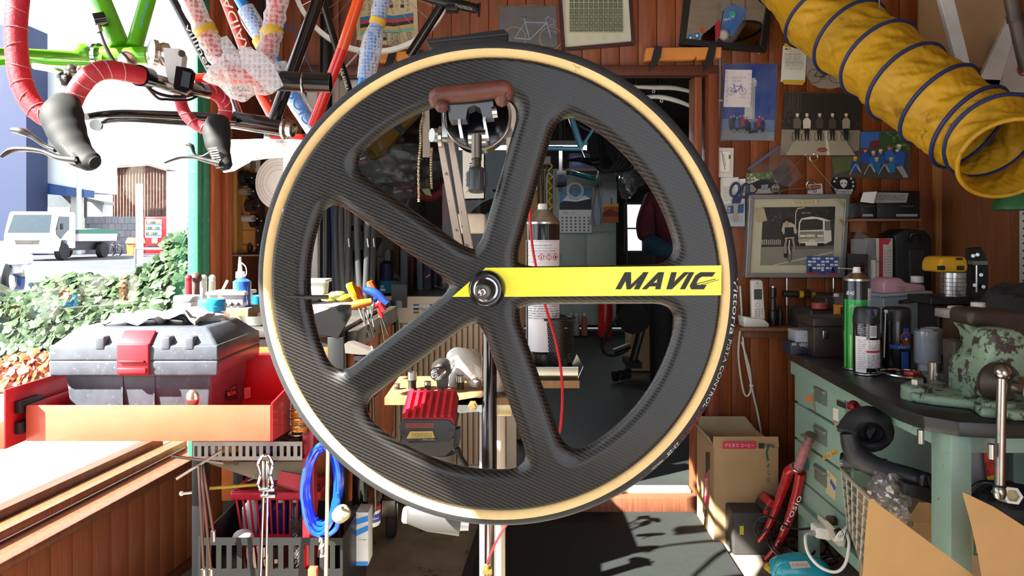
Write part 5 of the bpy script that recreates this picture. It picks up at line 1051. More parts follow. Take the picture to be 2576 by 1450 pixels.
a = Art(plane(P(600,1180,1.78),(P(760,1162,1.80)-P(518,1164,1.80)).cross(P(640,1206,1.76)-P(518,1164,1.80))),.0006); a.text('#55483c','乳白半透明',582,1166,36,9,.1).text('#55483c','10',648,1198,10,8); art(crd,'print',a)
rpn = T('red_board','red board leaning behind the trolley post','board'); part(rpn,'sheet',MB().pp([(706,1186),(762,1196),(762,1240),(696,1218)],1.75,.004),M('#b3323e',.6)); part(rpn,'edge',MB().pp([(694,1217),(762,1239),(762,1242),(694,1220)],1.749,.006),M('#8a222e',.6))
for i,(x,c) in enumerate(((532,'#e6d9a0'),(560,'#d8c03a'),(590,'#4a4a55'),(620,'#8ea0b8'),(650,'#2d56b0'),(684,'#4b3a2a'),(718,'#3a342e'))):
    t = T('hand_tool',('cream handle end behind the slotted panel','yellow handle behind the slotted panel','dark grey handle behind the slotted panel','pale blue handle behind the slotted panel','blue handle behind the slotted panel','brown printed pouch behind the slotted panel','dark pouch nearest the red post behind the slotted panel')[i],'tool',None,'things behind the slotted panel'); part(t,'body',MB().tube([P(x,1104,1.78),P(x+18,1112,1.76),P(x+34,1142,1.75)],[.008,.014,.012],10),M(c,.5,var=.3)); part(t,'end',MB().ball(P(x,1104,1.78),.009,8),M(c,.5))
snp = T('snap_clamp','chromed spring clamp with two long legs hooked on the slotted panel','clamp'); SD = 1.665
for s_ in (-1,1):
    part(snp,'loop',tb([P(668+s_*4,1238,SD),P(668+s_*18,1222,SD),P(668+s_*13,1196,SD),P(668+s_*18,1168,SD),P(668+s_*8,1148,SD),P(668,1146,SD)],.0036,n=8),CHROME); part(snp,'leg',tb([P(668+s_*5,1160,SD-.004),P(668+s_*5,1240,SD-.004),P(662+s_*7,1470,SD)],.0032,n=8),CHROME)
part(snp,'yoke',MB().pb(650,1230,690,1238,SD-.01,.02,.002),STEEL); part(snp,'yoke',MB().pb(654,1246,692,1254,SD-.01,.02,.002),STEEL)
for i,(a_,b_) in enumerate((((500,1172),(512,1432)),((506,1172),(530,1432)),((512,1176),(536,1336)))):
    t = T('t_wrench',('long steel T wrench hanging nearest the window wall','second long T wrench hanging beside the first','shorter steel rod hanging behind the T wrenches')[i],'wrench',None,'wrenches hung on the trolley'); part(t,'shaft',MB().cyl(P(*a_,1.64+.02*i),P(*b_,1.64+.02*i),.0034,n=8),M('#6a5348',.3,.9)); part(t,'socket',MB().cyl(P(*b_,1.64+.02*i),P(b_[0]+1,b_[1]+26,1.64+.02*i),.006,n=10),STEEL)
    if i < 2: part(t,'cross_bar',MB().cyl(P(430+i*14,(1148,1206)[i],1.64),P(562-i*4,(1166,1134)[i],1.66),.0034,n=8),M('#8c8078',.25,.95))
bolt_ = T('thumb_bolt','small pale thumb screw sticking out of the trolley side','bolt'); part(bolt_,'shaft',MB().cyl(P(458,1242,1.72),P(486,1239,1.73),.004,n=8),STEEL); part(bolt_,'knob',MB().ball(P(457,1242,1.72),.006,10),WHITE)
ylw = T('yellow_stick','thin yellow stick lying behind the trolley posts','stick'); part(ylw,'stick',MB().cyl(P(522,1230,1.8),P(648,1220,1.84),.004,n=8),M('#d9c23a',.5)); part(ylw,'end',MB().ball(P(522,1230,1.8),.005,8),M('#d9c23a',.5))
fz = T('black_brush','fuzzy black bristle brush stuck in the crate beside the hose','brush'); part(fz,'core',MB().cyl(P(755,1320,1.80),P(770,1420,1.80),.008,n=8),BLACK)
m = MB(); rr_ = random.Random(5)
for i in range(700):
    t_ = rr_.random(); c = P(750+16*t_,1310+100*t_,1.80); d3 = V((rr_.gauss(0,1),rr_.gauss(0,1),rr_.gauss(0,.4))).normalized(); m.add([c+d3*.006,c+d3*.026+V((.0012,0,0)),c+d3*.026-V((.0012,0,.001))],[(0,1,2)])
part(fz,'bristles',m,M('#3b3a3a',.7),None,None,True)
ball_ = T('domed_cover','white domed cap lying in the black crate below the red basket','cap'); part(ball_,'dome',MB().ball(P(612,1352,1.78),.026,18,(1,.8,.7)),M('#d6d2cc',.5)); part(ball_,'edge',MB().torus(P(612,1358,1.78),(0,0,1),.024,.003,24,6),M('#bdb8b0',.5))
sil = T('air_tool','silver grey power tool body below the wheel by the pump','tool'); part(sil,'body',MB().tube(sm([P(1026,1296,1.5),P(1060,1300,1.5),P(1110,1312,1.5),P(1180,1318,1.5)]),[.012,.017,.019,.014],16),M('#84848a',.3,.7,var=.4)); part(sil,'nose',MB().lathe([(.012,0),(.017,.003),(.017,.01),(.013,.014),(0,.014)],P(1030,1297,1.5),(-1,0,.1),18),M('#a9a9ac',.4))
part(sil,'trim_line',tb([P(1058,1308,1.48),P(1066,1322,1.482),P(1096,1328,1.482),P(1100,1310,1.48)],.0016,n=6),BLACK)
# ================================================================ seen through the door glass and in the inner room
CHN = M('#a9967c',.4,.8,var=.3)
chn = T('bicycle_chain','loop of bicycle chain hanging in front of the door glass','chain'); tool_pl = T('chain_gauge','flat steel chain gauge plate hanging beside the chain','gauge'); part(tool_pl,'plate',MB().pp([(1062,270),(1080,270),(1082,396),(1063,396)],2.72,.003),M('#9b8d80',.4,.8)); part(tool_pl,'cord',MB().tube([P(1070,260,2.72),V((P(1070,0,2.9).x,2.945,ZL+.02))],.0015,6),DSTEEL); part(tool_pl,'hook',MB().torus(P(1070,264,2.72),(0,1,0),.008,.002,20,6),STEEL)
part(chn,'hanging_cord',MB().tube([P(1066,292,2.68),V((P(1066,0,2.9).x,2.945,ZL+.01))],.0015,6),DSTEEL); path = sm([P(1066,290,2.68),P(1058,320,2.68),P(1058,360,2.68),P(1053,420,2.68),P(1054,508,2.68)],9); path2 = sm([P(1086,372,2.69),P(1084,420,2.69),P(1086,476,2.69)],9)
for pth in (path,path2):
    for i in range(len(pth)-1): part(chn,'link',MB().tube([pth[i],pth[i].lerp(pth[i+1],.5),pth[i+1]],[.0062,.0035,.0062],8,flat=.55 if i % 2 else .9),CHN)
scr = T('calligraphy_scroll','white paper strip with brush written characters hung inside the door glass','scroll'); part(scr,'paper',MB().pp([(1163,330),(1217,330),(1217,499),(1165,500)],2.965,.002),PAPER,None,None)
a = Art(flat(2.9645),.0004)
for x0,y0,s_ in ((1186,370,1.0),(1188,418,1.0)):
    for dx0,dy0,dx1,dy1 in ((-7,-6,4,-8),(-6,0,-2,8),(2,-10,0,10),(-8,6,8,4),(4,0,8,8),(-3,-2,6,2)): a.line('#16130f',[(x0+dx0*s_,y0+dy0*s_),(x0+dx1*s_,y0+dy1*s_)],2.6)
a.text('#1a1814','空',1175,440,8,8).text('#1a1814','遊',1175,453,8,8).text('#1a1814','館',1176,466,8,8).text('#1a1814','人',1178,480,12,9); art(scr,'brush_strokes',a)
for i,(x,y,r_,d_) in enumerate(((912,560,30,2.75),(868,560,22,2.78),(890,575,26,2.8),(852,570,18,2.8),(930,590,24,2.82))):
    t = T('inner_tube',('dark rubber inner tube hanging nearest the spoke','dark rubber inner tube hanging beside the white jamb','middle rubber inner tube of the hanging bunch','narrow rubber inner tube at the jamb side of the bunch','rubber inner tube at the glass side of the bunch')[i],'inner tube',None,'rubber tubes hung before the door'); part(t,'loop',MB().tube(sm([P(x-r_*.3,460,d_),P(x-r_*.5,560,d_),P(x-r_*.2,738,d_),P(x+r_*.2,740,d_),P(x+r_*.4,560,d_),P(x+r_*.2,460,d_),P(x-r_*.2,452,d_)]),.011,8,flat=.4),M(('#232427','#18191b','#2a2b2f','#151618','#1d1e20')[i],.6)); part(t,'valve',MB().cyl(P(x+r_*.4,600,d_-.01),P(x+r_*.5,622,d_-.012),.003,n=8),STEEL)
bb = T('blue_batten','narrow blue upright rod standing beside the hanging inner tubes','rod'); part(bb,'rod',MB().cyl(P(838,520,2.86),P(846,752,2.86),.010,n=10),M('#1d3f9e',.4)); part(bb,'end',MB().ball(P(838,520,2.86),.011,8),M('#1d3f9e',.4))
plq = T('stripe_badge','small metal badge with coloured stripes stuck on the door rail','badge'); dz = W+.0285; part(plq,'plate',MB().pb(1040,766,1095,789,dz-.001,.002),M('#b7b3a8',.35,.6)); a = Art(flat(dz-.0012),.0004)
for x in (1040,1081):
    a2 = Art(flat(dz-.0012),.0004)
    for i,c in enumerate(('#1f5fae','#e9e4da','#15161a','#c9b86a','#1f7a44')): a2.rect(c,x,766+i*4.6,x+14,766+(i+1)*4.6)
    art(plq,'stripes',a2)
a.text('#3a3a34','Mavic',1067,778,22,8); art(plq,'lettering',a)
# store room behind the glass
rack = T('storage_shelf','dark storage rack behind the door glass loaded with books and bags','shelf',V((-.59,3.75,0)))
for z in (.35,.80,1.15,1.62): part(rack,'board',MB().box((-.59,3.75,z),(.80,.4,.025)),M('#3a2a20',.7))
for x in (-.99,-.19): part(rack,'upright',MB().box((x,3.75,.95),(.04,.4,1.9)),M('#30241c',.7))
cols = ['#6b4a3a','#8a6a58','#4c5b7a','#9aa6c0','#b9b2aa','#3b4c6d','#6a2f2a','#c9c2b6','#54483c','#8794b0']
nth = 'first second third fourth fifth sixth seventh eighth ninth tenth eleventh twelfth thirteenth fourteenth fifteenth sixteenth seventeenth eighteenth nineteenth last'.split()
cn = ['brown','tan','slate blue','pale blue','light grey','dark blue','dark red','cream','dark brown','grey blue']
for i in range(20):
    w_ = .018+.008*((i*7) % 3); x = -.95+i*.0385; hh_ = .20+.03*((i*5) % 4)
    t = T('book','%s book, %s from the jamb in the row behind the door glass' % (cn[(i*3) % 10],nth[i]),'book',None,'books behind the door glass'); part(t,'cover',MB().box((x,3.68,.8125+hh_/2),(w_,.2,hh_),None,.002),M(cols[(i*3) % 10],.6)); part(t,'pages',MB().box((x,3.684,.8125+hh_/2),(w_-.006,.2,hh_-.01)),PAPER)
yb_ = T('yellow_bag','crumpled yellow bag hanging behind the door glass','bag'); part(yb_,'bag',MB().pp([(925,370),(990,300),(1040,270),(1060,280),(1010,330),(960,392),(930,402)],3.3,.06),M('#a3700e',.6,var=.3,bump=.5)); part(yb_,'strap',MB().pp([(985,318),(1000,304),(1020,330),(1012,340)],3.29,.01),M('#3a4a5a',.6))
fb = T('film_bag','large clear plastic bag slumped on the rack behind the door glass','bag'); part(fb,'bag',blob(P(1000,420,3.35),.22,.08,.10,.35,4,30,20),FILM); part(fb,'knot',MB().ball(P(1010,350,3.35),.02,8),FILM)
rbk = T('red_sling','red cloth sling bag on the rack behind the chain','bag'); part(rbk,'cloth',tb([P(1045,470,3.4),P(1060,492,3.4),P(1085,496,3.4),P(1110,480,3.4),P(1120,455,3.5),V((P(1120,0,3.6).x,3.6,1.14))],.02),M('#8e1d2c',.7)); part(rbk,'tag',MB().pp([(1060,476),(1080,474),(1086,494),(1070,490)],3.36,.004),M('#c9d2a0',.6))
bb2 = jar('blue_bottle','blue bottle on the low shelf behind the door glass','bottle',[(0,655),(8,656),(16,664),(17,736),(0,737)],972,3.25,M('#23306e',.3),[('cap',[(0,638),(5,639),(5,655),(0,656)],M('#9aa0a8',.4)),('base',[(0,706),(24,706),(24,736),(0,737)],M('#2a9bd8',.4))])
dc = T('dark_counter','low dark counter behind the door glass','counter'); part(dc,'body',MB().box((-.54,3.33,.42),(.92,.4,.82),None,.01),M('#17191c',.35,var=.3)); part(dc,'top',MB().box((-.54,3.31,.8425),(.94,.44,.025),None,.004),M('#22262a',.3,var=.3))
# inner workshop
cabt = T('steel_cabinet','tall grey green steel cabinet on the far side of the inner room','cabinet'); cd = 8.3; GC = M('#98a294',.5,var=.08,spots=('#6a6a58',3),sp=.66)
part(cabt,'body',MB().pb(1280,425,1550,818,cd,.4),GC)
for x0,x1,y0,y1 in ((1404,1472,590,760),(1476,1546,590,760),(1404,1546,430,584),(1290,1398,430,760)): o = part(cabt,'door',MB().pb(x0,y0,x1,y1,cd-.02,.02,.004),GC); part(o,'handle',MB().pb(x1-9,(y0+y1)/2-8,x1-6,(y0+y1)/2+8,cd-.045,.025),DSTEEL)
cal = T('wall_calendar','wall calendar with a mountain photograph on the grey green cabinet','calendar'); e = cd-.03; part(cal,'picture',MB().pb(1408,474,1488,530,e,.008),M('#5f86ad',.6,var=.1)); part(cal,'page',MB().pb(1406,528,1488,586,e-.004,.008),PAPER)
a = Art(flat(e-.0005),.001); a.poly('#232a33',[(1408,512),(1430,500),(1450,506),(1488,498),(1488,530),(1408,530)]).poly('#dfe6ea',[(1415,505),(1430,488),(1452,500),(1470,492),(1486,500),(1450,508)])
art(cal,'mountain',a); a = Art(flat(e-.0045),.001)
for i in range(5):
    for k in range(7): a.rect('#5a6470',1412+k*11,546+i*8,1417+k*11,550+i*8)
a.line('#3050b0',[(1416,538),(1424,533),(1430,540)],1).line('#3050b0',[(1436,540),(1446,534)],1); art(cal,'days',a)
cr = T('chainring_clock','white chainring hung over the calendar','chainring'); cc_ = P(1447,480,e-.03)
part(cr,'ring',MB().lathe([(.072,-.004),(.094,-.004),(.094,.004),(.072,.004)],cc_,(0,-1,0),36,close=True),M('#dcdcd6',.4)); 
for k in range(24): part(cr,'tooth',MB().box(cc_+V((.096*math.cos(k*PI/12),0,.096*math.sin(k*PI/12))),(.008,.005,.008),Matrix.Rotation(-k*PI/12,3,'Y')),M('#dcdcd6',.4))
for k in range(5): part(cr,'bolt_hole',MB().torus(cc_+V((.068*math.cos(k*1.257+.3),0,.068*math.sin(k*1.257+.3))),(0,1,0),.009,.004,14,6),M('#dcdcd6',.4))
clp = T('hanging_cloth','grey rag hanging beside the calendar','cloth'); part(clp,'rag',MB().sheet([[P(1488+28*i/6+4*math.sin(i+j*.6),470+96*j/8,cd-.05-.02*math.sin(i*2)) for j in range(9)] for i in range(7)],.006,(0,1,0)),M('#a3a8ab',.9)); part(clp,'peg',MB().pb(1500,464,1506,474,cd-.06,.02),BLACK)
for i,(q,c,lab) in enumerate((((1516,458,1552,512),'#b7bdbd','pale grey note sheet taped high on the cabinet'),((1516,512,1556,560),'#c2602a','orange sunset picture taped on the cabinet'))):
    t = T('taped_sheet',lab,'sheet'); part(t,'paper',MB().pb(*q,cd-.035,.003),M(c,.7,var=.15)); a = Art(flat(cd-.0355),.001)
    (a.poly('#7a2c22',[(1516,535),(1535,526),(1556,534),(1556,545),(1516,545)]).rect('#e0a24a',1516,512,1556,520) if i else a.lines('#8a9090',1520,466,1548,500,5,1)); art(t,'print',a)
lamp = T('fluorescent_lamp','white fluorescent batten lamp hung under the inner room ceiling','lamp'); ld = 6.2
part(lamp,'housing',MB().pb(1150,354,1482,366,ld,.12),M('#d9d9d4',.5)); part(lamp,'lit_tube',MB().cyl(P(1155,372,ld+.04),P(1476,372,ld+.04),.018,n=12),M('#f4f7ff',.5,em=24.0,var=0)); part(lamp,'suspension',MB().cyl(P(1420,354,ld+.06),V((P(1420,0,ld).x,ld+.06,2.4)),.006,n=6),DSTEEL); part(lamp,'end_cap',MB().pb(1476,366,1486,378,ld,.1),BLACK)
lb = T('upside_down_bicycle','light blue bicycle hung upside down in the inner room with a black saddle','bicycle'); LB = M('#5fa9c9',.3,cc=.4); b2 = 4.4
for nm,a_,b_,r_ in (('seat_tube',(1422,250),(1462,372),8),('top_tube',(1290,372),(1462,374),6),('seat_stay',(1462,372),(1508,300),4),('down_tube',(1300,400),(1424,262),8)): part(lb,nm,MB().cyl(P(*a_,b2),P(*b_,b2),px(r_,b2),n=12),LB)
part(lb,'seat_post',MB().cyl(P(1460,370,b2),P(1472,400,b2),px(4,b2),n=10),CHROME); part(lb,'saddle',MB().tube(sm([P(1426,404,b2),P(1460,402,b2),P(1490,408,b2),P(1506,406,b2)]),[.012,.03,.05,.055],12,flat=.5),BLACK); part(lb,'brake',MB().ball(P(1502,318,b2),.022,10),DSTEEL); part(lb,'wheel',MB().torus(P(1530,210,b2),(.2,1,0),.30,.016,40,8),BLACK)
part(lb,'pedal',MB().box(P(1386,308,b2),(.05,.06,.02),None,.003),M('#c23a2a',.4)); part(lb,'hanging_wire',MB().cyl(P(1410,268,b2),V((P(1410,0,b2).x,b2,2.4)),.003,n=6),DSTEEL)
for i in range(6):
    t = T('spare_tyre_casing',('bicycle tyre at the front of the hanging stack','second tyre of the hanging stack','third tyre of the hanging stack','fourth tyre of the hanging stack','fifth tyre of the hanging stack','last tyre at the back of the hanging stack')[i],'tyre',None,'tyres hung in the inner room'); c = P(1522+i*9,350,5.0+.06*i); rx = .10+.012*i
    part(t,'casing',MB().tube([c+V((rx*math.cos(k),.04*math.sin(k),.22*math.sin(k))) for k in [2*PI*q/32 for q in range(32)]],.02,8,closed=True),RUBBER); part(t,'hanger',MB().cyl(c+V((0,0,.22)),V((c.x,c.y,2.4)),.004,n=6),DSTEEL)
bk_ = T('pegboard_stand','wooden pegboard with hanging files and a yellow coil cord in the inner room','board'); part(bk_,'board',MB().pb(1300,430,1392,700,4.0,.03),wood('#b5894f',.2,.6,0)); part(bk_,'post',MB().box((P(1310,0,4.02).x,4.045,.5),(.04,.03,1.0)),wood('#b5894f',.2,.6,0)); part(bk_,'shelf_bag',MB().pb(1356,392,1386,414,3.95,.1,.01),M('#8a7f7c',.6))
for i in range(4): part(bk_,'file',MB().tube([P(1354+i*11,420,3.97),P(1356+i*11,520+i*10,3.97)],[.008,.004],8),DSTEEL)
part(bk_,'coil_cord',MB().tube([P(1384+5*math.sin(k*.8),412+k*3.2,3.95+.012*math.cos(k*.8)) for k in range(44)],.004,6),M('#e0c21a',.4)); part(bk_,'hook',tb([P(1376,560,3.96),P(1376,448,3.96),P(1386,440,3.96),P(1394,450,3.96)],.006),M('#8fa5b0',.4,.5)); part(bk_,'white_box',MB().pb(1336,452,1352,478,3.95,.04,.004),WHITE)
cb3 = T('white_chainstays','pair of white frame stays hung under the inner room ceiling near the door','bicycle frame'); WS = M('#dcd9d0',.35,cc=.3)
for pts in (((1590,218),(1640,220),(1700,222),(1764,238)),((1604,246),(1660,244),(1710,256),(1746,272))):
    o = part(cb3,'stay',tb([P(x,y,3.3) for x,y in pts],[.008,.011,.008]),WS); part(o,'dropout',MB().box(P(pts[-1][0]+2,pts[-1][1],3.3),(.018,.008,.022),None,.002),WS); part(o,'bridge',MB().torus(P(pts[1][0]+4,pts[1][1]+10,3.3),(0,1,0),.006,.002,14,6),WS)
part(cb3,'hanger',MB().cyl(P(1600,218,3.3),V((P(1600,0,3.3).x,3.3,2.4)),.004,n=6),DSTEEL)
ext = T('fire_extinguisher','red fire extinguisher on the floor at the back of the inner room','extinguisher'); part(ext,'bottle',MB().lathe([(.0,.02),(.075,.02),(.078,.05),(.078,.42),(.05,.49),(.02,.51)],(P(1522,0,7.9).x,7.9,0),n=20),REDP); part(ext,'valve',MB().box((P(1522,0,7.9).x,7.9,.53),(.08,.03,.05)),BLACK)
for i,(x,c) in enumerate(((1450,'#8a8f86'),(1470,'#b0623a'),(1436,'#6a6f66'))): jar('spray_bottle',('grey spray bottle on the floor before the cabinet','orange spray bottle on the floor before the cabinet','dark grey bottle on the floor before the cabinet')[i],'bottle',[(0,795),(5,796),(8,806),(8,844),(0,845)],x,8.1,M(c,.5),[('cap',[(0,786),(3,787),(3,795),(0,796)],WHITE)],'bottles at the back of the inner room')
ts = T('truing_stand','dark metal truing machine on wheels in the dim inner room','machine'); td = 5.6
part(ts,'beam',MB().cyl(P(1592,910,td),P(1622,800,td),.03,n=10),DSTEEL); part(ts,'beam',MB().cyl(P(1545,885,td),P(1585,870,td),.025,n=8),DSTEEL); part(ts,'drum',MB().lathe([(0,-.05),(.12,-.05),(.12,.05),(0,.05)],P(1596,800,td),(.4,1,0),24),M('#2d2f2e',.5,.5)); part(ts,'foot',MB().box(P(1590,912,td),(.1,.3,.04)),BLACK); part(ts,'hose',tb([P(1560,790,td),P(1526,840,td),P(1516,880,td),P(1540,895,td),P(1580,880,td)],.012),BLACK)
for i in range(3): part(ts,'caster',MB().lathe([(0,-.015),(.04,-.015),(.04,.015),(0,.015)],V((P(1548+i*18,0,td).x,td+.05*i,.04)),(1,.3,0),14),BLACK)
cbx = T('brown_carton','brown carton standing beside the truing machine','box'); part(cbx,'carton',MB().box((P(1640,0,6.2).x,6.2,.22),(.4,.35,.44)),CARD); part(cbx,'flap',MB().box((P(1640,0,6.2).x,6.03,.46),(.4,.005,.08),Matrix.Rotation(.5,3,'X')),CARD)
plb = T('clear_bags','cluster of clear plastic bags hanging by the inner window','bag'); part(plb,'film',blob(P(1600,410,5.2),.12,.08,.16,.4,9,24,16),FILM); part(plb,'film',blob(P(1576,470,5.2),.06,.05,.09,.4,5,20,12),FILM); part(plb,'strap',MB().cyl(P(1575,500,5.2),P(1578,720,5.2),.008,n=6),BLACK)
lp2 = T('blue_lamp_stick','teal hand lamp hanging across the cabinet top','lamp'); part(lp2,'stick',MB().cyl(P(1436,434,6),P(1498,450,6),.022,n=10),M('#177a8a',.4)); part(lp2,'lens',MB().cyl(P(1450,436,5.975),P(1486,446,5.975),.012,n=8),M('#4fb5c0',.3)); part(lp2,'cord',tb([P(1498,450,6),P(1506,430,6),P(1520,300,6),V((P(1520,0,6).x,6,2.4))],.005),WHITE)
bsn = T('black_machine_box','dark boxy lamp unit on the wall beside the yellow coil cord','box'); part(bsn,'case',MB().pb(1400,430,1426,468,6.3,.2,.01),M('#2b2d30',.5)); part(bsn,'front',MB().pb(1403,440,1420,458,6.28,.02),M('#1a2036',.3)); part(bsn,'bracket',MB().box(V((P(1412,0,6.4).x,6.5,1.95)),(.03,.03,.9)),DSTEEL)
sbx = T('blue_sign_box','dark blue printed carton on a high shelf behind the saddle','box'); part(sbx,'carton',MB().pb(1432,386,1502,424,7.2,.3),M('#23264a',.6)); a = Art(flat(7.198),.001); a.rect('#4a4f86',1440,394,1462,416).text('#8a8fc0','2 XU',1482,402,26,10); art(sbx,'print',a); part(sbx,'hanger',MB().cyl(P(1510,428,7.4),V((P(1510,0,7.4).x,7.4,2.4)),.01,n=6),DSTEEL); part(sbx,'shelf',MB().pb(1425,424,1540,430,7.15,.5),M('#5a4632',.7))
# ---------------------------------------------------------------- the man in the inner room
man = T('person','person in a dark red sweatshirt and black trousers standing in the inner room','person',V((P(1697,0,4.8).x,4.8,0))); mx0,md = P(1697,0,4.8).x,4.8
def skin(nodes,edges,name,mat,sub=2):
    me = bpy.data.meshes.new(name); root = man.location
    me.from_pydata([tuple(V(n[0])+V((mx0,md,0))-root) for n in nodes],edges,[]); o = bpy.data.objects.new(name,me); COL.objects.link(o); o.parent = man; me.materials.append(mat)
    md_ = o.modifiers.new('s','SKIN'); md_.use_smooth_shade = True; sv = me.skin_vertices[0].data
    for i,n in enumerate(nodes): sv[i].radius = n[1]; sv[i].use_root = i == 0
    ss = o.modifiers.new('d','SUBSURF'); ss.levels = sub; ss.render_levels = sub; return o
RS = M('#4d1420',.9,var=.2,bump=.3,bsc=60); DT = M('#0d0e13',.8,var=.2); SKN = M('#c08a6c',.5,var=.08)
skin([((0,0,.86),(.15,.11)),((0,0,1.0),(.155,.115)),((0,.0,1.16),(.165,.12)),((0,0,1.30),(.16,.115)),((0,0,1.38),(.08,.07)),((-.15,0,1.33),(.075,.08)),((-.20,-.03,1.20),(.065,.07)),((-.20,-.10,1.08),(.062,.062)),((.15,0,1.33),(.075,.08)),((.21,-.02,1.2),(.065,.07)),((.22,-.08,1.06),(.06,.06))],[(0,1),(1,2),(2,3),(3,4),(3,5),(5,6),(6,7),(3,8),(8,9),(9,10)],'sweatshirt',RS)
skin([((-.20,-.10,1.08),(.066,.066)),((-.12,-.22,1.02),(.060,.060)),((.02,-.30,1.03),(.05,.05))],[(0,1),(1,2)],'sleeve_guard',M('#1d3f55',.8,var=.2))
skin([((0,0,.90),(.15,.12)),((-.09,0,.80),(.10,.10)),((-.095,-.01,.48),(.075,.078)),((-.10,.02,.10),(.06,.06)),((.09,0,.80),(.10,.10)),((.10,-.01,.48),(.075,.078)),((.11,.02,.10),(.06,.06))],[(0,1),(1,2),(2,3),(0,4),(4,5),(5,6)],'trousers',DT)
for s_ in (-1,1): part(man,'shoe',MB().tube(sm([V((mx0+s_*.105,md+.06,.045)),V((mx0+s_*.105,md-.04,.05)),V((mx0+s_*.11,md-.18,.035))]),[.045,.05,.035],12,flat=.8),M('#2a2a2c',.6))
part(man,'neck',MB().cyl((mx0,md,1.36),(mx0,md-.01,1.48),.055,n=16),SKN)
hd2 = part(man,'head',MB().ball((mx0,md-.02,1.565),.098,24,(.80,.95,1.16)),SKN)
part(hd2,'nose',MB().ball((mx0-.02,md-.115,1.55),.016,10,(.8,1,1.4)),SKN)
for s_ in (-1,1): part(hd2,'ear',MB().ball((mx0+s_*.078,md-.01,1.56),.022,10,(.4,.8,1.2)),SKN); part(hd2,'eye',MB().ball((mx0+s_*.03,md-.105,1.575),.010,10),M('#e8e4e0',.3))
part(hd2,'mouth',MB().ball((mx0,md-.105,1.515),.018,10,(1.2,.4,.35)),M('#9a5a4e',.5))
part(man,'hair',MB().ball((mx0,md,1.60),.102,20,(.83,.95,1.0)),M('#4a4846',.8,var=.3,bump=.5))
for s_ in (-1,1):
    hp = V((mx0+(.07 if s_ < 0 else .20),md-(.33 if s_ < 0 else .20),1.03 if s_ < 0 else .98)); h_ = part(man,'hand',MB().tube(sm([hp+V((-s_*.0,.05,.02)),hp,hp+V((.01,-.05,0))]),[.028,.04,.036],12,flat=.55),SKN)
    for i in range(4): part(h_,'finger',MB().tube(sm([hp+V((-.026+.018*i,-.05,0)),hp+V((-.028+.019*i,-.09,-.005)),hp+V((-.026+.018*i,-.105+.004*abs(i-1.5),-.03))]),[.0095,.0085,.007],8),SKN)
    part(h_,'thumb',MB().tube(sm([hp+V((-.035,.0,0)),hp+V((-.06,-.03,-.01)),hp+V((-.055,-.06,-.015))]),[.011,.010,.008],8),SKN)
# ================================================================ pictures and papers on the board wall
WD = W-.0035
def sheet(name,label,cat,q,mat,art_=None,th=.002,film=None,lift=0,nm='print',group=None):
    t = T(name,label,cat,None,group); d = WD-lift-th
    part(t,'sheet',MB().pp(q,d,th),mat)
    if art_: a = Art(flat(d-.0002)); art_(a); art(t,nm,a)
    if film: part(t,'plastic_sleeve',MB().pp(film,d-.006,.0015),FILM)
    return t
def framed(name,label,cat,q,wd,fm,mat,art_=None,th=.022,glass=True,inner=None,lift=0.0):
    t = T(name,label,cat); d = WD-th-lift; c = (sum(p[0] for p in q)/4,sum(p[1] for p in q)/4)
    ins_ = [(x+(wd if x < c[0] else -wd),y+(wd if y < c[1] else -wd)) for x,y in q]
    for i in range(4): part(t,'frame_bar',bev(MB().pp([q[i],q[(i+1) % 4],ins_[(i+1) % 4],ins_[i]],d,th),.0015,1),fm)
    part(t,'backing',MB().pp(ins_,d+.010,.006),mat)
    if art_: a = Art(flat(d+.0098)); art_(a); art(t,'picture',a)
    if glass: part(t,'glass',MB().pp(ins_,d+.004,.001),GLASS)
    return t
def bikepic(a,x,y,s,c,tyre='#2a2a2a',wd=1.6):
    for k in (-1,1): a.ring(tyre,x+k*24*s,y,15*s,15*s,wd*.9)
    for k in (-1,1):
        for i in range(8): a.line('#777',[(x+k*24*s,y),(x+k*24*s+14*s*math.cos(i*.785),y+14*s*math.sin(i*.785))],.35)
    a.line(c,[(x-24*s,y),(x-4*s,y+2*s),(x+19*s,y-20*s),(x-10*s,y-21*s),(x-4*s,y+2*s)],wd*1.5).line(c,[(x-24*s,y),(x-10*s,y-21*s),(x-12*s,y-27*s)],wd).line(c,[(x+24*s,y),(x+17*s,y-26*s),(x+22*s,y-29*s)],wd*1.3).line('#222',[(x-18*s,y-28*s),(x-7*s,y-28*s)],wd*1.4).ring('#444',x-4*s,y+2*s,5*s,5*s,wd*.7)
# striped poster
def ar(a):
    cols = ['#2f6e93','#b13a52','#2a2524','#c9a761','#7fae9c']
    for i,c in enumerate(cols): a.poly(c,[(906,44+i*9),(950,36+i*9),(990,40+i*9),(1040,32+i*9),(1040,41+i*9),(990,49+i*9),(950,45+i*9),(906,53+i*9)])
    for i,(t,x) in enumerate((('ワンド',916),('ベルスポ',929),('ケータ',945),('アルー',984),('アン',998),('トラー',1012),('メイン',1026))):
        for k,ch in enumerate(t): a.text('#2a2624',ch,x,2+k*11-(8 if i in (3,5) else 0),9,9)
    for t,x in (('コー',968),('イタリ',986),('フェラ',999),('ロメ',1028)):
        for k,ch in enumerate(t): a.text('#2a2624',ch,x,88+k*10,8.5,8.5)
        a.line('#2a2624',[(x-7,82),(x+7,82),(x+7,114),(x-7,114)],.7)
pst = sheet('striped_poster','aged paper poster with five rainbow stripes and columns of lettering','poster',[(892,-20),(1048,-20),(1053,96),(1040,126),(898,100)],M('#cdbb98',.8,var=.12,sc=3),ar)
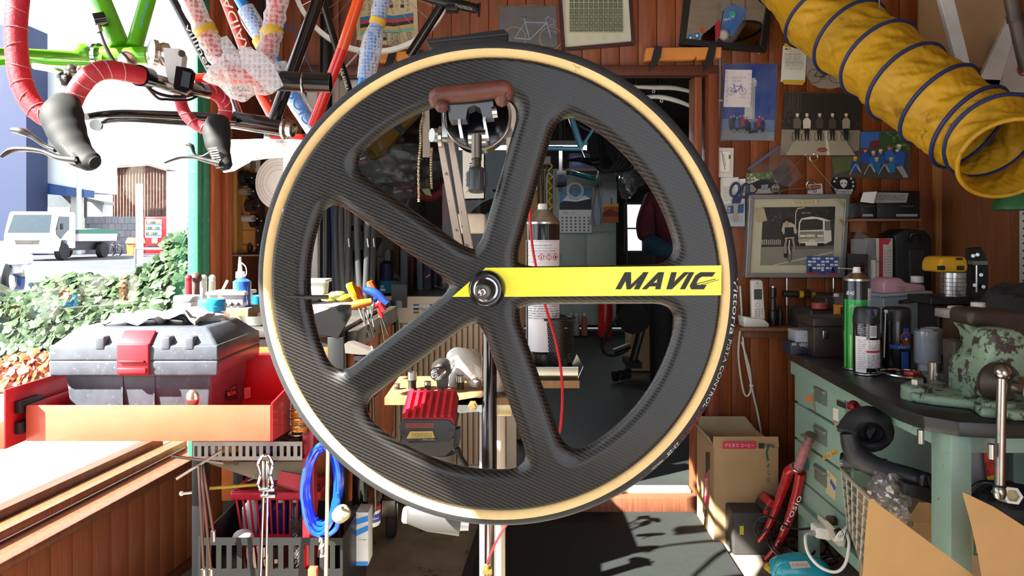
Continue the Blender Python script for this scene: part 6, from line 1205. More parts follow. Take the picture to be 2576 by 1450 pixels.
def ab(a):
    a.poly('#4a4b55',[(1257,20),(1397,18),(1400,115),(1260,118)])
    bikepic(a,1340,96,1.9,'#8fa3cf','#b98a6a',2); a.line('#6f83c0',[(1383,46),(1394,50),(1392,62),(1380,64)],3)
sheet('bicycle_photo','dark photograph of a pale blue racing bicycle in a crinkled plastic sleeve','photo',[(1256,16),(1400,14),(1404,120),(1258,122)],M('#3d3e46',.6),ab,film=[(1255,12),(1290,15),(1330,11),(1400,14),(1402,118),(1256,120)])
def asx(a):
    a.rect('#d8cfae',1430,-10,1568,84)
    for r in range(6):
        for c in range(11): a.rect('#5b6450',1433+c*12.2,-8+r*15.2,1443+c*12.2,5+r*15.2).ell('#8a9078',1438+c*12.2,-2+r*15.2,3,4,6)
    for i,ch in enumerate('護陵領編'): a.text('#cfc8b4',ch,1448+i*35,101-i*2.5,13,13)
framed('framed_stamps','framed sheet of green postage stamps behind a wide cream mount','framed picture',[(1404,-40),(1588,-40),(1597,112),(1414,127)],8,M('#3c1520',.3,cc=.4),M('#e6e0cc',.7,var=.03),asx)
mir = framed('black_mirror','black framed mirror holding stickers and a hanging blue sachet','mirror',[(1726,-40),(1950,-40),(1928,130),(1711,112)],15,BLACK,M('#c9ccce',.03,1.0,var=0),None,.03,False)
d_ = WD-.021
arts(mir,'sticker',flat(d_),[lambda a: a.poly('#1f6fb0',[(1731,88),(1742,85),(1744,101),(1733,104)]).ell('#e9eef2',1737,95,3),lambda a: a.poly('#1f6fb0',[(1746,84),(1757,80),(1762,95),(1751,100)]).ell('#e9eef2',1753,90,3),lambda a: a.poly('#b5481e',[(1762,70),(1772,69),(1776,82),(1765,84)])])
sac = T('blue_sachet','crumpled blue and clear printed sachet hung on the black mirror','packet'); part(sac,'bag',MB().pp([(1826,20),(1850,10),(1880,26),(1866,54),(1844,88),(1814,84)],WD-.05,.02),M('#2f78c8',.3,var=.2,cc=.5)); part(sac,'film',MB().pp([(1818,-10),(1860,-5),(1882,22),(1876,60),(1846,108),(1800,104),(1812,60)],WD-.054,.003),FILM)
a = Art(flat(WD-.0545)); a.ell('#3fa088',1842,36,9,8).text('#dfe8f4','MULTI',1834,47,26,7,-.35).ell('#8a7f75',1820,88,13,14).ell('#b9b0a6',1820,88,9,10).poly('#a02030',[(1798,60),(1812,48),(1812,90),(1800,106)]); art(sac,'print',a)
hook = T('wall_hook','small bent nail hook under the black mirror','hook'); part(hook,'wire',tb([P(1910,134,WD),P(1904,132,WD-.01),P(1900,128,WD-.015),P(1906,126,WD-.02)],.0016,n=6),STEEL); part(hook,'head',MB().ball(P(1910,134,WD-.002),.003,8),STEEL)
# orange block rests with black straps
OB = M('#d98a3e',.5,var=.12,bump=.1)
for lab,x0,x1,y0,y1,s0 in (('orange wooden block rest with two black straps above the doorway',1622,1816,120,152,(1640,1776)),('orange wooden block rest behind the white rimmed wheel',954,1060,130,158,(972,1040))):
    t = T('block_rest',lab,'block',None,'orange block rests'); part(t,'block',bev(MB().pp([(x0+4,y0),(x1,y0-2),(x1-2,y1-6),(x1-60,y1-3),(x1-64,y1-10),(x1-70,y1-2),(x0+2,y1),(x0,y1-6)],WD-.05,.049),.002,1),OB)
    for x in s0: part(t,'strap',MB().pp([(x+8,y0-4),(x+26,y0-4),(x+22,y1-8),(x+8,y1+16),(x-6,y1+28),(x-2,y1)],WD-.056,.004),BLACK)
blk = T('black_padded_bar','flat black padded bar resting behind the top of the tyre','pad'); part(blk,'bar',bev(MB().prism([P(x,y,1.12) for x,y in ((1070,98),(1268,72),(1280,84),(1276,104),(1090,122),(1078,118))],(0,.05,0)),.003,2),RUBBER); part(blk,'seam',MB().tube([P(1072,106,1.118),P(1275,86,1.118)],.0012,6),M('#3a3a3d',.6))
part(blk,'stand_pin',MB().cyl(P(1200,104,1.145),P(1200,290,1.16),.008,n=10),BLACK)
cond = T('cable_conduit','grey cable conduit running down beside the door frame','conduit'); part(cond,'pipe',tb([P(1811,148,WD-.006),P(1810,250,WD-.006),P(1804,340,WD-.006),P(1806,366,WD-.006),P(1814,374,WD-.006)],.005),M('#8a8f92',.5)); part(cond,'clip',MB().pb(1804,250,1818,256,WD-.012,.012),STEEL)
sbx_ = T('timer_switch','white wall switch box with a card tucked into it beside the door','switch'); part(sbx_,'box',bev(MB().pp([(1796,371),(1847,372),(1845,447),(1794,446)],WD-.03,.03),.003),M('#dcd6ce',.45,var=.03))
a = Art(flat(WD-.0303)); a.poly('#cfc8bf',[(1806,380),(1838,381),(1837,436),(1805,436)]).poly('#efe9e2',[(1812,382),(1836,382),(1834,432),(1810,431)]).line('#33302c',[(1815,380),(1824,428)],1.6).line('#33302c',[(1820,388),(1826,418)],1).rect('#55504a',1833,390,1838,400); art(sbx_,'card',a)
def afl(a):
    a.rect('#3a3a3a',1974,122,1982,125).rect('#c9a21c',1983,122,1990,125); a.text('#33302c','セットアップガイド',2000,129,38,4).lines('#55524e',1974,134,2018,138,2,.7).lines('#55524e',1974,141,2020,170,7,.8).lines('#55524e',1976,172,2018,176,1,.8)
    for y in (139,158,168): a.line('#8a8680',[(1972,y),(2022,y)],.5)
fly = sheet('setup_flyer','white printed instruction slip taped to the boards with yellow tape','paper',[(1970,115),(2030,116),(2025,207),(1964,206)],PAPER,afl)
for q in ([(1972,109),(2024,112),(2022,120),(1976,119)],[(1968,201),(2024,202),(2020,214),(1972,212)]): part(fly,'tape',MB().pp(q,WD-.0032,.0006),YT,'yellow tape')
def aov(a): bikepic(a,2076,192,1.15,'#2a3350','#333',1.5)
sheet('oval_bicycle_print','grey print of a dark road bicycle with a rounded lower edge','photo',[(2030,123),(2100,125),(2150,150),(2146,200),(2128,216),(2090,224),(2060,221),(2038,208),(2028,190)],M('#a3978d',.6,var=.08),aov)
def atw(a):
    a.poly(M('#1f4fa8',.4,var=.1),[(1820,163),(1955,163),(1948,330),(1816,328)]).poly('#6f8fb8',[(1817,300),(1949,302),(1948,330),(1816,330)])
    a.poly('#8f98a6',[(1816,328),(1948,331),(1947,354),(1814,352)]).line('#b9c0c9',[(1940,334),(1936,352)],.8)
    a.poly('#e0dfdf',[(1872,300),(1898,300),(1900,196),(1876,196)]).poly('#cfd3da',[(1868,206),(1904,206),(1902,217),(1872,217)]).ell('#e9e9ec',1890,204,14,5).poly('#b9bcc6',[(1892,300),(1898,300),(1900,217),(1894,217)])
    r = random.Random(4)
    for i in range(11):
        x = 1838+i*8; y = 302+r.uniform(-8,6); c = ['#1d2f66','#14141c','#3f7fc0','#222a44','#b03044'][i % 5]
        a.poly(c,[(x-5,y+24),(x-6,y+6),(x,y),(x+6,y+6),(x+5,y+24)]).ell('#c99a80',x,y-3,2.6,3).rect('#15151c',x-4,y+22,x+4,y+30)
    for i in range(6): a.ring('#222',1846+i*14,328,5,6,1.2)
tp_ = sheet('tower_photo','tall photograph of riders below a white tower under a deep blue sky','photo',[(1820,162),(1956,162),(1948,354),(1813,353)],M('#2a57a8',.5),atw,film=[(1816,156),(1850,160),(1900,153),(1955,158),(1962,200),(1952,352),(1812,356)])
part(tp_,'child_drawing',MB().pp([(1825,175),(1892,176),(1888,270),(1820,269)],WD-.0105,.001),M('#e3d9dc',.7,var=.05))
a = Art(flat(WD-.0107)); bikepic(a,1853,230,.62,'#3a4a9a','#3a4a9a',.9)
for i in range(14): a.ring(['#c98a96','#8a96c9','#c9a8b8'][i % 3],1828+(i % 2)*58,182+i*6,3,3,.7)
a.text('#8a6a90','つきとうそう',1856,196,36,6).text('#8a6a90','12.10',1852,204,20,5).text('#c98a96','Lucky',1866,246,16,5); art(tp_,'drawing_lines',a)
def abw(a):
    a.poly('#2b2622',[(1973,233),(2167,236),(2164,330),(1966,328)]).poly('#8c8272',[(1966,326),(2164,328),(2160,391),(1963,390)])
    for i in range(10): a.line('#5a5148',[(1976+i*4+(i*7) % 5,234),(1974+i*4,300-(i*11) % 24)],1.4)
    r = random.Random(8)
    for i in range(40): a.ell('#4a4238',r.uniform(1968,2000),r.uniform(270,325),r.uniform(1,4),2,6)
    for i in range(30): a.ell('#3a342c',r.uniform(2130,2162),r.uniform(280,325),r.uniform(1,4),2,6)
    a.poly('#a59a86',[(2010,330),(2110,330),(2150,391),(1975,391)]).poly('#d9d0bc',[(2074,330),(2078,330),(2086,391),(2078,391)])
    for x,c in ((2004,'#6a6052'),(2028,'#d8d0be'),(2060,'#4a4238'),(2092,'#4f463b'),(2126,'#a39a88')):
        a.poly(c,[(x-9,326),(x-10,305),(x-5,298),(x+5,298),(x+10,305),(x+9,326)]).poly('#1d1916',[(x-7,324),(x+7,324),(x+5,354),(x+1,354),(x,334),(x-2,354),(x-5,354)]).ell('#c9bba4',x,292,3.6,4.4).ell('#e3dac8',x,289,4.4,3)
        a.ring('#16120f',x-8,345,5,11,1.2).ring('#16120f',x+6,346,4,10,1).line('#16120f',[(x-10,326),(x+8,324)],1.4)
    a.ell('#a02430',2066,378,13,5.5).text('#e3c8c0','monochrome',2066,378,18,2.4)
sheet('monochrome_group_photo','large sepia photograph of five cyclists standing on a forest road','photo',[(1974,231),(2168,235),(2160,392),(1962,390)],M('#5a5248',.5),abw,lift=.004)
def agr(a):
    a.poly('#3a6fc0',[(2166,332),(2250,331),(2292,330),(2290,370),(2164,372)]).poly('#39562e',[(2212,333),(2292,330),(2290,380),(2210,378)]).poly('#6a3038',[(2188,356),(2214,352),(2216,372),(2186,374)]).poly('#4a463f',[(2092,396),(2164,378),(2290,378),(2292,450),(2096,446)]).poly('#56633a',[(2092,398),(2160,394),(2160,420),(2098,440)])
    r = random.Random(2)
    for i in range(30): a.ell(['#4f7a38','#2f4a24','#5f8a44'][i % 3],r.uniform(2216,2288),r.uniform(334,376),4,3,6)
    for x,y,c in ((2176,388,'#1f4fae'),(2196,396,'#2463b8'),(2214,392,'#1f56a8'),(2236,382,'#2a6ad0'),(2256,392,'#2f88b8'),(2150,410,'#1c4a90'),(2204,412,'#1d6a9a'),(2240,412,'#2a7ab0')):
        a.poly(c,[(x-10,y+22),(x-11,y+4),(x-5,y-4),(x+5,y-4),(x+11,y+4),(x+10,y+22)]).ell('#c4937a',x,y-9,4.4,5).ell(['#d8dce4','#b03040','#e0c23a'][int(x) % 3],x,y-13,5,3.2)
    a.poly('#2458b0',[(2246,416),(2252,384),(2266,378),(2276,390),(2272,420)]).ell('#c99a80',2260,372,5,6).ell('#e6e4e2',2260,367,6,4).poly('#aaa49c',[(2252,420),(2268,418),(2284,446),(2272,448)])
    for x in (2150,2186,2222): a.line('#c9c9cc',[(x-14,440),(x,414),(x+16,438),(x+4,412)],1.6)
sheet('club_photo','colour photograph of riders in blue jerseys with helmets beside trees','photo',[(2164,331),(2292,330),(2290,372),(2292,450),(2240,450),(2140,446),(2094,444),(2092,396),(2162,388)],M('#4a4f48',.5),agr,lift=.0075)
# zip bag, scissors, card pocket
zb_ = T('zip_bag','clear zip bag pinned slantwise on the boards with a small photo in it','bag'); part(zb_,'bag',MB().pp([(1880,424),(1960,366),(2020,444),(1986,470),(1944,462),(1900,440)],WD-.014,.003),FILM); part(zb_,'zip_strip',MB().pp([(1880,424),(1958,366),(1962,371),(1884,430)],WD-.017,.002),M('#5a5f8a',.4)); part(zb_,'photo',MB().pp([(1942,432),(1974,408),(1984,436),(1996,456),(1964,476)],WD-.010,.001),M('#3a3440',.5,var=.4))
def amt(a):
    a.poly('#5f7a4a',[(1880,436),(1966,432),(1966,460),(1880,462)]).poly('#b9b0a8',[(1878,456),(1966,452),(1962,486),(1878,488)])
    r = random.Random(6)
    for i in range(40): a.ell(['#86a86a','#4a6a38','#d8c8d0'][i % 3],r.uniform(1882,1964),r.uniform(436,456),3,2.4,6)
    for x in (1892,1950): a.ring('#17151a',x,474,12,12,3).ring('#8a8a90',x,474,6,6,.8)
    a.poly('#1c1a20',[(1890,462),(1912,452),(1934,450),(1944,446),(1950,462),(1934,474),(1902,476)]).poly('#8a8a90',[(1914,466),(1932,464),(1930,478),(1914,478)]).line('#222',[(1938,440),(1952,470)],2)
sheet('motorcycle_photo','small colour photograph of a parked black motorcycle before greenery','photo',[(1878,436),(1968,431),(1964,488),(1876,488)],M('#7a7a6a',.5),amt,lift=.003)
pock = T('card_pocket','white card pocket with notes and receipts hung under the switch box','pocket'); part(pock,'card',MB().pp([(1812,452),(1876,450),(1872,548),(1814,550)],WD-.012,.004),PAPER); part(pock,'pouch',MB().pp([(1820,516),(1874,510),(1874,570),(1818,570)],WD-.022,.008),M('#aab0b8',.5,var=.1)); part(pock,'note',MB().pp([(1813,448),(1858,446),(1858,458),(1814,460)],WD-.016,.002),WHITE)
a = Art(flat(WD-.0222)); a.poly('#2a5580',[(1830,519),(1872,513),(1870,536),(1828,538)]).text('#e3e6ea','DUR',1834,528,14,6,-1.5).lines('#777',1830,544,1868,560,4,.9); art(pock,'pouch_print',a); a = Art(flat(WD-.0122))
for i in range(9): a.line('#25222a',[(1866+i*.9,470),(1866+i*.9,486)],.5)
a.lines('#66605a',1820,468,1850,508,9,.8); art(pock,'receipt_print',a)
scs = T('scissors','navy handled scissors hanging point down in the card pocket','scissors'); NV = M('#27335f',.4)
sd0 = WD-.028
for c,r_ in (((1849,478),(11,17)),((1874,480),(9,17))): part(scs,'handle',MB().tube([P(c[0]+r_[0]*math.cos(k)-3*math.sin(k),c[1]+r_[1]*math.sin(k),sd0) for k in [2*PI*i/24 for i in range(24)]],.005,8,closed=True),NV)
part(scs,'handle_root',MB().pp([(1845,494),(1856,492),(1868,496),(1862,512),(1842,512)],sd0-.004,.008),NV); part(scs,'blade',MB().pp([(1845,510),(1852,510),(1850,556),(1847,560)],sd0-.002,.002),STEEL); part(scs,'blade',MB().pp([(1851,510),(1858,508),(1854,552),(1851,558)],sd0+.001,.002),STEEL)
thm = T('glass_tube','long glass thermometer tube lying on top of the grey picture frame','tube'); part(thm,'glass',MB().tube([P(1950,481,WD-.04),P(1990,476,WD-.04),P(2062,470,WD-.04)],.009,14),clear('amber_glass',(.95,.85,.7),.15,.05)); part(thm,'tip',MB().cyl(P(1944,482,WD-.04),P(1956,480,WD-.04),.011,n=12),STEEL); part(thm,'cap',MB().cyl(P(2040,472,WD-.04),P(2064,470,WD-.04),.0075,n=12),M('#b0683a',.4))
rng = T('key_ring','steel ring hanging over the small white card','ring'); part(rng,'ring',MB().torus(P(2040,466,WD-.03),(0,1,.2),.018,.0035,32,8),STEEL); part(rng,'bead',MB().ball(P(2040,478,WD-.034),.005,10),STEEL)
sc_ = sheet('small_card','small white card with a blue emblem behind the steel ring','card',[(2034,464),(2068,462),(2070,488),(2032,488)],PAPER,lambda a: a.ring('#2a4a9a',2050,480,4,4,1.4).line('#2a4a9a',[(2046,486),(2054,474)],1.4))
def ast(a):
    for k in range(14): t0 = -2.9+k*.42; a.poly('#d8d6d2',[(2122+27*math.cos(t0),465+27*math.sin(t0)),(2122+27*math.cos(t0+.22),465+27*math.sin(t0+.22)),(2122+22*math.cos(t0+.2),465+22*math.sin(t0+.2)),(2122+22*math.cos(t0),465+22*math.sin(t0))])
    a.poly('#d8d6d2',[(2112,456),(2118,452),(2126,452),(2132,457),(2129,468),(2122,474),(2115,468)]).poly('#17161a',[(2115,459),(2121,461),(2117,464)]).poly('#17161a',[(2129,459),(2124,461),(2127,464)]).poly('#d8d6d2',[(2098,476),(2146,478),(2140,490),(2104,490)]).text('#17161a','shopgentei',2122,482,38,7,.04)
sheet('round_sticker','round black and white sticker with an animal face on the boards','sticker',[(2122+32*math.cos(k*.262),466+31*math.sin(k*.262)) for k in range(24)],M('#17161a',.4),ast)
ht = T('hook_ring','brass ring half hidden below the sepia photograph','ring'); part(ht,'ring',MB().torus(P(2047,396,WD-.006),(0,1,0),.016,.0035,28,8),M('#b9ab8a',.3,.8)); part(ht,'pin',MB().cyl(P(2047,388,WD),P(2047,388,WD-.014),.003,n=8),STEEL)
wire = T('picture_wire','picture wire slung from a nail down to the grey frame','wire'); part(wire,'strand',MB().tube([P(1948,470,WD-.012),P(2026,390,WD-.012),P(2106,484,WD-.012)],.0014,6),M('#a08a70',.5,.5)); part(wire,'nail',MB().cyl(P(2026,390,WD),P(2026,390,WD-.02),.002,n=6),STEEL)
def abus(a):
    k = lambda x,y: (x,y)
    a.poly('#2e2b28',[(1920,522),(2101,520),(2096,668),(1912,668)]).poly('#8f887c',[(1914,622),(2097,618),(2096,668),(1912,668)]).poly('#c9c2b4',[(1940,668),(2096,632),(2096,637),(1950,668)]).poly('#6a645a',[(1976,622),(2097,618),(2096,626),(1990,628)])
    r = random.Random(12)
    for i in range(60): a.ell(['#45413b','#5a554c','#1f1d1b'][i % 3],r.uniform(1922,2098),r.uniform(524,570),r.uniform(1,5),r.uniform(1,4),6)
    for i in range(14): a.line('#4f4a43',[(1922+i*5,522),(1920+i*5+(i*7) % 9,560)],.9)
    for i in range(10): a.rect('#c9c4b8',1915+i*5,604-(i % 3),1917+i*5,616)
    a.line('#d8d2c4',[(1999,586),(2000,536),(2005,525),(2022,523)],2).poly('#2a2622',[(2014,526),(2040,526),(2040,542),(2014,543)]).text('#e0dacb','お山カーブをやし',2027,536,24,5)
    a.poly('#e3dccb',[(2008,560),(2014,550),(2040,545),(2064,548),(2088,556),(2090,606),(2066,618),(2010,618),(2006,590)]).poly('#37332e',[(2011,562),(2016,553),(2052,551),(2068,556),(2068,578),(2010,580)]).poly('#8a8376',[(2010,583),(2070,582),(2070,600),(2008,602)]).rect('#d8d0bd',2026,590,2048,597)
    for x in (2014,2058): a.ell('#f0ead8',x,594,4,3).ell('#f0ead8',x+7,594,4,3)
    a.poly('#b9b2a2',[(2006,602),(2072,601),(2072,608),(2006,609)]).rect('#1d1a18',2010,612,2024,620).rect('#1d1a18',2054,612,2072,620).rect('#efe8d6',2034,604,2048,610).text('#222','010',2041,607,10,4)
    for i in range(4): a.poly('#4a453e',[(2073+i*4,556),(2076+i*4,557),(2076+i*4,580),(2073+i*4,580)])
    a.poly('#b9ae9a',[(1964,580),(1968,562),(1982,558),(1998,566),(2004,584),(1998,590),(1992,578),(1974,578),(1970,592)]).ell('#1b1815',1978,556,9,6).ell('#b08f74',1977,563,5.5,7).poly('#26231f',[(1972,572),(1994,572),(1996,602),(1972,602)]).line('#9a8a76',[(1976,600),(1972,626),(1976,644)],5).line('#9a8a76',[(1992,600),(1996,620),(1992,634)],5)
    a.ring('#14110f',1984,640,5,20,1.6).line('#dcd6c8',[(1972,600),(1996,598)],2).line('#e3ddd0',[(1984,604),(1982,626),(1986,640)],2.4).rect('#1a1715',1970,638,1980,648)
    a.poly('#c9b68a',[(1989,507),(2054,502),(2054,514),(1989,517)]).text('#3a8a5a','930 #14 3',2021,510,48,7,-.05).poly('#b0a080',[(1895,530),(1920,524),(1928,556),(1904,560)]).line('#a8957a',[(2106,502),(2120,522)],5).line('#a08a68',[(2110,552),(2122,566)],6)
    a.poly('#3d4f88',[(2028,644),(2108,646),(2104,690),(2026,688)])
    for r_ in range(4):
        for c in range(7): a.rect('#dfe3ec' if (r_+c) % 3 else '#3a62b0',2030+c*11,648+r_*8,2039+c*11,653+r_*8)
    for x,c in ((2036,'#1a1a24'),(2066,'#d8dae4'),(2092,'#16161e')): a.poly(c,[(x-4,686),(x-3,672),(x+3,672),(x+4,686)]).ell('#b98a72',x,669,2.4,2.6)
    a.poly('#a83038',[(2026,685),(2104,687),(2104,691),(2026,690)]).rect('#274a9a',2058,682,2074,690)
bfm = framed('bus_picture','grey framed black and white picture of a cyclist passing a bus','framed picture',[(1886,490),(2139,488),(2126,699),(1876,699)],11,M('#8f8f90',.35,.6,var=.08),M('#cfc2a8',.7,var=.08,sc=3),abus,.05)
# ================================================================ yellow air duct
dk = M('#b98b0e',.6,var=.22,sc=5,spots=('#7d5a12',8),sp=.60,bump=1.0,bsc=22); NVY = M('#1d2858',.6)
duct = T('air_duct','long yellow fabric air duct with navy rings slung across the wall corner','duct')
rings = [((1994,-60),92,2.60),((2066,40),96,2.50),((2138,96),100,2.40),((2212,150),104,2.30),((2280,208),108,2.20),((2362,264),112,2.12),((2440,322),114,2.04),((2495,345),116,1.99)]
rp = [P(*c,d) for c,r,d in rings]; rrad = [r*d/F for c,r,d in rings]
end = P(2535,400,1.90); axs = []
cpts = rp+[end]; R_ = rrad+[.118]
tpt = [V((q.x,q.y,q.z)) for q in cpts]
def daxis(i): a_,b_ = tpt[max(i-1,0)],tpt[min(i+1,len(tpt)-1)]; return (b_-a_).normalized()
m = MB(); n_ = 132; rows = []; ref = None
for i in range(len(tpt)-1):
    for j in range(16):
        t = j/16; c = tpt[i].lerp(tpt[i+1],t); ax_v = daxis(i).lerp(daxis(i+1),t).normalized(); r = R_[i]+(R_[i+1]-R_[i])*t; rows.append((c,ax_v,r*(1-.07*math.sin(t*PI)),t,i))
rows.append((tpt[-1],daxis(len(tpt)-1),R_[-1],0,len(tpt)-1))
gp = []
for c,ax_v,r,t,i in rows:
    x = V((0,1,0)).cross(ax_v).normalized() if ref is None else (ref-ax_v*ref.dot(ax_v)).normalized(); ref = x; y = ax_v.cross(x)
    gp.append([c+(x*math.cos(2*PI*k/n_)+y*math.sin(2*PI*k/n_))*r*(1+.10*math.sin(t*PI)*noise_(V((k*.18+t*2.5,i*3.1,t*2.0)))-.045*math.sin(t*PI)*max(0,1-5*abs(noise_(V((k*.16+t*3.4+i,t*1.2,i*2.3)))))-.03*math.sin(t*PI)*max(0,1-6*abs(noise_(V((k*.3-t*3,i*1.7,t*2+5)))))) for k in range(n_)])
vs = [q for row in gp for q in row]; fs = [(i*n_+k,i*n_+(k+1) % n_,(i+1)*n_+(k+1) % n_,(i+1)*n_+k) for i in range(len(gp)-1) for k in range(n_)]
m.add(vs,fs); part(duct,'fabric',m,dk,None,80)
for i in range(len(rp)): part(duct,'ring',MB().torus(rp[i],daxis(i),R_[i]*1.005,.0062,56,8),NVY)
part(duct,'mouth_hem',MB().torus(tpt[-1],daxis(len(tpt)-1),R_[-1]*.985,.006,56,8),dk); 
for i in (0,3): part(duct,'hanging_cord',MB().cyl(rp[i]+V((0,0,R_[i]*.8)),V((rp[i].x,rp[i].y,2.6)),.002,n=6),M('#8a8070',.6))
# bracket, carton and post in the corner above the duct
ctn = T('wall_carton','large brown cardboard sheet standing behind the white bracket','cardboard'); part(ctn,'sheet',MB().pp([(2312,-60),(2640,-60),(2640,236),(2310,236)],2.55,.008),CARD); part(ctn,'ledge',MB().pb(2308,236,2640,248,2.45,.3),wood('#8a6a44',.2,.6,0))
brk = T('white_bracket','white V shaped steel bracket in front of the cardboard','bracket'); part(brk,'arm',bev(MB().pp([(2355,-40),(2392,-40),(2450,196),(2418,200)],2.3,.02),.002,1),M('#c9c8c4',.4)); part(brk,'arm',bev(MB().pp([(2545,30),(2560,60),(2515,215),(2462,215),(2470,190)],2.3,.02),.002,1),M('#c9c8c4',.4)); part(brk,'base',bev(MB().pp([(2430,196),(2520,200),(2516,222),(2436,222)],2.3,.03),.002,1),M('#c9c8c4',.4))
rpb = T('brown_pole','dark brown turned pole leaning in the upper corner','pole'); part(rpb,'shaft',MB().cyl(P(2536,-40,2.1),P(2585,180,2.1),.020,n=16),M('#4a3a30',.5,var=.3)); part(rpb,'collar',MB().cyl(P(2552,36,2.1),P(2556,54,2.1),.0225,n=16),M('#3a2d26',.5))
rbx = T('red_white_carton','small red and white carton on the ledge behind the bracket','box'); part(rbx,'carton',MB().pb(2448,170,2520,236,2.46,.08),M('#8a2a26',.6)); part(rbx,'label',MB().pb(2470,186,2498,206,2.458,.002),M('#c9b9a8',.6))
wcn = T('white_carton','white carton with a round red emblem in the upper corner','box'); part(wcn,'carton',MB().pp([(2526,112),(2600,100),(2600,232),(2520,232)],2.42,.02),M('#b5aca4',.6)); a = Art(flat(2.4195)); a.ell('#a83a34',2572,176,15,16).ell('#c9b9a8',2572,176,9,10).text('#a83a34','B',2572,176,8,10); art(wcn,'emblem',a)
grn = T('green_funnel','dark green plastic cone hanging at the wall above the pegboard','cone'); part(grn,'cone',MB().lathe([(.004,.16),(.05,.06),(.075,.01),(.075,0),(.07,0)],P(2562,528,2.3),n=28),M('#1f5a2c',.5)); part(grn,'hook',MB().cyl(P(2562,405,2.3),P(2562,350,2.3),.002,n=6),STEEL)
# shelf with black boxes
shl = T('wall_shelf','small wooden wall shelf holding two black boxes','shelf'); part(shl,'board',MB().pb(2162,550,2318,557,WD-.17,.168,.002),wood('#8a5a34',.2,.5,0)); part(shl,'cleat',MB().pb(2168,557,2180,584,WD-.15,.148),wood('#7a4a2a',.2,.5,0))
for i,(x0,x1,y0,y1,lab) in enumerate(((2168,2204,510,549,'narrow black box with a silver stripe on the wall shelf'),(2206,2314,480,549,'wide black box with script lettering on the wall shelf'))):
    t = T('black_box',lab,'box',None,'black boxes on the wall shelf'); part(t,'box',MB().pb(x0,y0,x1,y1,WD-.16,.14,.001),M('#141416',.35)); a = Art(flat(WD-.1603)); a.rect('#8f98a8',x0+2 if i == 0 else 2254,539,x1-8 if i == 0 else 2308,545).text('#6a6a70','Campagnolo',(x0+x1)/2+(20 if i else 0),519,36 if i else 26,5,0,.4); art(t,'lettering',a)
ppl = T('paper_leaflet','bent white leaflet sticking out of the black boxes on the shelf','paper'); part(ppl,'leaflet',MB().pp([(2172,484),(2206,482),(2198,512),(2164,508)],WD-.19,.002),WHITE); part(ppl,'fold',MB().pp([(2206,484),(2286,486),(2280,510),(2200,511)],WD-.17,.002),M('#9a958f',.6)); a = Art(flat(WD-.1702)); a.lines('#3a3636',2212,490,2276,504,4,.9); art(ppl,'small_print',a)
part(wl,'skirting',lbox(MB(),-.6,2.99,0,.03,0,.012),TRIM)
# ================================================================ green workbench with the vise
ZB = .73
GRB = M('#86a294',.45,var=.08,spots=('#4a4f45',55),sp=.64,bump=.1,bsc=90)
bench = T('workbench','pale green steel workbench with a dark rubbery top and drawers underneath','workbench',V((1.3,2.0,0)))
bl = [(PZ(1980,880,ZB).x,2.49),(.872,1.66),(.885,1.58),(.93,1.53),(1.0,1.515),(1.70,1.515),(1.70,2.49)]
TOPM = M('#1b1f1e',.38,var=.35,sc=7,spots=('#3a342e',6),sp=.6,bump=.08,bsc=40)
part(bench,'top',bev(MB().prism([V((x,y,ZB)) for x,y in bl],(0,0,-.032)),.004,2),TOPM)
part(bench,'side_rail',MB().box((.958,2.03,.673),(.03,.92,.048),None,.002),GRB); part(bench,'front_rail',MB().box((1.33,1.60,.673),(.70,.03,.05),None,.002),GRB)
for x,y in ((.955,1.60),(1.66,1.60),(.985,2.44),(1.66,2.44)): part(bench,'leg',MB().box((x,y,.349),(.044,.075,.698),None,.002),GRB)
part(bench,'foot_rail',MB().box((.955,2.02,.22),(.03,.80,.035),None,.002),GRB); part(bench,'low_shelf',MB().box((1.33,2.05,.19),(.70,.86,.02)),M('#3b332b',.7)); part(bench,'back_panel',MB().box((1.33,2.46,.44),(.66,.01,.45)),M('#23251f',.7))
CB = plane((.955,2.3,.5),(-1,0,0))
cab = T('drawer_cabinet','pale green steel drawer unit slung under the bench with peeling stickers','cabinet'); part(cab,'case',MB().box((1.155,2.30,.455),(.36,.40,.45),None,.002),GRB)
for z0,z1 in ((.56,.675),(.437,.552),(.312,.43),(.235,.306)):
    o = part(cab,'drawer',MB().box((.964,2.30,(z0+z1)/2),(.018,.372,z1-z0),None,.003),GRB)
    if z0 > .3: part(o,'handle_recess',MB().box((.953,2.27,(z0+z1)/2+.005),(.006,.085,.05),None,.001),M('#6f7a74',.4,.3)); part(o,'handle_lip',MB().box((.950,2.27,(z0+z1)/2+.022),(.012,.08,.008),None,.002),M('#a5a49c',.35,.7))
part(cab,'lock_plate',MB().prism([CB(2108,1006,.004),CB(2132,1016,.004),CB(2132,1030,.004),CB(2108,1020,.004)],(.004,0,0)),STEEL)
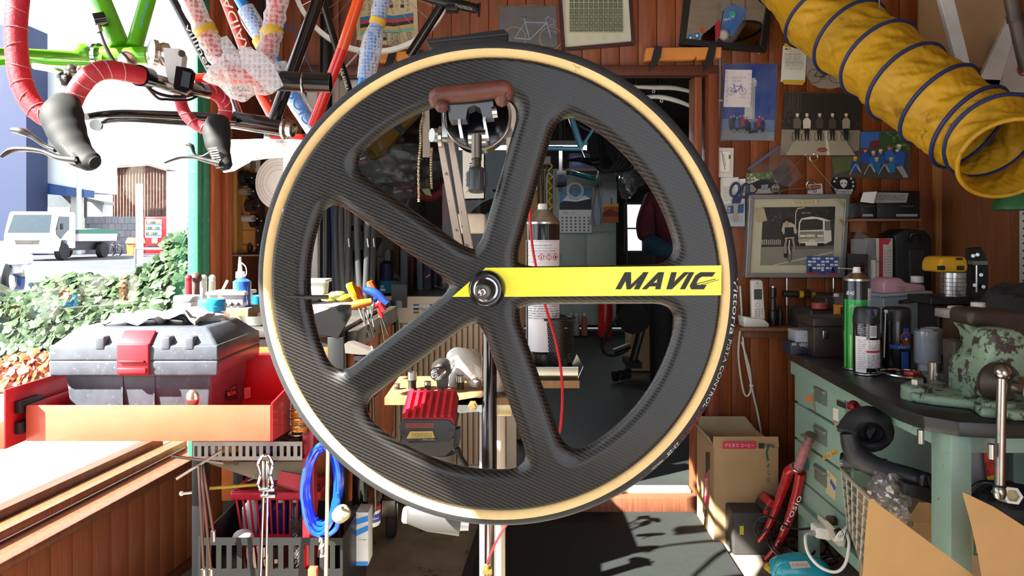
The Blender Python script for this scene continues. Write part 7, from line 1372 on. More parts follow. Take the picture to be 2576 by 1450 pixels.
arts(cab,'sticker',plane((.9545,2.3,.5),(-1,0,0)),[lambda a: a.ell('#e5702a',2035,1004,6,9),lambda a: a.poly('#8a7a62',[(2042,990),(2048,988),(2052,1034),(2047,1036)]),lambda a: a.poly('#dfdcd6',[(2096,1026),(2110,1030),(2110,1062),(2096,1056)]).poly('#a89478',[(2096,1058),(2110,1064),(2102,1078)]),lambda a: a.text('#2a3630','Marlboro',2025,1092,22,9,-.5),
    lambda a: a.poly('#c99a2a',[(2069,1150),(2104,1130),(2106,1142),(2071,1160)]).text('#3a2c14','Chill Contact',2088,1146,32,7,-.5).ring('#c9b9a0',2086,1147,5,8,2),lambda a: a.ell('#35808f',2030,1168,7,16).line('#1f3028',[(2030,1154),(2034,1186)],1.2),lambda a: a.poly('#c9b592',[(2080,1180),(2106,1206),(2102,1262),(2078,1240)]).ring('#2f8a5a',2084,1196,3,4,1.6).poly('#2f56a8',[(2090,1204),(2104,1228),(2100,1236),(2088,1214)]),lambda a: a.text('#a83038','alma',2126,1052,4,30)],.0004)

for x,y in ((2316,1082),(2494,1118)): bt_ = part(bench,'bolt_end',MB().cyl(PZ(x,y,.69),PZ(x,y,.69)-V((0,0,.03)),.007,n=12),STEEL)
# vise
VG = M('#7f9a82',.5,var=.15,sc=10,spots=('#3a302a',30),sp=.51,bump=.25,bsc=60); VD = M('#3d332f',.45,.3,var=.3,spots=('#7f9a82',28),sp=.62,bump=.2,bsc=50)
vise = T('bench_vise','large worn green bench vise bolted to the corner of the workbench','vise')
def zq(x,y,d): return P(x,y,d)
part(vise,'base',bev(MB().prism([PZ(x,y,ZB) for x,y in ((2276,985),(2290,1012),(2350,1022),(2440,1032),(2466,1052),(2556,1062),(2640,1060),(2640,940),(2430,930),(2330,952))],(0,0,.022)),.008,3),VG)
part(vise,'swivel',MB().lathe([(.115,ZB+.024),(.115,ZB+.04),(.10,ZB+.055),(.08,ZB+.06),(0,ZB+.06)],(PZ(2490,984,ZB).x,PZ(2490,984,ZB).y,0),n=36),VD)
part(vise,'fixed_body',bev(MB().pp([(2428,800),(2436,784),(2466,780),(2640,792),(2640,992),(2420,992),(2422,905),(2440,886),(2452,862),(2448,838),(2434,822)],1.72,.06),.008,3),VG)
part(vise,'anvil',bev(MB().pp([(2436,788),(2450,776),(2640,790),(2640,862),(2530,850),(2478,828),(2440,820)],1.70,.085),.012,3),VD)
part(vise,'moving_body',bev(MB().pp([(2490,842),(2510,828),(2570,832),(2594,860),(2590,920),(2580,1006),(2474,1004),(2476,940),(2488,900)],1.61,.07),.012,3),VG)
part(vise,'slide_rail',bev(MB().pp([(2400,858),(2428,858),(2428,996),(2410,996),(2400,906)],1.76,.05),.005,2),M('#4a423c',.5,.4,var=.3)); part(vise,'rib',bev(MB().pp([(2446,900),(2466,890),(2470,1000),(2444,1004)],1.66,.04),.005,2),VG)
sc1 = part(vise,'screw_boss',MB().lathe([(.045,0),(.045,.012),(.032,.03),(.028,.04),(0,.04)],P(2508,962,1.60),(0,-1,0),28),VD)
part(vise,'screw_head',MB().lathe([(.0,.10),(.018,.10),(.024,.095),(.0255,.085),(.0255,.06),(.022,.04),(.022,.02)],P(2521,962,1.60),(.03,-1,0),28),M('#a9a29c',.25,1.0))
hb_ = part(vise,'handle',MB().cyl(P(2521,925,1.515),P(2514,1238,1.515),.0098,n=18),M('#aaa6a2',.25,1.0)); part(hb_,'knob',MB().lathe([(.0,-.016),(.010,-.014),(.013,-.004),(.0125,.004),(.010,.008)],P(2514,1236,1.515),(0,0,1),18),M('#aaa6a2',.25,1.0)); part(hb_,'knob',MB().ball(P(2522,938,1.515),.016,16),M('#aaa6a2',.2,1.0)); part(hb_,'collar',MB().torus(P(2514,1222,1.515),(0,0,1),.0105,.0025,20,6),BLACK)
for x,y in ((PZ(2308,1004,ZB).x,PZ(2308,1004,ZB).y),(PZ(2506,1044,ZB).x,PZ(2506,1044,ZB).y),(1.36,1.80)): o = part(vise,'ear',MB().lathe([(.036,ZB),(.036,ZB+.03),(.03,ZB+.034),(0,ZB+.034)],(x,y,0),n=24),VG); part(o,'bolt',MB().lathe([(.014,ZB+.034),(.014,ZB+.046),(.011,ZB+.049),(0,ZB+.049)],(x,y,0),n=6),STEEL)
lk = part(vise,'lock_pin',MB().cyl(PZ(2351,976,ZB)+V((0,0,.018)),PZ(2351,976,ZB)+V((0,0,.065)),.0155,n=18),M('#a59d92',.3,.9)); part(lk,'lock_bar',MB().cyl(PZ(2351,976,ZB)+V((0,.01,.032)),PZ(2351,976,ZB)+V((0,-.024,.034)),.007,n=12),STEEL); part(vise,'lock_knob',MB().ball(PZ(2318,984,ZB)+V((0,0,.028)),.0125,12),BLACK)
# cans on the bench
def spray(name,label,xc,d,hw,ybody0,bodym,parts_,art_,grp=None):
    yb = CY+(H-ZB)*F/d; t = T(name,label,'aerosol can',None,grp); part(t,'body',MB().pl([(0,ybody0),(hw-1,ybody0),(hw,ybody0+3),(hw,yb-4),(hw-2,yb),(0,yb)],xc,d,32),bodym)
    part(t,'bottom_rim',MB().pl([(0,yb-5),(hw+.5,yb-5),(hw+.6,yb-2),(hw-2,yb),(0,yb)],xc,d,32),STEEL)
    for nm,pf,mm in parts_: part(t,nm,MB().pl(pf,xc,d,28),mm)
    for i,f_ in enumerate(art_): a = Art(cylwrap(xc,d,hw+.2*i),.0003); a.k = 1+i; f_(a,yb); art(t,'label',a)
    return t
def bandm(at,c,x0,x1,y0,y1): return None
def band(a,c,x0,x1,y0,y1,n=10):
    for i in range(n): a._c(c); xa,xb = x0+(x1-x0)*i/n,x0+(x1-x0)*(i+1)/n; a.mb.add([a._p(xa,y0),a._p(xb,y0),a._p(xb,y1),a._p(xa,y1)],[(0,1,2,3)])
    a.k += .3
def agc(a,yb):
    band(a,M('#1f9a45',.3,cc=.4,var=.04),2123.2,2184,752,yb-6,14)
    a._c(M('#7fdc2c',.3,cc=.4,var=.04)); lf = [(2123.2,830),(2130,840),(2136,850),(2140,862),(2142,880),(2144,900),(2150,890),(2160,884),(2170,880),(2180,884)]
    for (xa,ya),(xb,yb_) in zip(lf,lf[1:]): a.mb.add([a._p(xa,ya),a._p(xb,yb_),a._p(xb,yb-6),a._p(xa,yb-6)],[(0,1,2,3)])
    a.k += .3; band(a,'#d4d0d8',2168,2184,724,776,6); a.lines('#444',2170,734,2183,772,8,.9).text('#eef0ee','パーツ',2140,768,24,8,0,.2).text('#e6e6e6','840',2131,736,12,10,0,.2)
spray('parts_cleaner_can','tall black and green aerosol can with a straw nozzle on the bench',2155,2.13,32,702,M('#17171a',.25,cc=.4),[('dome',[(0,686),(14,687),(20,692),(28,698),(32.6,701),(32.6,706),(0,706)],STEEL),('nozzle',[(0,672),(8,672),(9,678),(9,684),(12,688),(0,688)],WHITE)],[agc])
part(bpy.data.objects['parts_cleaner_can'],'straw',MB().cyl(P(2146,677,2.10),P(2110,675,2.02),.0016,n=6),M('#cfc9bd',.4))
def abc(a,yb):
    band(a,'#d9d6da',2149,2166,844,yb-8,8); band(a,'#e2dddf',2166,2204,852,yb-20,12); band(a,'#b8303a',2166,2204,878,884,12); a.lines('#b8303a',2170,855,2200,860,1,1.6).lines('#444',2170,862,2200,876,4,1).lines('#444',2168,888,2202,922,9,1.2).lines('#555',2152,850,2165,926,14,.8)
    band(a,'#d9d6d8',2172,2188,816,846,4)
    for i in range(9): a.line('#222',[(2174+i*1.5,818),(2174+i*1.5,842)],.7)
    a.lines('#b8b4b4',2152,818,2168,840,5,.9).lines('#b8b4b4',2168,930,2202,937,2,1.2)
spray('black_label_can','black capped aerosol can with a white and red caution label',2179,2.05,31,806,M('#141416',.25,cc=.4),[('cap',[(0,772),(25,773),(28,778),(31.6,800),(31.6,812),(0,812)],M('#1b1b1e',.45))],[abc])
part(bpy.data.objects['black_label_can'],'spray_guard',MB().pb(2196,774,2216,802,2.03,.03,.004),M('#1b1b1e',.45)); 
a = Art(cylwrap(2178,2.05,30),.0004); a.k = 3; a.poly('#4a4f6a',[(2164,776),(2194,776),(2190,792),(2180,796),(2170,791)]); art(bpy.data.objects['black_label_can'],'cap_window',a)
def aev(a,yb):
    band(a,'#2450a8',2254,2270,822,850,4); band(a,'#2450a8',2228,2280,864,874,10); band(a,'#2450a8',2250,2268,880,yb-6,4); a.ring('#b8402a',2262,845,12,13,3.6).ell('#d8c2a0',2262,850,4,4).text('#b8902a','EVERS',2262,862,26,6).text('#e0e0e4','メタルケアー',2260,869,34,7,0,.2)
spray('metal_polish_can','black aerosol can with a blue band and red ring emblem',2255,2.12,33,786,M('#131316',.3,cc=.3),[('cap',[(0,771),(22,772),(31,775),(33.4,780),(33.4,806),(0,806)],M('#19191b',.4))],[aev])
part(bpy.data.objects['metal_polish_can'],'straw',MB().cyl(P(2228,782,2.09),P(2224,900,2.09),.002,n=6).ball(P(2229,784,2.09),.006,8),M('#cfc9c4',.4))
for i,(x,d,y0,y1) in enumerate(((2330,2.08,832,918),(2346,2.25,826,900))):
    t = T('film_roll',('roll of clear film standing on the bench beside the vise','second film roll half hidden behind the first')[i],'roll',None,'film rolls'); k = d/F; xx = P(x,0,d).x
    part(t,'film',MB().lathe([(.018,ZB+.026),(.030,ZB+.026),(.0325,ZB+.03),(.0325,H-(y0-CY)*k),(.018,H-(y0-CY)*k+.001)],(xx,d,0),n=32,close=True),M('#aebccb',.15,var=.08,cc=.5)); part(t,'core',MB().lathe([(.016,ZB),(.022,ZB),(.022,ZB+.028),(.019,ZB+.03),(.019,H-(y0-CY)*k+.002),(.016,H-(y0-CY)*k+.002)],(xx,d,0),n=24,close=True),M('#c8ccd4',.6))
    if i == 0:
        a = Art(cylwrap(x,d,19.6),.0004)
        for q in (2318,2330,2341): a.ring('#2a4a9a',q,936,3,6,1.4)
        art(t,'core_print',a)
plr = T('circlip_pliers','chromed pliers with a red label lying on the bench','pliers')
for q in (((2208,932),(2240,930),(2290,932),(2330,940)),((2212,938),(2250,946),(2296,952),(2326,952))): part(plr,'handle',tb([PZ(x,y,ZB+.006) for x,y in q],.0042,n=8),CHROME)
part(plr,'pivot',MB().lathe([(.0,0),(.010,0),(.010,.008),(0,.008)],PZ(2318,946,ZB+.004),n=16),STEEL); part(plr,'tag',MB().box(PZ(2296,940,ZB+.012),(.035,.03,.012),.4,.003),M('#b83a2a',.3,var=.3)); part(plr,'jaw',MB().tube([PZ(2322,946,ZB+.006),PZ(2348,946,ZB+.006)],[.006,.003],8),CHROME)
dtb = T('dark_toolbox','dark brown steel toolbox with a nickel clasp at the far end of the bench','toolbox'); part(dtb,'box',bev(MB().box((P(2078,0,2.42).x+.005,2.40,ZB+.048),(.16,.13,.096)),.003),M('#3a302d',.45,.3,var=.2)); part(dtb,'lid',bev(MB().box((P(2078,0,2.42).x+.005,2.40,ZB+.110),(.164,.134,.026)),.003),M('#3f3430',.45,.3,var=.2)); part(dtb,'clasp',MB().pb(2070,832,2084,854,2.325,.006,.002),STEEL)
for i,(lab,x0,x1,y0,y1,z0,c) in enumerate((('navy cardboard bearing box with white lettering under the silver one',1990,2056,850,878,ZB+.001,'#1e2034'),('silver cardboard component box on top of the navy one',2004,2056,818,850,ZB+.040,'#8f949c'))):
    t = T('component_box',lab,'box'); xa,xb = P(x0,0,2.38).x,P(x1,0,2.38).x; part(t,'carton',MB().box(((xa+xb)/2,2.42,z0+.019),(xb-xa,.07,.038),None,.001),M(c,.5,var=.05))
    a = Art(flat(2.3845),.0003)
    if i == 0: a.text('#c9cbd8','UNIVERSAL',2032,868,40,9).text('#c9cbd8','NADAX',1998,866,12,8).ring('#c9cbd8',2032,867,22,8,.6,4)
    else: a.text('#3a3f48','DURA-ACE',2038,844,28,5,0,.2).text('#50555e','DURA-ACE',2030,826,40,4,0,.2).text('#50555e','BOTTOM BRACKET',2030,832,40,3)
    art(t,'print',a)
gbn = T('grey_bin','blue grey plastic bin with a small dark name plate','bin'); part(gbn,'body',bev(MB().pp([(2221,744),(2345,736),(2338,842),(2226,842)],2.62,.2),.003,1),M('#8b9a9f',.5,var=.06)); part(gbn,'rim',bev(MB().pp([(2217,742),(2347,733),(2347,740),(2217,749)],2.61,.22),.002,1),M('#94a3a8',.5)); part(gbn,'plate',MB().pp([(2262,756),(2300,752),(2300,762),(2262,765)],2.612,.004),M('#1c1c22',.4)); a = Art(flat(2.6115),.0003); a.text('#8a8a90','SHIMANO',2284,759,24,4,-.06); art(gbn,'plate_lettering',a)
jug = T('pink_jug','pink translucent fluid jug with a white cap standing in the grey bin','jug'); part(jug,'body',bev(MB().pp([(2222,712),(2230,702),(2266,699),(2282,712),(2300,714),(2326,716),(2330,728),(2330,742),(2222,750)],2.66,.10),.008,3),M('#c99aa4',.35,var=.08)); part(jug,'cap',MB().pl([(0,694),(14,695),(15,698),(15,711),(0,712)],2307,2.70),WHITE); part(jug,'label_relief',MB().pb(2254,720,2276,738,2.657,.004,.001),M('#b98a96',.4))
jugsup = part(jug,'lower_body',MB().pb(2226,742,2334,838,2.67,.12),M('#b98a96',.4))
# things on the wall ledge
led = T('wall_ledge','narrow wooden wall ledge carrying the cordless telephone','shelf'); part(led,'board',MB().pb(1862,825,2200,834,WD-.16,.158,.002),wood('#6d452a',.3,.5,0)); part(led,'cleat',MB().pb(1872,834,2000,850,WD-.05,.048,.002),wood('#6d452a',.3,.5,0))
pd = WD-.10; phn = T('cordless_phone','white cordless telephone handset standing in its charging cradle','telephone'); PW = M('#dcd9d4',.4,var=.03)
part(phn,'cradle',bev(MB().pp([(1870,796),(1886,800),(1922,804),(1936,816),(1934,824),(1872,824)],pd-.03,.07),.004,2),PW)
o = part(phn,'handset',bev(MB().prism([P(1890,709,pd+.01),P(1894,706,pd+.01),P(1916,706,pd+.01),P(1919,710,pd+.01),P(1925,804,pd-.015),P(1892,806,pd-.015)],(0,.022,.004)),.003,2),PW)
hp_ = plane(P(1905,706,pd+.0088),(P(1919,710,pd+.01)-P(1890,709,pd+.01)).cross(P(1892,806,pd-.015)-P(1890,709,pd+.01))); a = Art(hp_,.0005)
a.rect('#3c4840',1897,728,1917,754).ell('#8a8780',1905,713,2.4,2.6).text('#77736c','Panasonic',1904,721,14,2.6).ring('#b5b0a8',1907,768,5.5,5,2)
for r_ in range(5):
    for c in range(3): a.poly('#aaa59d',[(1899+c*8,777+r_*5.6),(1905+c*8,777+r_*5.6),(1905+c*8,781+r_*5.6),(1899+c*8,781+r_*5.6)])
art(o,'keypad',a)
def upright(name,label,cat,x,d,prof,m): return jar(name,label,cat,prof,x,d,m)
t = upright('black_arbor_tool','dark stepped steel arbor tool standing beside the telephone','tool',1945,WD-.09,[(0,724),(8,724),(8,748),(5,750),(8,776),(9,780),(12,782),(12,800),(10,806),(10,824),(0,825)],M('#3d3a38',.35,.8)); part(t,'tip',MB().pl([(0,720),(6,720),(6,726),(0,726)],1945,WD-.09),STEEL)
t = upright('small_dark_bottle','small dark bottle standing behind the arbor tool','bottle',1962,WD-.06,[(0,775),(4,776),(8,790),(8,824),(0,825)],M('#2a2726',.3)); part(t,'cap',MB().pl([(0,768),(4,769),(4,777),(0,778)],1962,WD-.06),BLACK)
for i,x in enumerate((1980,2097)):
    t = T('hook_rod',('steel hook rod hanging below the picture frame by the telephone','second steel hook rod at the other end of the torch')[i],'rod',None,'hook rods below the frame'); part(t,'rod',MB().cyl(P(x,700,WD-.05),P(x,736 if i else 770,WD-.05),.0045,n=10),STEEL); part(t,'grip',MB().cyl(P(x,726 if i else 768,WD-.05),P(x,740 if i else 815,WD-.05),.006,n=10),DSTEEL)
trc = T('black_torch','black hand torch with a yellow band resting level under the picture frame','torch'); part(trc,'body',MB().lathe([(0,0),(.011,0),(.013,.01),(.0135,.06),(.012,.07),(.012,.17),(.0135,.18),(.015,.20),(0,.2)],P(1970,739,WD-.06),(1,0,-.05),20),M('#26241f',.4)); part(trc,'band',MB().lathe([(.0142,.062),(.0142,.078)],P(1970,739,WD-.06),(1,0,-.05),20),M('#c9a21c',.4)); part(trc,'band',MB().lathe([(.0132,.11),(.0132,.125)],P(1970,739,WD-.06),(1,0,-.05),20),M('#8a7a3a',.4))
part(trc,'holder',MB().pb(2040,730,2048,746,WD-.06,.058),DSTEEL)
rtp = T('red_tape_roll','dusty red tape roll lying on the dark boxes behind the toolbox','tape'); part(rtp,'roll',MB().lathe([(.014,0),(.028,0),(.028,.02),(.014,.02)],P(2062,776,2.72),n=28,close=True),M('#9a4038',.5,var=.2)); part(rtp,'core',MB().lathe([(.012,.001),(.014,.001),(.014,.019),(.012,.019)],P(2062,776,2.72),n=24,close=True),CARD)
drk = T('dark_case','stack of dark plastic cases behind the dark toolbox','case'); part(drk,'lower_case',bev(MB().pb(2040,780,2134,884,2.72,.14),.004,1),M('#2f2928',.5)); part(drk,'upper_case',bev(MB().pb(2078,750,2134,780,2.73,.12),.004,1),M('#352e2c',.5)); part(drk,'latch',MB().pb(2100,778,2110,790,2.715,.005),DSTEEL)
skb = T('skull_pouch','black pouch with a pale swirl print behind the silver box','pouch'); part(skb,'pouch',bev(MB().pp([(2002,776),(2042,774),(2036,822),(2000,824)],WD-.12,.06),.006,2),M('#1d1b1c',.7)); a = Art(flat(WD-.1203)); a.ring('#8a8680',2024,788,5,6,2).line('#8a8680',[(2014,800),(2022,812)],3).line('#8a8680',[(2026,798),(2020,818)],2); art(skb,'print',a)
orb = T('orange_box','orange and clear blister pack standing by the tall green can','box'); part(orb,'carton',MB().pb(2106,768,2130,820,2.5,.03,.001),M('#d08a2a',.5)); part(orb,'clear_top',MB().pb(2108,738,2130,768,2.5,.03,.001),FILM); part(orb,'black_part',MB().pb(2116,773,2130,790,2.495,.01,.002),BLACK); part(orb,'lower_card',MB().pb(2108,820,2132,842,2.51,.02),DSTEEL); part(orb,'plinth',MB().pb(2107,842,2131,885,2.51,.03),M('#2a2422',.6))
wcb = jar('white_cap_bottle','small bottle with a white cap behind the orange blister pack','bottle',[(0,752),(9,753),(9,780),(0,781)],2104,2.79,M('#6a625c',.4),[('cap',[(0,738),(7,739),(7,753),(0,754)],WHITE)])
spg = T('coil_spring','dark upright coil spring behind the tall aerosol can','spring'); k = 2.78/F; part(spg,'coil',MB().tube([V((P(2161,0,2.78).x+.016*math.cos(i*.5),2.78+.016*math.sin(i*.5),ZB+.05+.30*i/260)) for i in range(200)],.006,6),M('#5a4640',.4,.7)); part(spg,'core',MB().cyl((P(2161,0,2.78).x,2.78,ZB),(P(2161,0,2.78).x,2.78,1.0),.010,n=12),BLACK); part(spg,'plastic_hood',MB().pp([(2146,640),(2150,596),(2160,580),(2186,598),(2176,640)],2.74,.01),FILM)
bkc = [('silver file folder leaning behind the coil spring',2176,2202,602,700,'#7f7f80',2.80),('dark file folder standing next to the silver one',2168,2184,640,700,'#2b2a2c',2.78),('tall red and white carton standing among the folders',2211,2246,600,700,'#c9c2bc',2.78),('white slim booklet standing between the folders',2197,2204,655,700,'#c9c6c2',2.77),('narrow cream booklet next to the red and white carton',2206,2212,660,700,'#b9b0a0',2.77)]
for lab,x0,x1,y0,y1,c,d in bkc:
    t = T('standing_folder',lab,'folder',None,'folders behind the bench'); yb = CY+(H-ZB)*F/d; part(t,'cover',MB().pb(x0,y0,x1,yb,d,.12,.001),M(c,.6)); a = Art(flat(d-.0003))
    if x0 == 2211: a.rect('#a83238',x0,y0,x0+10,y1).poly('#b83238',[(x0+4,y0),(x1-4,y0+2),(x1-12,y0+16),(x0,y0+14)]).lines('#4a4a50',x0+14,y0+28,x1-4,y1-10,9,.8)
    else: a.lines('#88848a',x0+2,y0+30,x1-2,y1-14,4,.8)
    art(t,'print',a)
blkc = T('black_tool_case','big black plastic tool case standing in the dark bench corner','case'); yb = CY+(H-ZB)*F/2.82; part(blkc,'shell',bev(MB().pp([(2250,590),(2275,576),(2330,580),(2346,600),(2346,yb),(2250,yb)],2.84,.12),.01,3),M('#191a1b',.55)); part(blkc,'panel',bev(MB().pb(2288,626,2326,700,2.835,.02),.004,1),M('#232425',.5)); part(blkc,'handle',tb([P(2290,610,2.83),P(2294,590,2.82),P(2316,590,2.82),P(2320,610,2.83)],.006),BLACK)
rtr = T('trim_router','yellow topped trim router mounted on a black base plate','router'); DY = M('#d9a41a',.45,var=.08); rd_ = 2.35; yb = CY+(H-ZB)*F/rd_
part(rtr,'motor_cap',bev(MB().prism([P(x,y,rd_-.05) for x,y in ((2362,664),(2368,650),(2376,646),(2428,646),(2434,654),(2437,672),(2434,686),(2362,686))],(0,.10,0)),.008,3),DY)
for x0,x1,y0,y1 in ((2362,2378,669,680),(2408,2426,669,680),(2406,2422,649,655)): part(rtr,'vent',MB().pb(x0,y0,x1,y1,rd_-.053,.01,.001),BLACK)
part(rtr,'motor',MB().pl([(0,684),(28,686),(28,750),(0,751)],2398,rd_,36),M('#b9b9b8',.25,1.0))
for y in (700,710,720,730,740): part(rtr,'ring',MB().torus(P(2398,y,rd_),(0,0,1),px(28.2,rd_),.0008,36,5),DSTEEL)
part(rtr,'base_plate',bev(MB().pb(2342,748,2456,768,rd_-.06,.14),.003,1),M('#2c2c2d',.4,.4)); part(rtr,'stand_block',bev(MB().pb(2360,768,2450,yb,rd_-.04,.12),.003,1),M('#1c1c1d',.5))
jig = T('steel_jig','black and steel jig upright beside the trim router','jig'); part(jig,'upright',bev(MB().pp([(2446,626),(2470,622),(2488,660),(2486,yb),(2448,yb)],2.40,.04),.003,1),M('#2a2a2b',.4,.5)); part(jig,'cross_block',bev(MB().pb(2448,656,2486,668,2.385,.03),.002,1),M('#8f8f90',.35,.8)); part(jig,'rod',MB().cyl(P(2456,668,2.38),P(2456,736,2.38),.004,n=8),STEEL)
for x,y in ((2448,644),(2459,641),(2468,692),(2452,718),(2474,722)): part(jig,'bolt',MB().cyl(P(x,y,2.40),P(x,y,2.375),.006,n=8),STEEL)
scp = T('steel_cup','steel cup standing behind the vise by the pegboard','cup'); yb2 = CY+(H-ZB)*F/2.2; part(scp,'wall',MB().pl([(26,745),(29,744),(26,yb2),(0,yb2)],2508,2.2,32),STEEL); part(scp,'rim',MB().torus(P(2508,745,2.2),(0,0,1),px(28,2.2),.002,32,6),STEEL)
wjr = jar('white_screw_jar','small white jar with a ribbed screw cap behind the vise','jar',[(0,772),(17,773),(17,796),(16,CY+(H-ZB)*F/2.0),(0,CY+(H-ZB)*F/2.0)],2462,2.0,WHITE,[('cap',[(0,760),(17,761),(18,764),(18,772),(0,773)],M('#d5d1ca',.5))])
wbl = T('white_block','white plastic block lying behind the vise jaw','block'); part(wbl,'block',bev(MB().pb(2380,780,2446,802,2.1,.06),.004,2),M('#cfcbc6',.5)); part(wbl,'raised_lid',bev(MB().pb(2402,772,2440,781,2.12,.04),.003,1),WHITE); part(wbl,'support',MB().pb(2392,802,2440,CY+(H-ZB)*F/2.1,2.11,.04),M('#6a563f',.7))
drp = T('black_cloth','black cloth bundle draped behind the vise at the picture edge','cloth'); part(drp,'fold',blob(P(2560,790,1.98),.09,.07,.075,.3,5,26,16),M('#1d1c1e',.8,bump=.4)); part(drp,'hem',blob(P(2540,870,1.97),.09,.06,.09,.25,8,24,16),M('#19181a',.8,bump=.4))
rbw = T('red_bubble_pack','red label in bubble wrap poking out beside the vise','packet'); part(rbw,'card',MB().pp([(2556,858),(2600,850),(2600,900),(2556,906)],1.72,.01),M('#b8262a',.5)); part(rbw,'wrap',blob(P(2584,905,1.70),.035,.02,.05,.2,4,20,12),BUBBLE)
pgb = T('pegboard','white pegboard panel fixed on the side wall at the picture edge','pegboard'); RW = plane((XR-.012,2.3,1),(-1,0,0)); part(pgb,'panel',MB().box((XR-.007,2.0,.98),(.01,.98,.44)),M('#b9b9b0',.6,var=.04))
m = MB()
for r_ in range(17):
    for c in range(10): m.lathe([(.0,0),(.0036,0),(.0036,.0006),(0,.0006)],(XR-.012,2.47-.025*c,.79+.025*r_),(-1,0,0),8)
part(pgb,'peg_hole',m,M('#2a2a28',.8),None,None,True)
# under the bench
itb = T('rolled_inner_tube','fat black inner tube coiled under the bench with a loose tail','inner tube')
part(itb,'coil',MB().tube([P(2188-(58-1.15*i)*math.cos(.38*i),1088-(50-.95*i)*math.sin(.38*i),1.82+.0022*i+.01*math.sin(i*.9)) for i in range(38)],[.024,.022,.020,.016],12,flat=.55),M('#1f2024',.55,var=.2,bump=.3))
part(itb,'tail',tb([P(2134,1090,1.83),P(2150,1140,1.82),P(2210,1180,1.78),P(2290,1204,1.74),P(2350,1222,1.72)],[.020,.026,.026,.024],n=14),M('#212228',.5,var=.2)); part(itb,'fold',blob(P(2196,1092,1.90),.03,.02,.03,.3,6,20,14),M('#1a1b1e',.6))
a = Art(plane(P(2310,1208,1.714),(-.2,-1,0)),.0004); a.text('#7a7a80','HUTCHINSON',2310,1207,40,5,.3); art(itb,'lettering',a)
pmp = T('hand_pump','black cylinder tool with a teal ring lying under the coiled tube','pump'); part(pmp,'barrel',MB().cyl(P(2124,1160,1.90),P(2230,1176,1.84),.020,n=20),M('#26272a',.5)); part(pmp,'ring',MB().lathe([(.0205,0),(.0215,.002),(.0215,.006),(.0205,.008)],P(2142,1163,1.89),(1,-.3,-.1),20),M('#1d7a86',.4)); part(pmp,'end_cap',MB().cyl(P(2118,1159,1.905),P(2126,1160,1.90),.0205,n=20),BLKG)
rel = T('red_reel','dark red anodised reel clipped under the bench edge','reel'); part(rel,'disc',MB().lathe([(0,0),(.014,0),(.016,.004),(.012,.008),(.005,.009),(0,.012)],P(2147,1023,1.96),(-.4,-1,.2),24),M('#7a1722',.3,.6)); part(rel,'stem',MB().cyl(P(2152,1036,1.97),P(2144,1056,1.97),.004,n=8),M('#7a1722',.3,.6)); part(rel,'clip',MB().cyl(P(2147,1023,1.975),V((.975,2.0,.655)),.003,n=6),STEEL)
wbk_ = T('wire_basket','beige plastic lattice basket hung at the near end of the drawer unit','basket'); WBM = M('#b4ab9c',.5,var=.08)
A_,B_,C_,D_ = P(2117,1184,2.10),P(2195,1262,1.62),P(2176,1440,1.62),P(2132,1320,2.08)
for i in range(6): f_ = i/5; part(wbk_,'upright_bar',MB().tube([A_.lerp(B_,f_),D_.lerp(C_,f_)],.0032,6),WBM)
for i in range(7): f_ = i/6; part(wbk_,'cross_bar',MB().tube([A_.lerp(D_,f_),B_.lerp(C_,f_)],.0028 if i else .006,6),WBM)
e_ = V((.13,.05,0))
for i in range(4): f_ = i/3; part(wbk_,'end_bar',MB().tube([A_+e_*f_,D_+e_*f_],.0030,6),WBM)
for i in range(4): f_ = i/3; part(wbk_,'end_cross_bar',MB().tube([A_.lerp(D_,f_),A_.lerp(D_,f_)+e_],.0028 if i else .006,6),WBM)
part(wbk_,'floor_panel',MB().prism([D_,C_,C_+e_,D_+e_],(0,0,.004)),WBM)
bwb = T('clear_film_bag','crinkled clear film bag stuffed in behind the lattice basket','bag'); part(bwb,'bag',blob(P(2236,1236,1.74),.045,.05,.045,.35,7,34,22),clear('crinkle_film',(.93,.93,.95),.22,.08,.16)); part(bwb,'filling',blob(P(2228,1246,1.75),.028,.03,.028,.3,3,20,14),M('#8d857c',.5,var=.3)); part(bwb,'hanging_end',blob(P(2258,1300,1.70),.026,.03,.04,.35,9,24,16),FILM)
bkt = T('black_bracket','black plastic bracket bar standing on the carton under the bench','bracket'); part(bkt,'bar',bev(MB().pp([(2276,1216),(2346,1230),(2346,1270),(2274,1246)],1.68,.06),.004,2),M('#1b1b1d',.45)); part(bkt,'loop',MB().tube(sm([P(2318,1224,1.69),P(2322,1200,1.69),P(2334,1198,1.69),P(2340,1226,1.69)]),.006,8),BLACK)
cbx1 = T('lettered_carton','brown carton with big green letters behind the bench leg','box'); ca = P(2290,0,1.78).x; part(cbx1,'carton',MB().box((ca+.15,1.86,.32),(.36,.24,.24),None,.002),CARD); part(cbx1,'flap',MB().prism([V((ca-.03,1.74,.44)),V((ca+.06,1.74,.44)),V((ca+.07,1.70,.50)),V((ca-.02,1.70,.50))],(0,.004,0)),CARD); a = Art(flat(1.7395)); a.text('#2f6a4a','HLa',2452,1378,84,42).text('#2f6a4a','W',2290,1316,20,22); art(cbx1,'lettering',a)
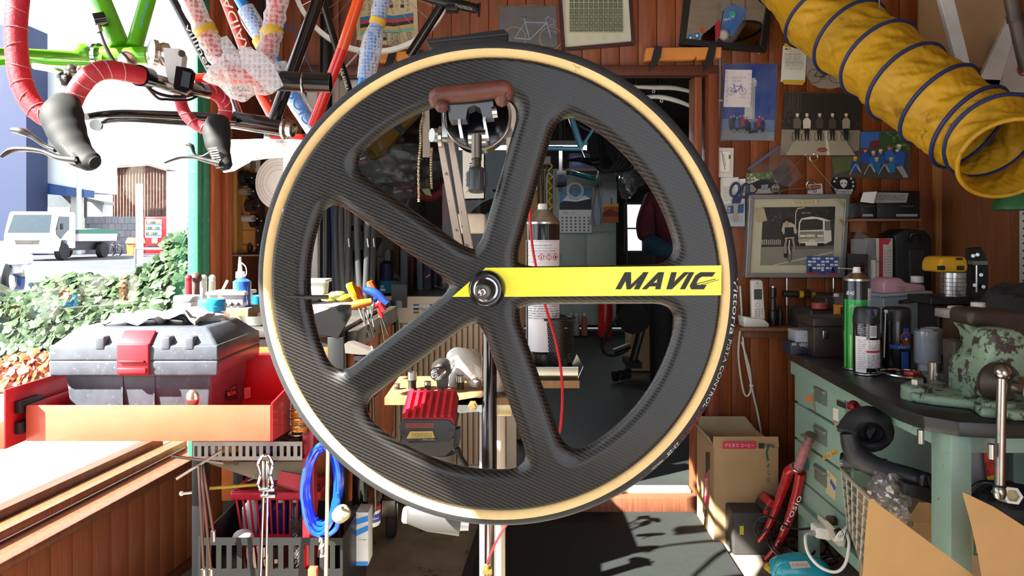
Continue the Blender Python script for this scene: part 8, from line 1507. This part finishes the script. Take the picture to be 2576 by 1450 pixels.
stk = T('race_board','red and yellow printed board leaning under the bench','board'); part(stk,'board',MB().pp([(2476,1140),(2506,1140),(2508,1226),(2488,1226)],1.76,.004),M('#c8302c',.5)); a = Art(flat(1.7597)); a.poly('#d8c22a',[(2482,1200),(2500,1196),(2500,1226),(2489,1226)]).text('#17151a','FRONT',2483,1182,34,9,1.35).text('#17151a','XC',2494,1164,24,12,1.35); art(stk,'print',a); part(stk,'grey_sheet',MB().pp([(2440,1140),(2474,1140),(2486,1226),(2450,1226)],1.78,.004),M('#8f8f94',.5)); part(stk,'backing',MB().pp([(2440,1226),(2508,1226),(2512,1330),(2446,1330)],1.775,.006),M('#6d2420',.6))
hxt = T('white_hex_tube','white hexagonal plastic tube end lying on the black shelf bag','tube'); part(hxt,'tube',MB().lathe([(.017,.16),(.022,.16),(.022,0),(.017,0)],P(2548,1248,1.56),(-.45,-1,.25),6,close=True) if False else MB().lathe([(.013,0),(.019,0),(.019,-.14),(.013,-.14)],P(2548,1248,1.56),(-.45,-1,.3),6,close=True),M('#d9d6d0',.5)); part(hxt,'yellowed_core',MB().lathe([(0,-.012),(.0128,-.012),(.0128,-.13),(0,-.13)],P(2548,1248,1.56),(-.45,-1,.3),6),M('#b9ab78',.6))
bsb = T('black_shelf_bag','black bag slumped on the low shelf behind the cardboard flap','bag'); part(bsb,'bag',blob(P(2520,1280,1.72),.10,.08,.06,.2,11,26,16),M('#151517',.7,bump=.4)); part(bsb,'strap',tb([P(2440,1240,1.68),P(2470,1215,1.67),P(2510,1220,1.66)],.006),BLACK)
# cardboard flaps in the foreground
for lab,pts,d0 in (('torn edged cardboard flap rising in front of the lattice basket',[(2186,1258),(2192,1256),(2460,1456),(2500,1500),(2160,1500),(2172,1440),(2176,1360)],1.42),('second cardboard flap rising beside the bench leg at the picture edge',[(2422,1240),(2434,1244),(2500,1276),(2600,1340),(2600,1500),(2478,1500),(2462,1400),(2444,1320)],1.38)):
    t = T('cardboard_flap',lab,'cardboard',None,'open carton flaps'); part(t,'face',MB().pp(pts,d0,.0015),M('#c79d66',.8,var=.06)); part(t,'back_face',MB().pp(pts,d0+.0065,.0015),CARD)
    ed = [q for q in pts if q[1] < 1470][:4]; m = MB(); top = pts[1:3] if d0 > 1.4 else pts[1:4]
    for (xa,ya),(xb,yb_) in zip(top,top[1:]):
        n = 46; prev = None
        for i in range(n+1):
            f_ = i/n; q = P(xa+(xb-xa)*f_,ya+(yb_-ya)*f_,d0+.0015+.005*(.5+.5*math.sin(i*2.1)));
            if prev is not None: m.add([prev,q,q-V((0,0,.03)),prev-V((0,0,.03))],[(0,1,2,3)])
            prev = q
    part(t,'flute',m,M('#8f7048',.8),None,None,True)
# on the floor by the drawer unit
cfb = T('coffee_carton','open brown cardboard carton with red lettering patch against the wall','box'); fx0,fx1,fy = P(1797,0,2.66).x,P(1957,0,2.66).x,2.66; z1 = H-(1126-CY)/F*2.66
for nm,c_,s_ in (('front',((fx0+fx1)/2,fy,z1/2),(fx1-fx0,.004,z1)),('back',((fx0+fx1)/2,fy+.24,z1/2),(fx1-fx0,.004,z1)),('side',(fx0,fy+.12,z1/2),(.004,.24,z1)),('side',(fx1,fy+.12,z1/2),(.004,.24,z1)),('base',((fx0+fx1)/2,fy+.12,.003),(fx1-fx0,.24,.004))): part(cfb,nm,MB().box(c_,s_),CARD)
part(cfb,'flap',MB().prism([V((fx0-.005,fy,z1)),V((fx1+.005,fy,z1)),V((fx1+.005,fy+.012,z1+.035)),V((fx0,fy+.012,z1+.035))],(0,.003,0)),CARD); part(cfb,'flap',MB().prism([V((fx0,fy+.24,z1)),V((fx1,fy+.24,z1)),V((fx1-.04,fy+.25,z1+.05)),V((fx0+.01,fy+.25,z1+.05))],(0,.003,0)),M('#a69272',.8)); part(cfb,'flap',MB().prism([V((fx0,fy+.02,z1)),V((fx0,fy+.23,z1)),V((fx0-.015,fy+.22,z1+.03)),V((fx0-.015,fy+.03,z1+.03))],(.003,0,0)),M('#a69272',.8))
a = Art(flat(fy-.0025)); 
a.rect('#c02a4a',1818,1112,1902,1130).text('#e8d8c8','デミタス コーヒー',1860,1121,74,10).rect('#2a2420',1908,1116,1922,1129).text('#2a2420','100g',1936,1122,24,10).line('#1f5a48',[(1934,1118),(1928,1140),(1932,1160)],5).text('#3a322a','4J-17 G',1932,1188,44,8,1.57).ring('#5a4a3a',1933,1211,2.6,3.2,.8); art(cfb,'front_print',a)
a = Art(plane((fx0-.0025,fy,0),(-1,0,0))); a.rect('#c02a4a',1772,1190,1784,1270).text('#e8d8c8','DEMITASSE',1777,1226,7,46)
for i in range(8): a.line('#2a2420',[(1776+i*1.4,1138),(1776+i*1.4,1194-2*i)],.8)
a.rect('#4a4030',1772,1282,1778,1300); art(cfb,'side_print',a)
SPK = M('#b01720',.25,var=.35,sc=90,cc=.6); frk = T('red_fork','sparkling red bicycle fork leaning against the drawer unit with white lettering','bicycle fork')
cr_ = P(2006,1190,2.40); part(frk,'steerer',MB().cyl(P(2038,1100,2.28),P(2008,1176,2.38),.0145,n=18),M('#b8747c',.4,var=.5,sc=12)); part(frk,'steerer_end',MB().cyl(P(2040,1094,2.275),P(2036,1106,2.285),.0155,n=18),M('#6a5a58',.5,.3)); part(frk,'crown',MB().tube(sm([P(1982,1188,2.42),P(1998,1178,2.40),P(2012,1190,2.385)]),.016,14),SPK); part(frk,'crown_race',MB().torus(P(2005,1176,2.385),P(2038,1100,2.28)-P(2008,1176,2.38),.017,.003,24,6),STEEL)
for pts in ((P(1984,1186,2.42),P(1970,1230,2.46),P(1944,1300,2.52),P(1918,1350,2.56),P(1888,1380,2.60)),(P(2014,1190,2.385),P(2002,1250,2.42),P(1976,1330,2.46),P(1950,1380,2.50),P(1926,1408,2.52))):
    o = part(frk,'blade',tb(pts,[.0165,.0155,.013,.010,.0075],n=14),SPK); q = pts[-1]; part(o,'dropout',MB().pp([((q.x/q.y*F+CX)+a_,(H-q.z)/q.y*F+CY+b_) for a_,b_ in ((4,-8),(8,-2),(-2,2),(-1,8),(-6,9),(-8,0))],q.y-.003,.006),SPK)
a = Art(plane(P(2014,1190,2.365),(P(1950,1380,2.482)-P(2014,1190,2.365)).cross(V((1,-.25,0)))),.0004); a.text('#ece6e2','Drosio',1990,1292,98,15,-1.12); art(frk,'lettering',a)
chg = T('battery_charger','dark grey power supply box with a yellow label on the floor','charger'); part(chg,'case',bev(MB().box((P(1900,0,2.56).x,2.64,.075),(.15,.15,.15)),.006),M('#353130',.6)); part(chg,'label',MB().pb(1861,1324,1871,1346,2.5625,.002),M('#c9b92a',.5)); part(chg,'vent_block',MB().pb(1900,1318,1944,1336,2.56,.01,.002),BLACK)
dch = T('red_charger','red and black battery charger lying on the grey power supply box','charger'); part(dch,'body',bev(MB().prism([P(x,y,2.52) for x,y in ((1920,1284),(1940,1258),(1982,1278),(1972,1306),(1930,1300))],(0,.09,0)),.006),M('#231f20',.5)); part(dch,'red_top',bev(MB().prism([P(x,y,2.515) for x,y in ((1928,1272),(1938,1256),(1952,1262),(1944,1280))],(0,.08,0)),.003),M('#b52026',.4)); part(dch,'button',MB().pp([(1922,1284),(1932,1286),(1930,1296),(1920,1294)],2.516,.004),M('#c0282c',.4)); part(dch,'foot_pad',MB().pb(1930,1298,1972,1312,2.54,.06),BLACK)
tcb = T('cable_tangle','tangle of thin black cables on the floor beneath the red fork','cable')
rr_ = random.Random(21)
for i in range(6):
    c = PZ(1990+22*(i % 3),1372+20*(i//3),.02+.012*i); r0 = .06+.02*(i % 3)
    part(tcb,'loop',MB().tube([c+V((r0*math.cos(k)*(1+.25*math.sin(2*k+i)),r0*1.2*math.sin(k)*(1+.2*math.cos(3*k+i)),.018*math.sin(2*k+i)+.01)) for k in [2*PI*q/36 for q in range(36)]],.0038,6,closed=True),BLACK)
part(tcb,'lead',tb([P(1930,1330,2.5),P(1906,1350,2.5),P(1898,1320,2.5),P(1930,1300,2.49),P(1990,1330,2.4),P(2040,1330,2.3)],.0035,n=6),BLACK)
tcn = T('teal_canister','bright teal plastic canister lying on the floor at the picture edge','canister'); TL = M('#1d98ad',.35,var=.06,cc=.3); tz = 2.16
part(tcn,'body',MB().tube(sm([P(1944,1450,tz),P(1966,1436,tz),P(2010,1434,tz),P(2050,1444,tz),P(2072,1470,tz)]),[.022,.042,.048,.046,.03],20),TL); part(tcn,'grip',MB().tube(sm([P(1946,1440,tz-.02),P(1960,1418,tz-.02),P(1990,1414,tz-.02),P(2010,1422,tz-.02)]),.009,10),TL); part(tcn,'spout',MB().cyl(P(1942,1438,tz),P(1926,1424,tz),.009,n=12),M('#c9a22a',.4)); a = Art(plane(P(2010,1418,tz-.046),(0,-1,.6)),.0004); a.poly('#b9b4b0',[(1984,1414),(2030,1412),(2040,1428),(1992,1432)]).lines('#b04a4a',1992,1418,2032,1426,3,1); art(tcn,'label',a)
part(tcn,'lower_body',MB().box((P(2006,0,tz).x,tz,.055),(.13,.09,.11),None,.012),TL)
adp = T('white_adapter','white power adapter plugged into the strip by the drawer unit','adapter'); part(adp,'block',bev(MB().pp([(2053,1332),(2060,1328),(2096,1334),(2098,1356),(2088,1362),(2054,1356)],2.10,.045),.005,2),WHITE); part(adp,'plug',MB().cyl(P(2053,1342,2.11),P(2038,1342,2.11),.007,n=12),M('#a8a39c',.4)); part(adp,'lead',tb([P(2038,1342,2.11),P(2026,1350,2.08),P(2032,1390,2.05),P(2060,1425,2.02),P(2100,1440,2.0),P(2126,1420,2.0),P(2136,1370,2.02),P(2130,1340,2.06)],.0042,n=8),WHITE)
pst_ = T('power_strip','beige power strip with white plugs tied in black tape','power strip'); part(pst_,'strip',bev(MB().prism([P(2070,1306,2.12),P(2082,1310,2.12),P(2130,1358,2.05),P(2126,1378,2.05),P(2108,1376,2.05),P(2070,1320,2.12)],(0,.04,0)),.003,1),M('#c9c0ac',.5)); part(pst_,'tape',MB().cyl(P(2104,1346,2.06),P(2118,1340,2.06),.014,n=12),BLACK)
for i in range(4): part(pst_,'lead',tb([P(2100+i*6,1362,2.05),P(2112+i*4,1340,2.05),P(2132,1328-2*i,2.07),P(2144,1326-2*i,2.1)],.003,n=6),WHITE)
dkc = T('dark_roll','dark brown cylinder end lying on the rail behind the power strip','roll'); part(dkc,'cylinder',MB().cyl(P(2088,1310,2.16),P(2140,1314,2.2),.014,n=18),M('#4a3a30',.6)); part(dkc,'end',MB().cyl(P(2086,1310,2.158),P(2088,1310,2.16),.0142,n=18),M('#5a463a',.7))
for i,pts in enumerate((((1862,720),(1866,800),(1862,830),(1858,900),(1872,990),(1888,985),(1886,930),(1866,860)),((1868,832),(1872,880),(1890,970),(1906,1040),(1916,1095)))):
    t = T('white_power_lead',('white lead looping down the boards under the telephone','white lead running straight down behind the carton')[i],'cable',None,'white leads on the boards'); part(t,'lead',tb([P(x,y,WD-.008) for x,y in pts],.0042,n=8),M('#cfc8ba',.5)); part(t,'clip',MB().box(P(pts[2][0],pts[2][1],WD-.006),(.014,.012,.008),None,.002),WHITE)
for o in bpy.data.objects:
    if '_u' in o: del o['_u']
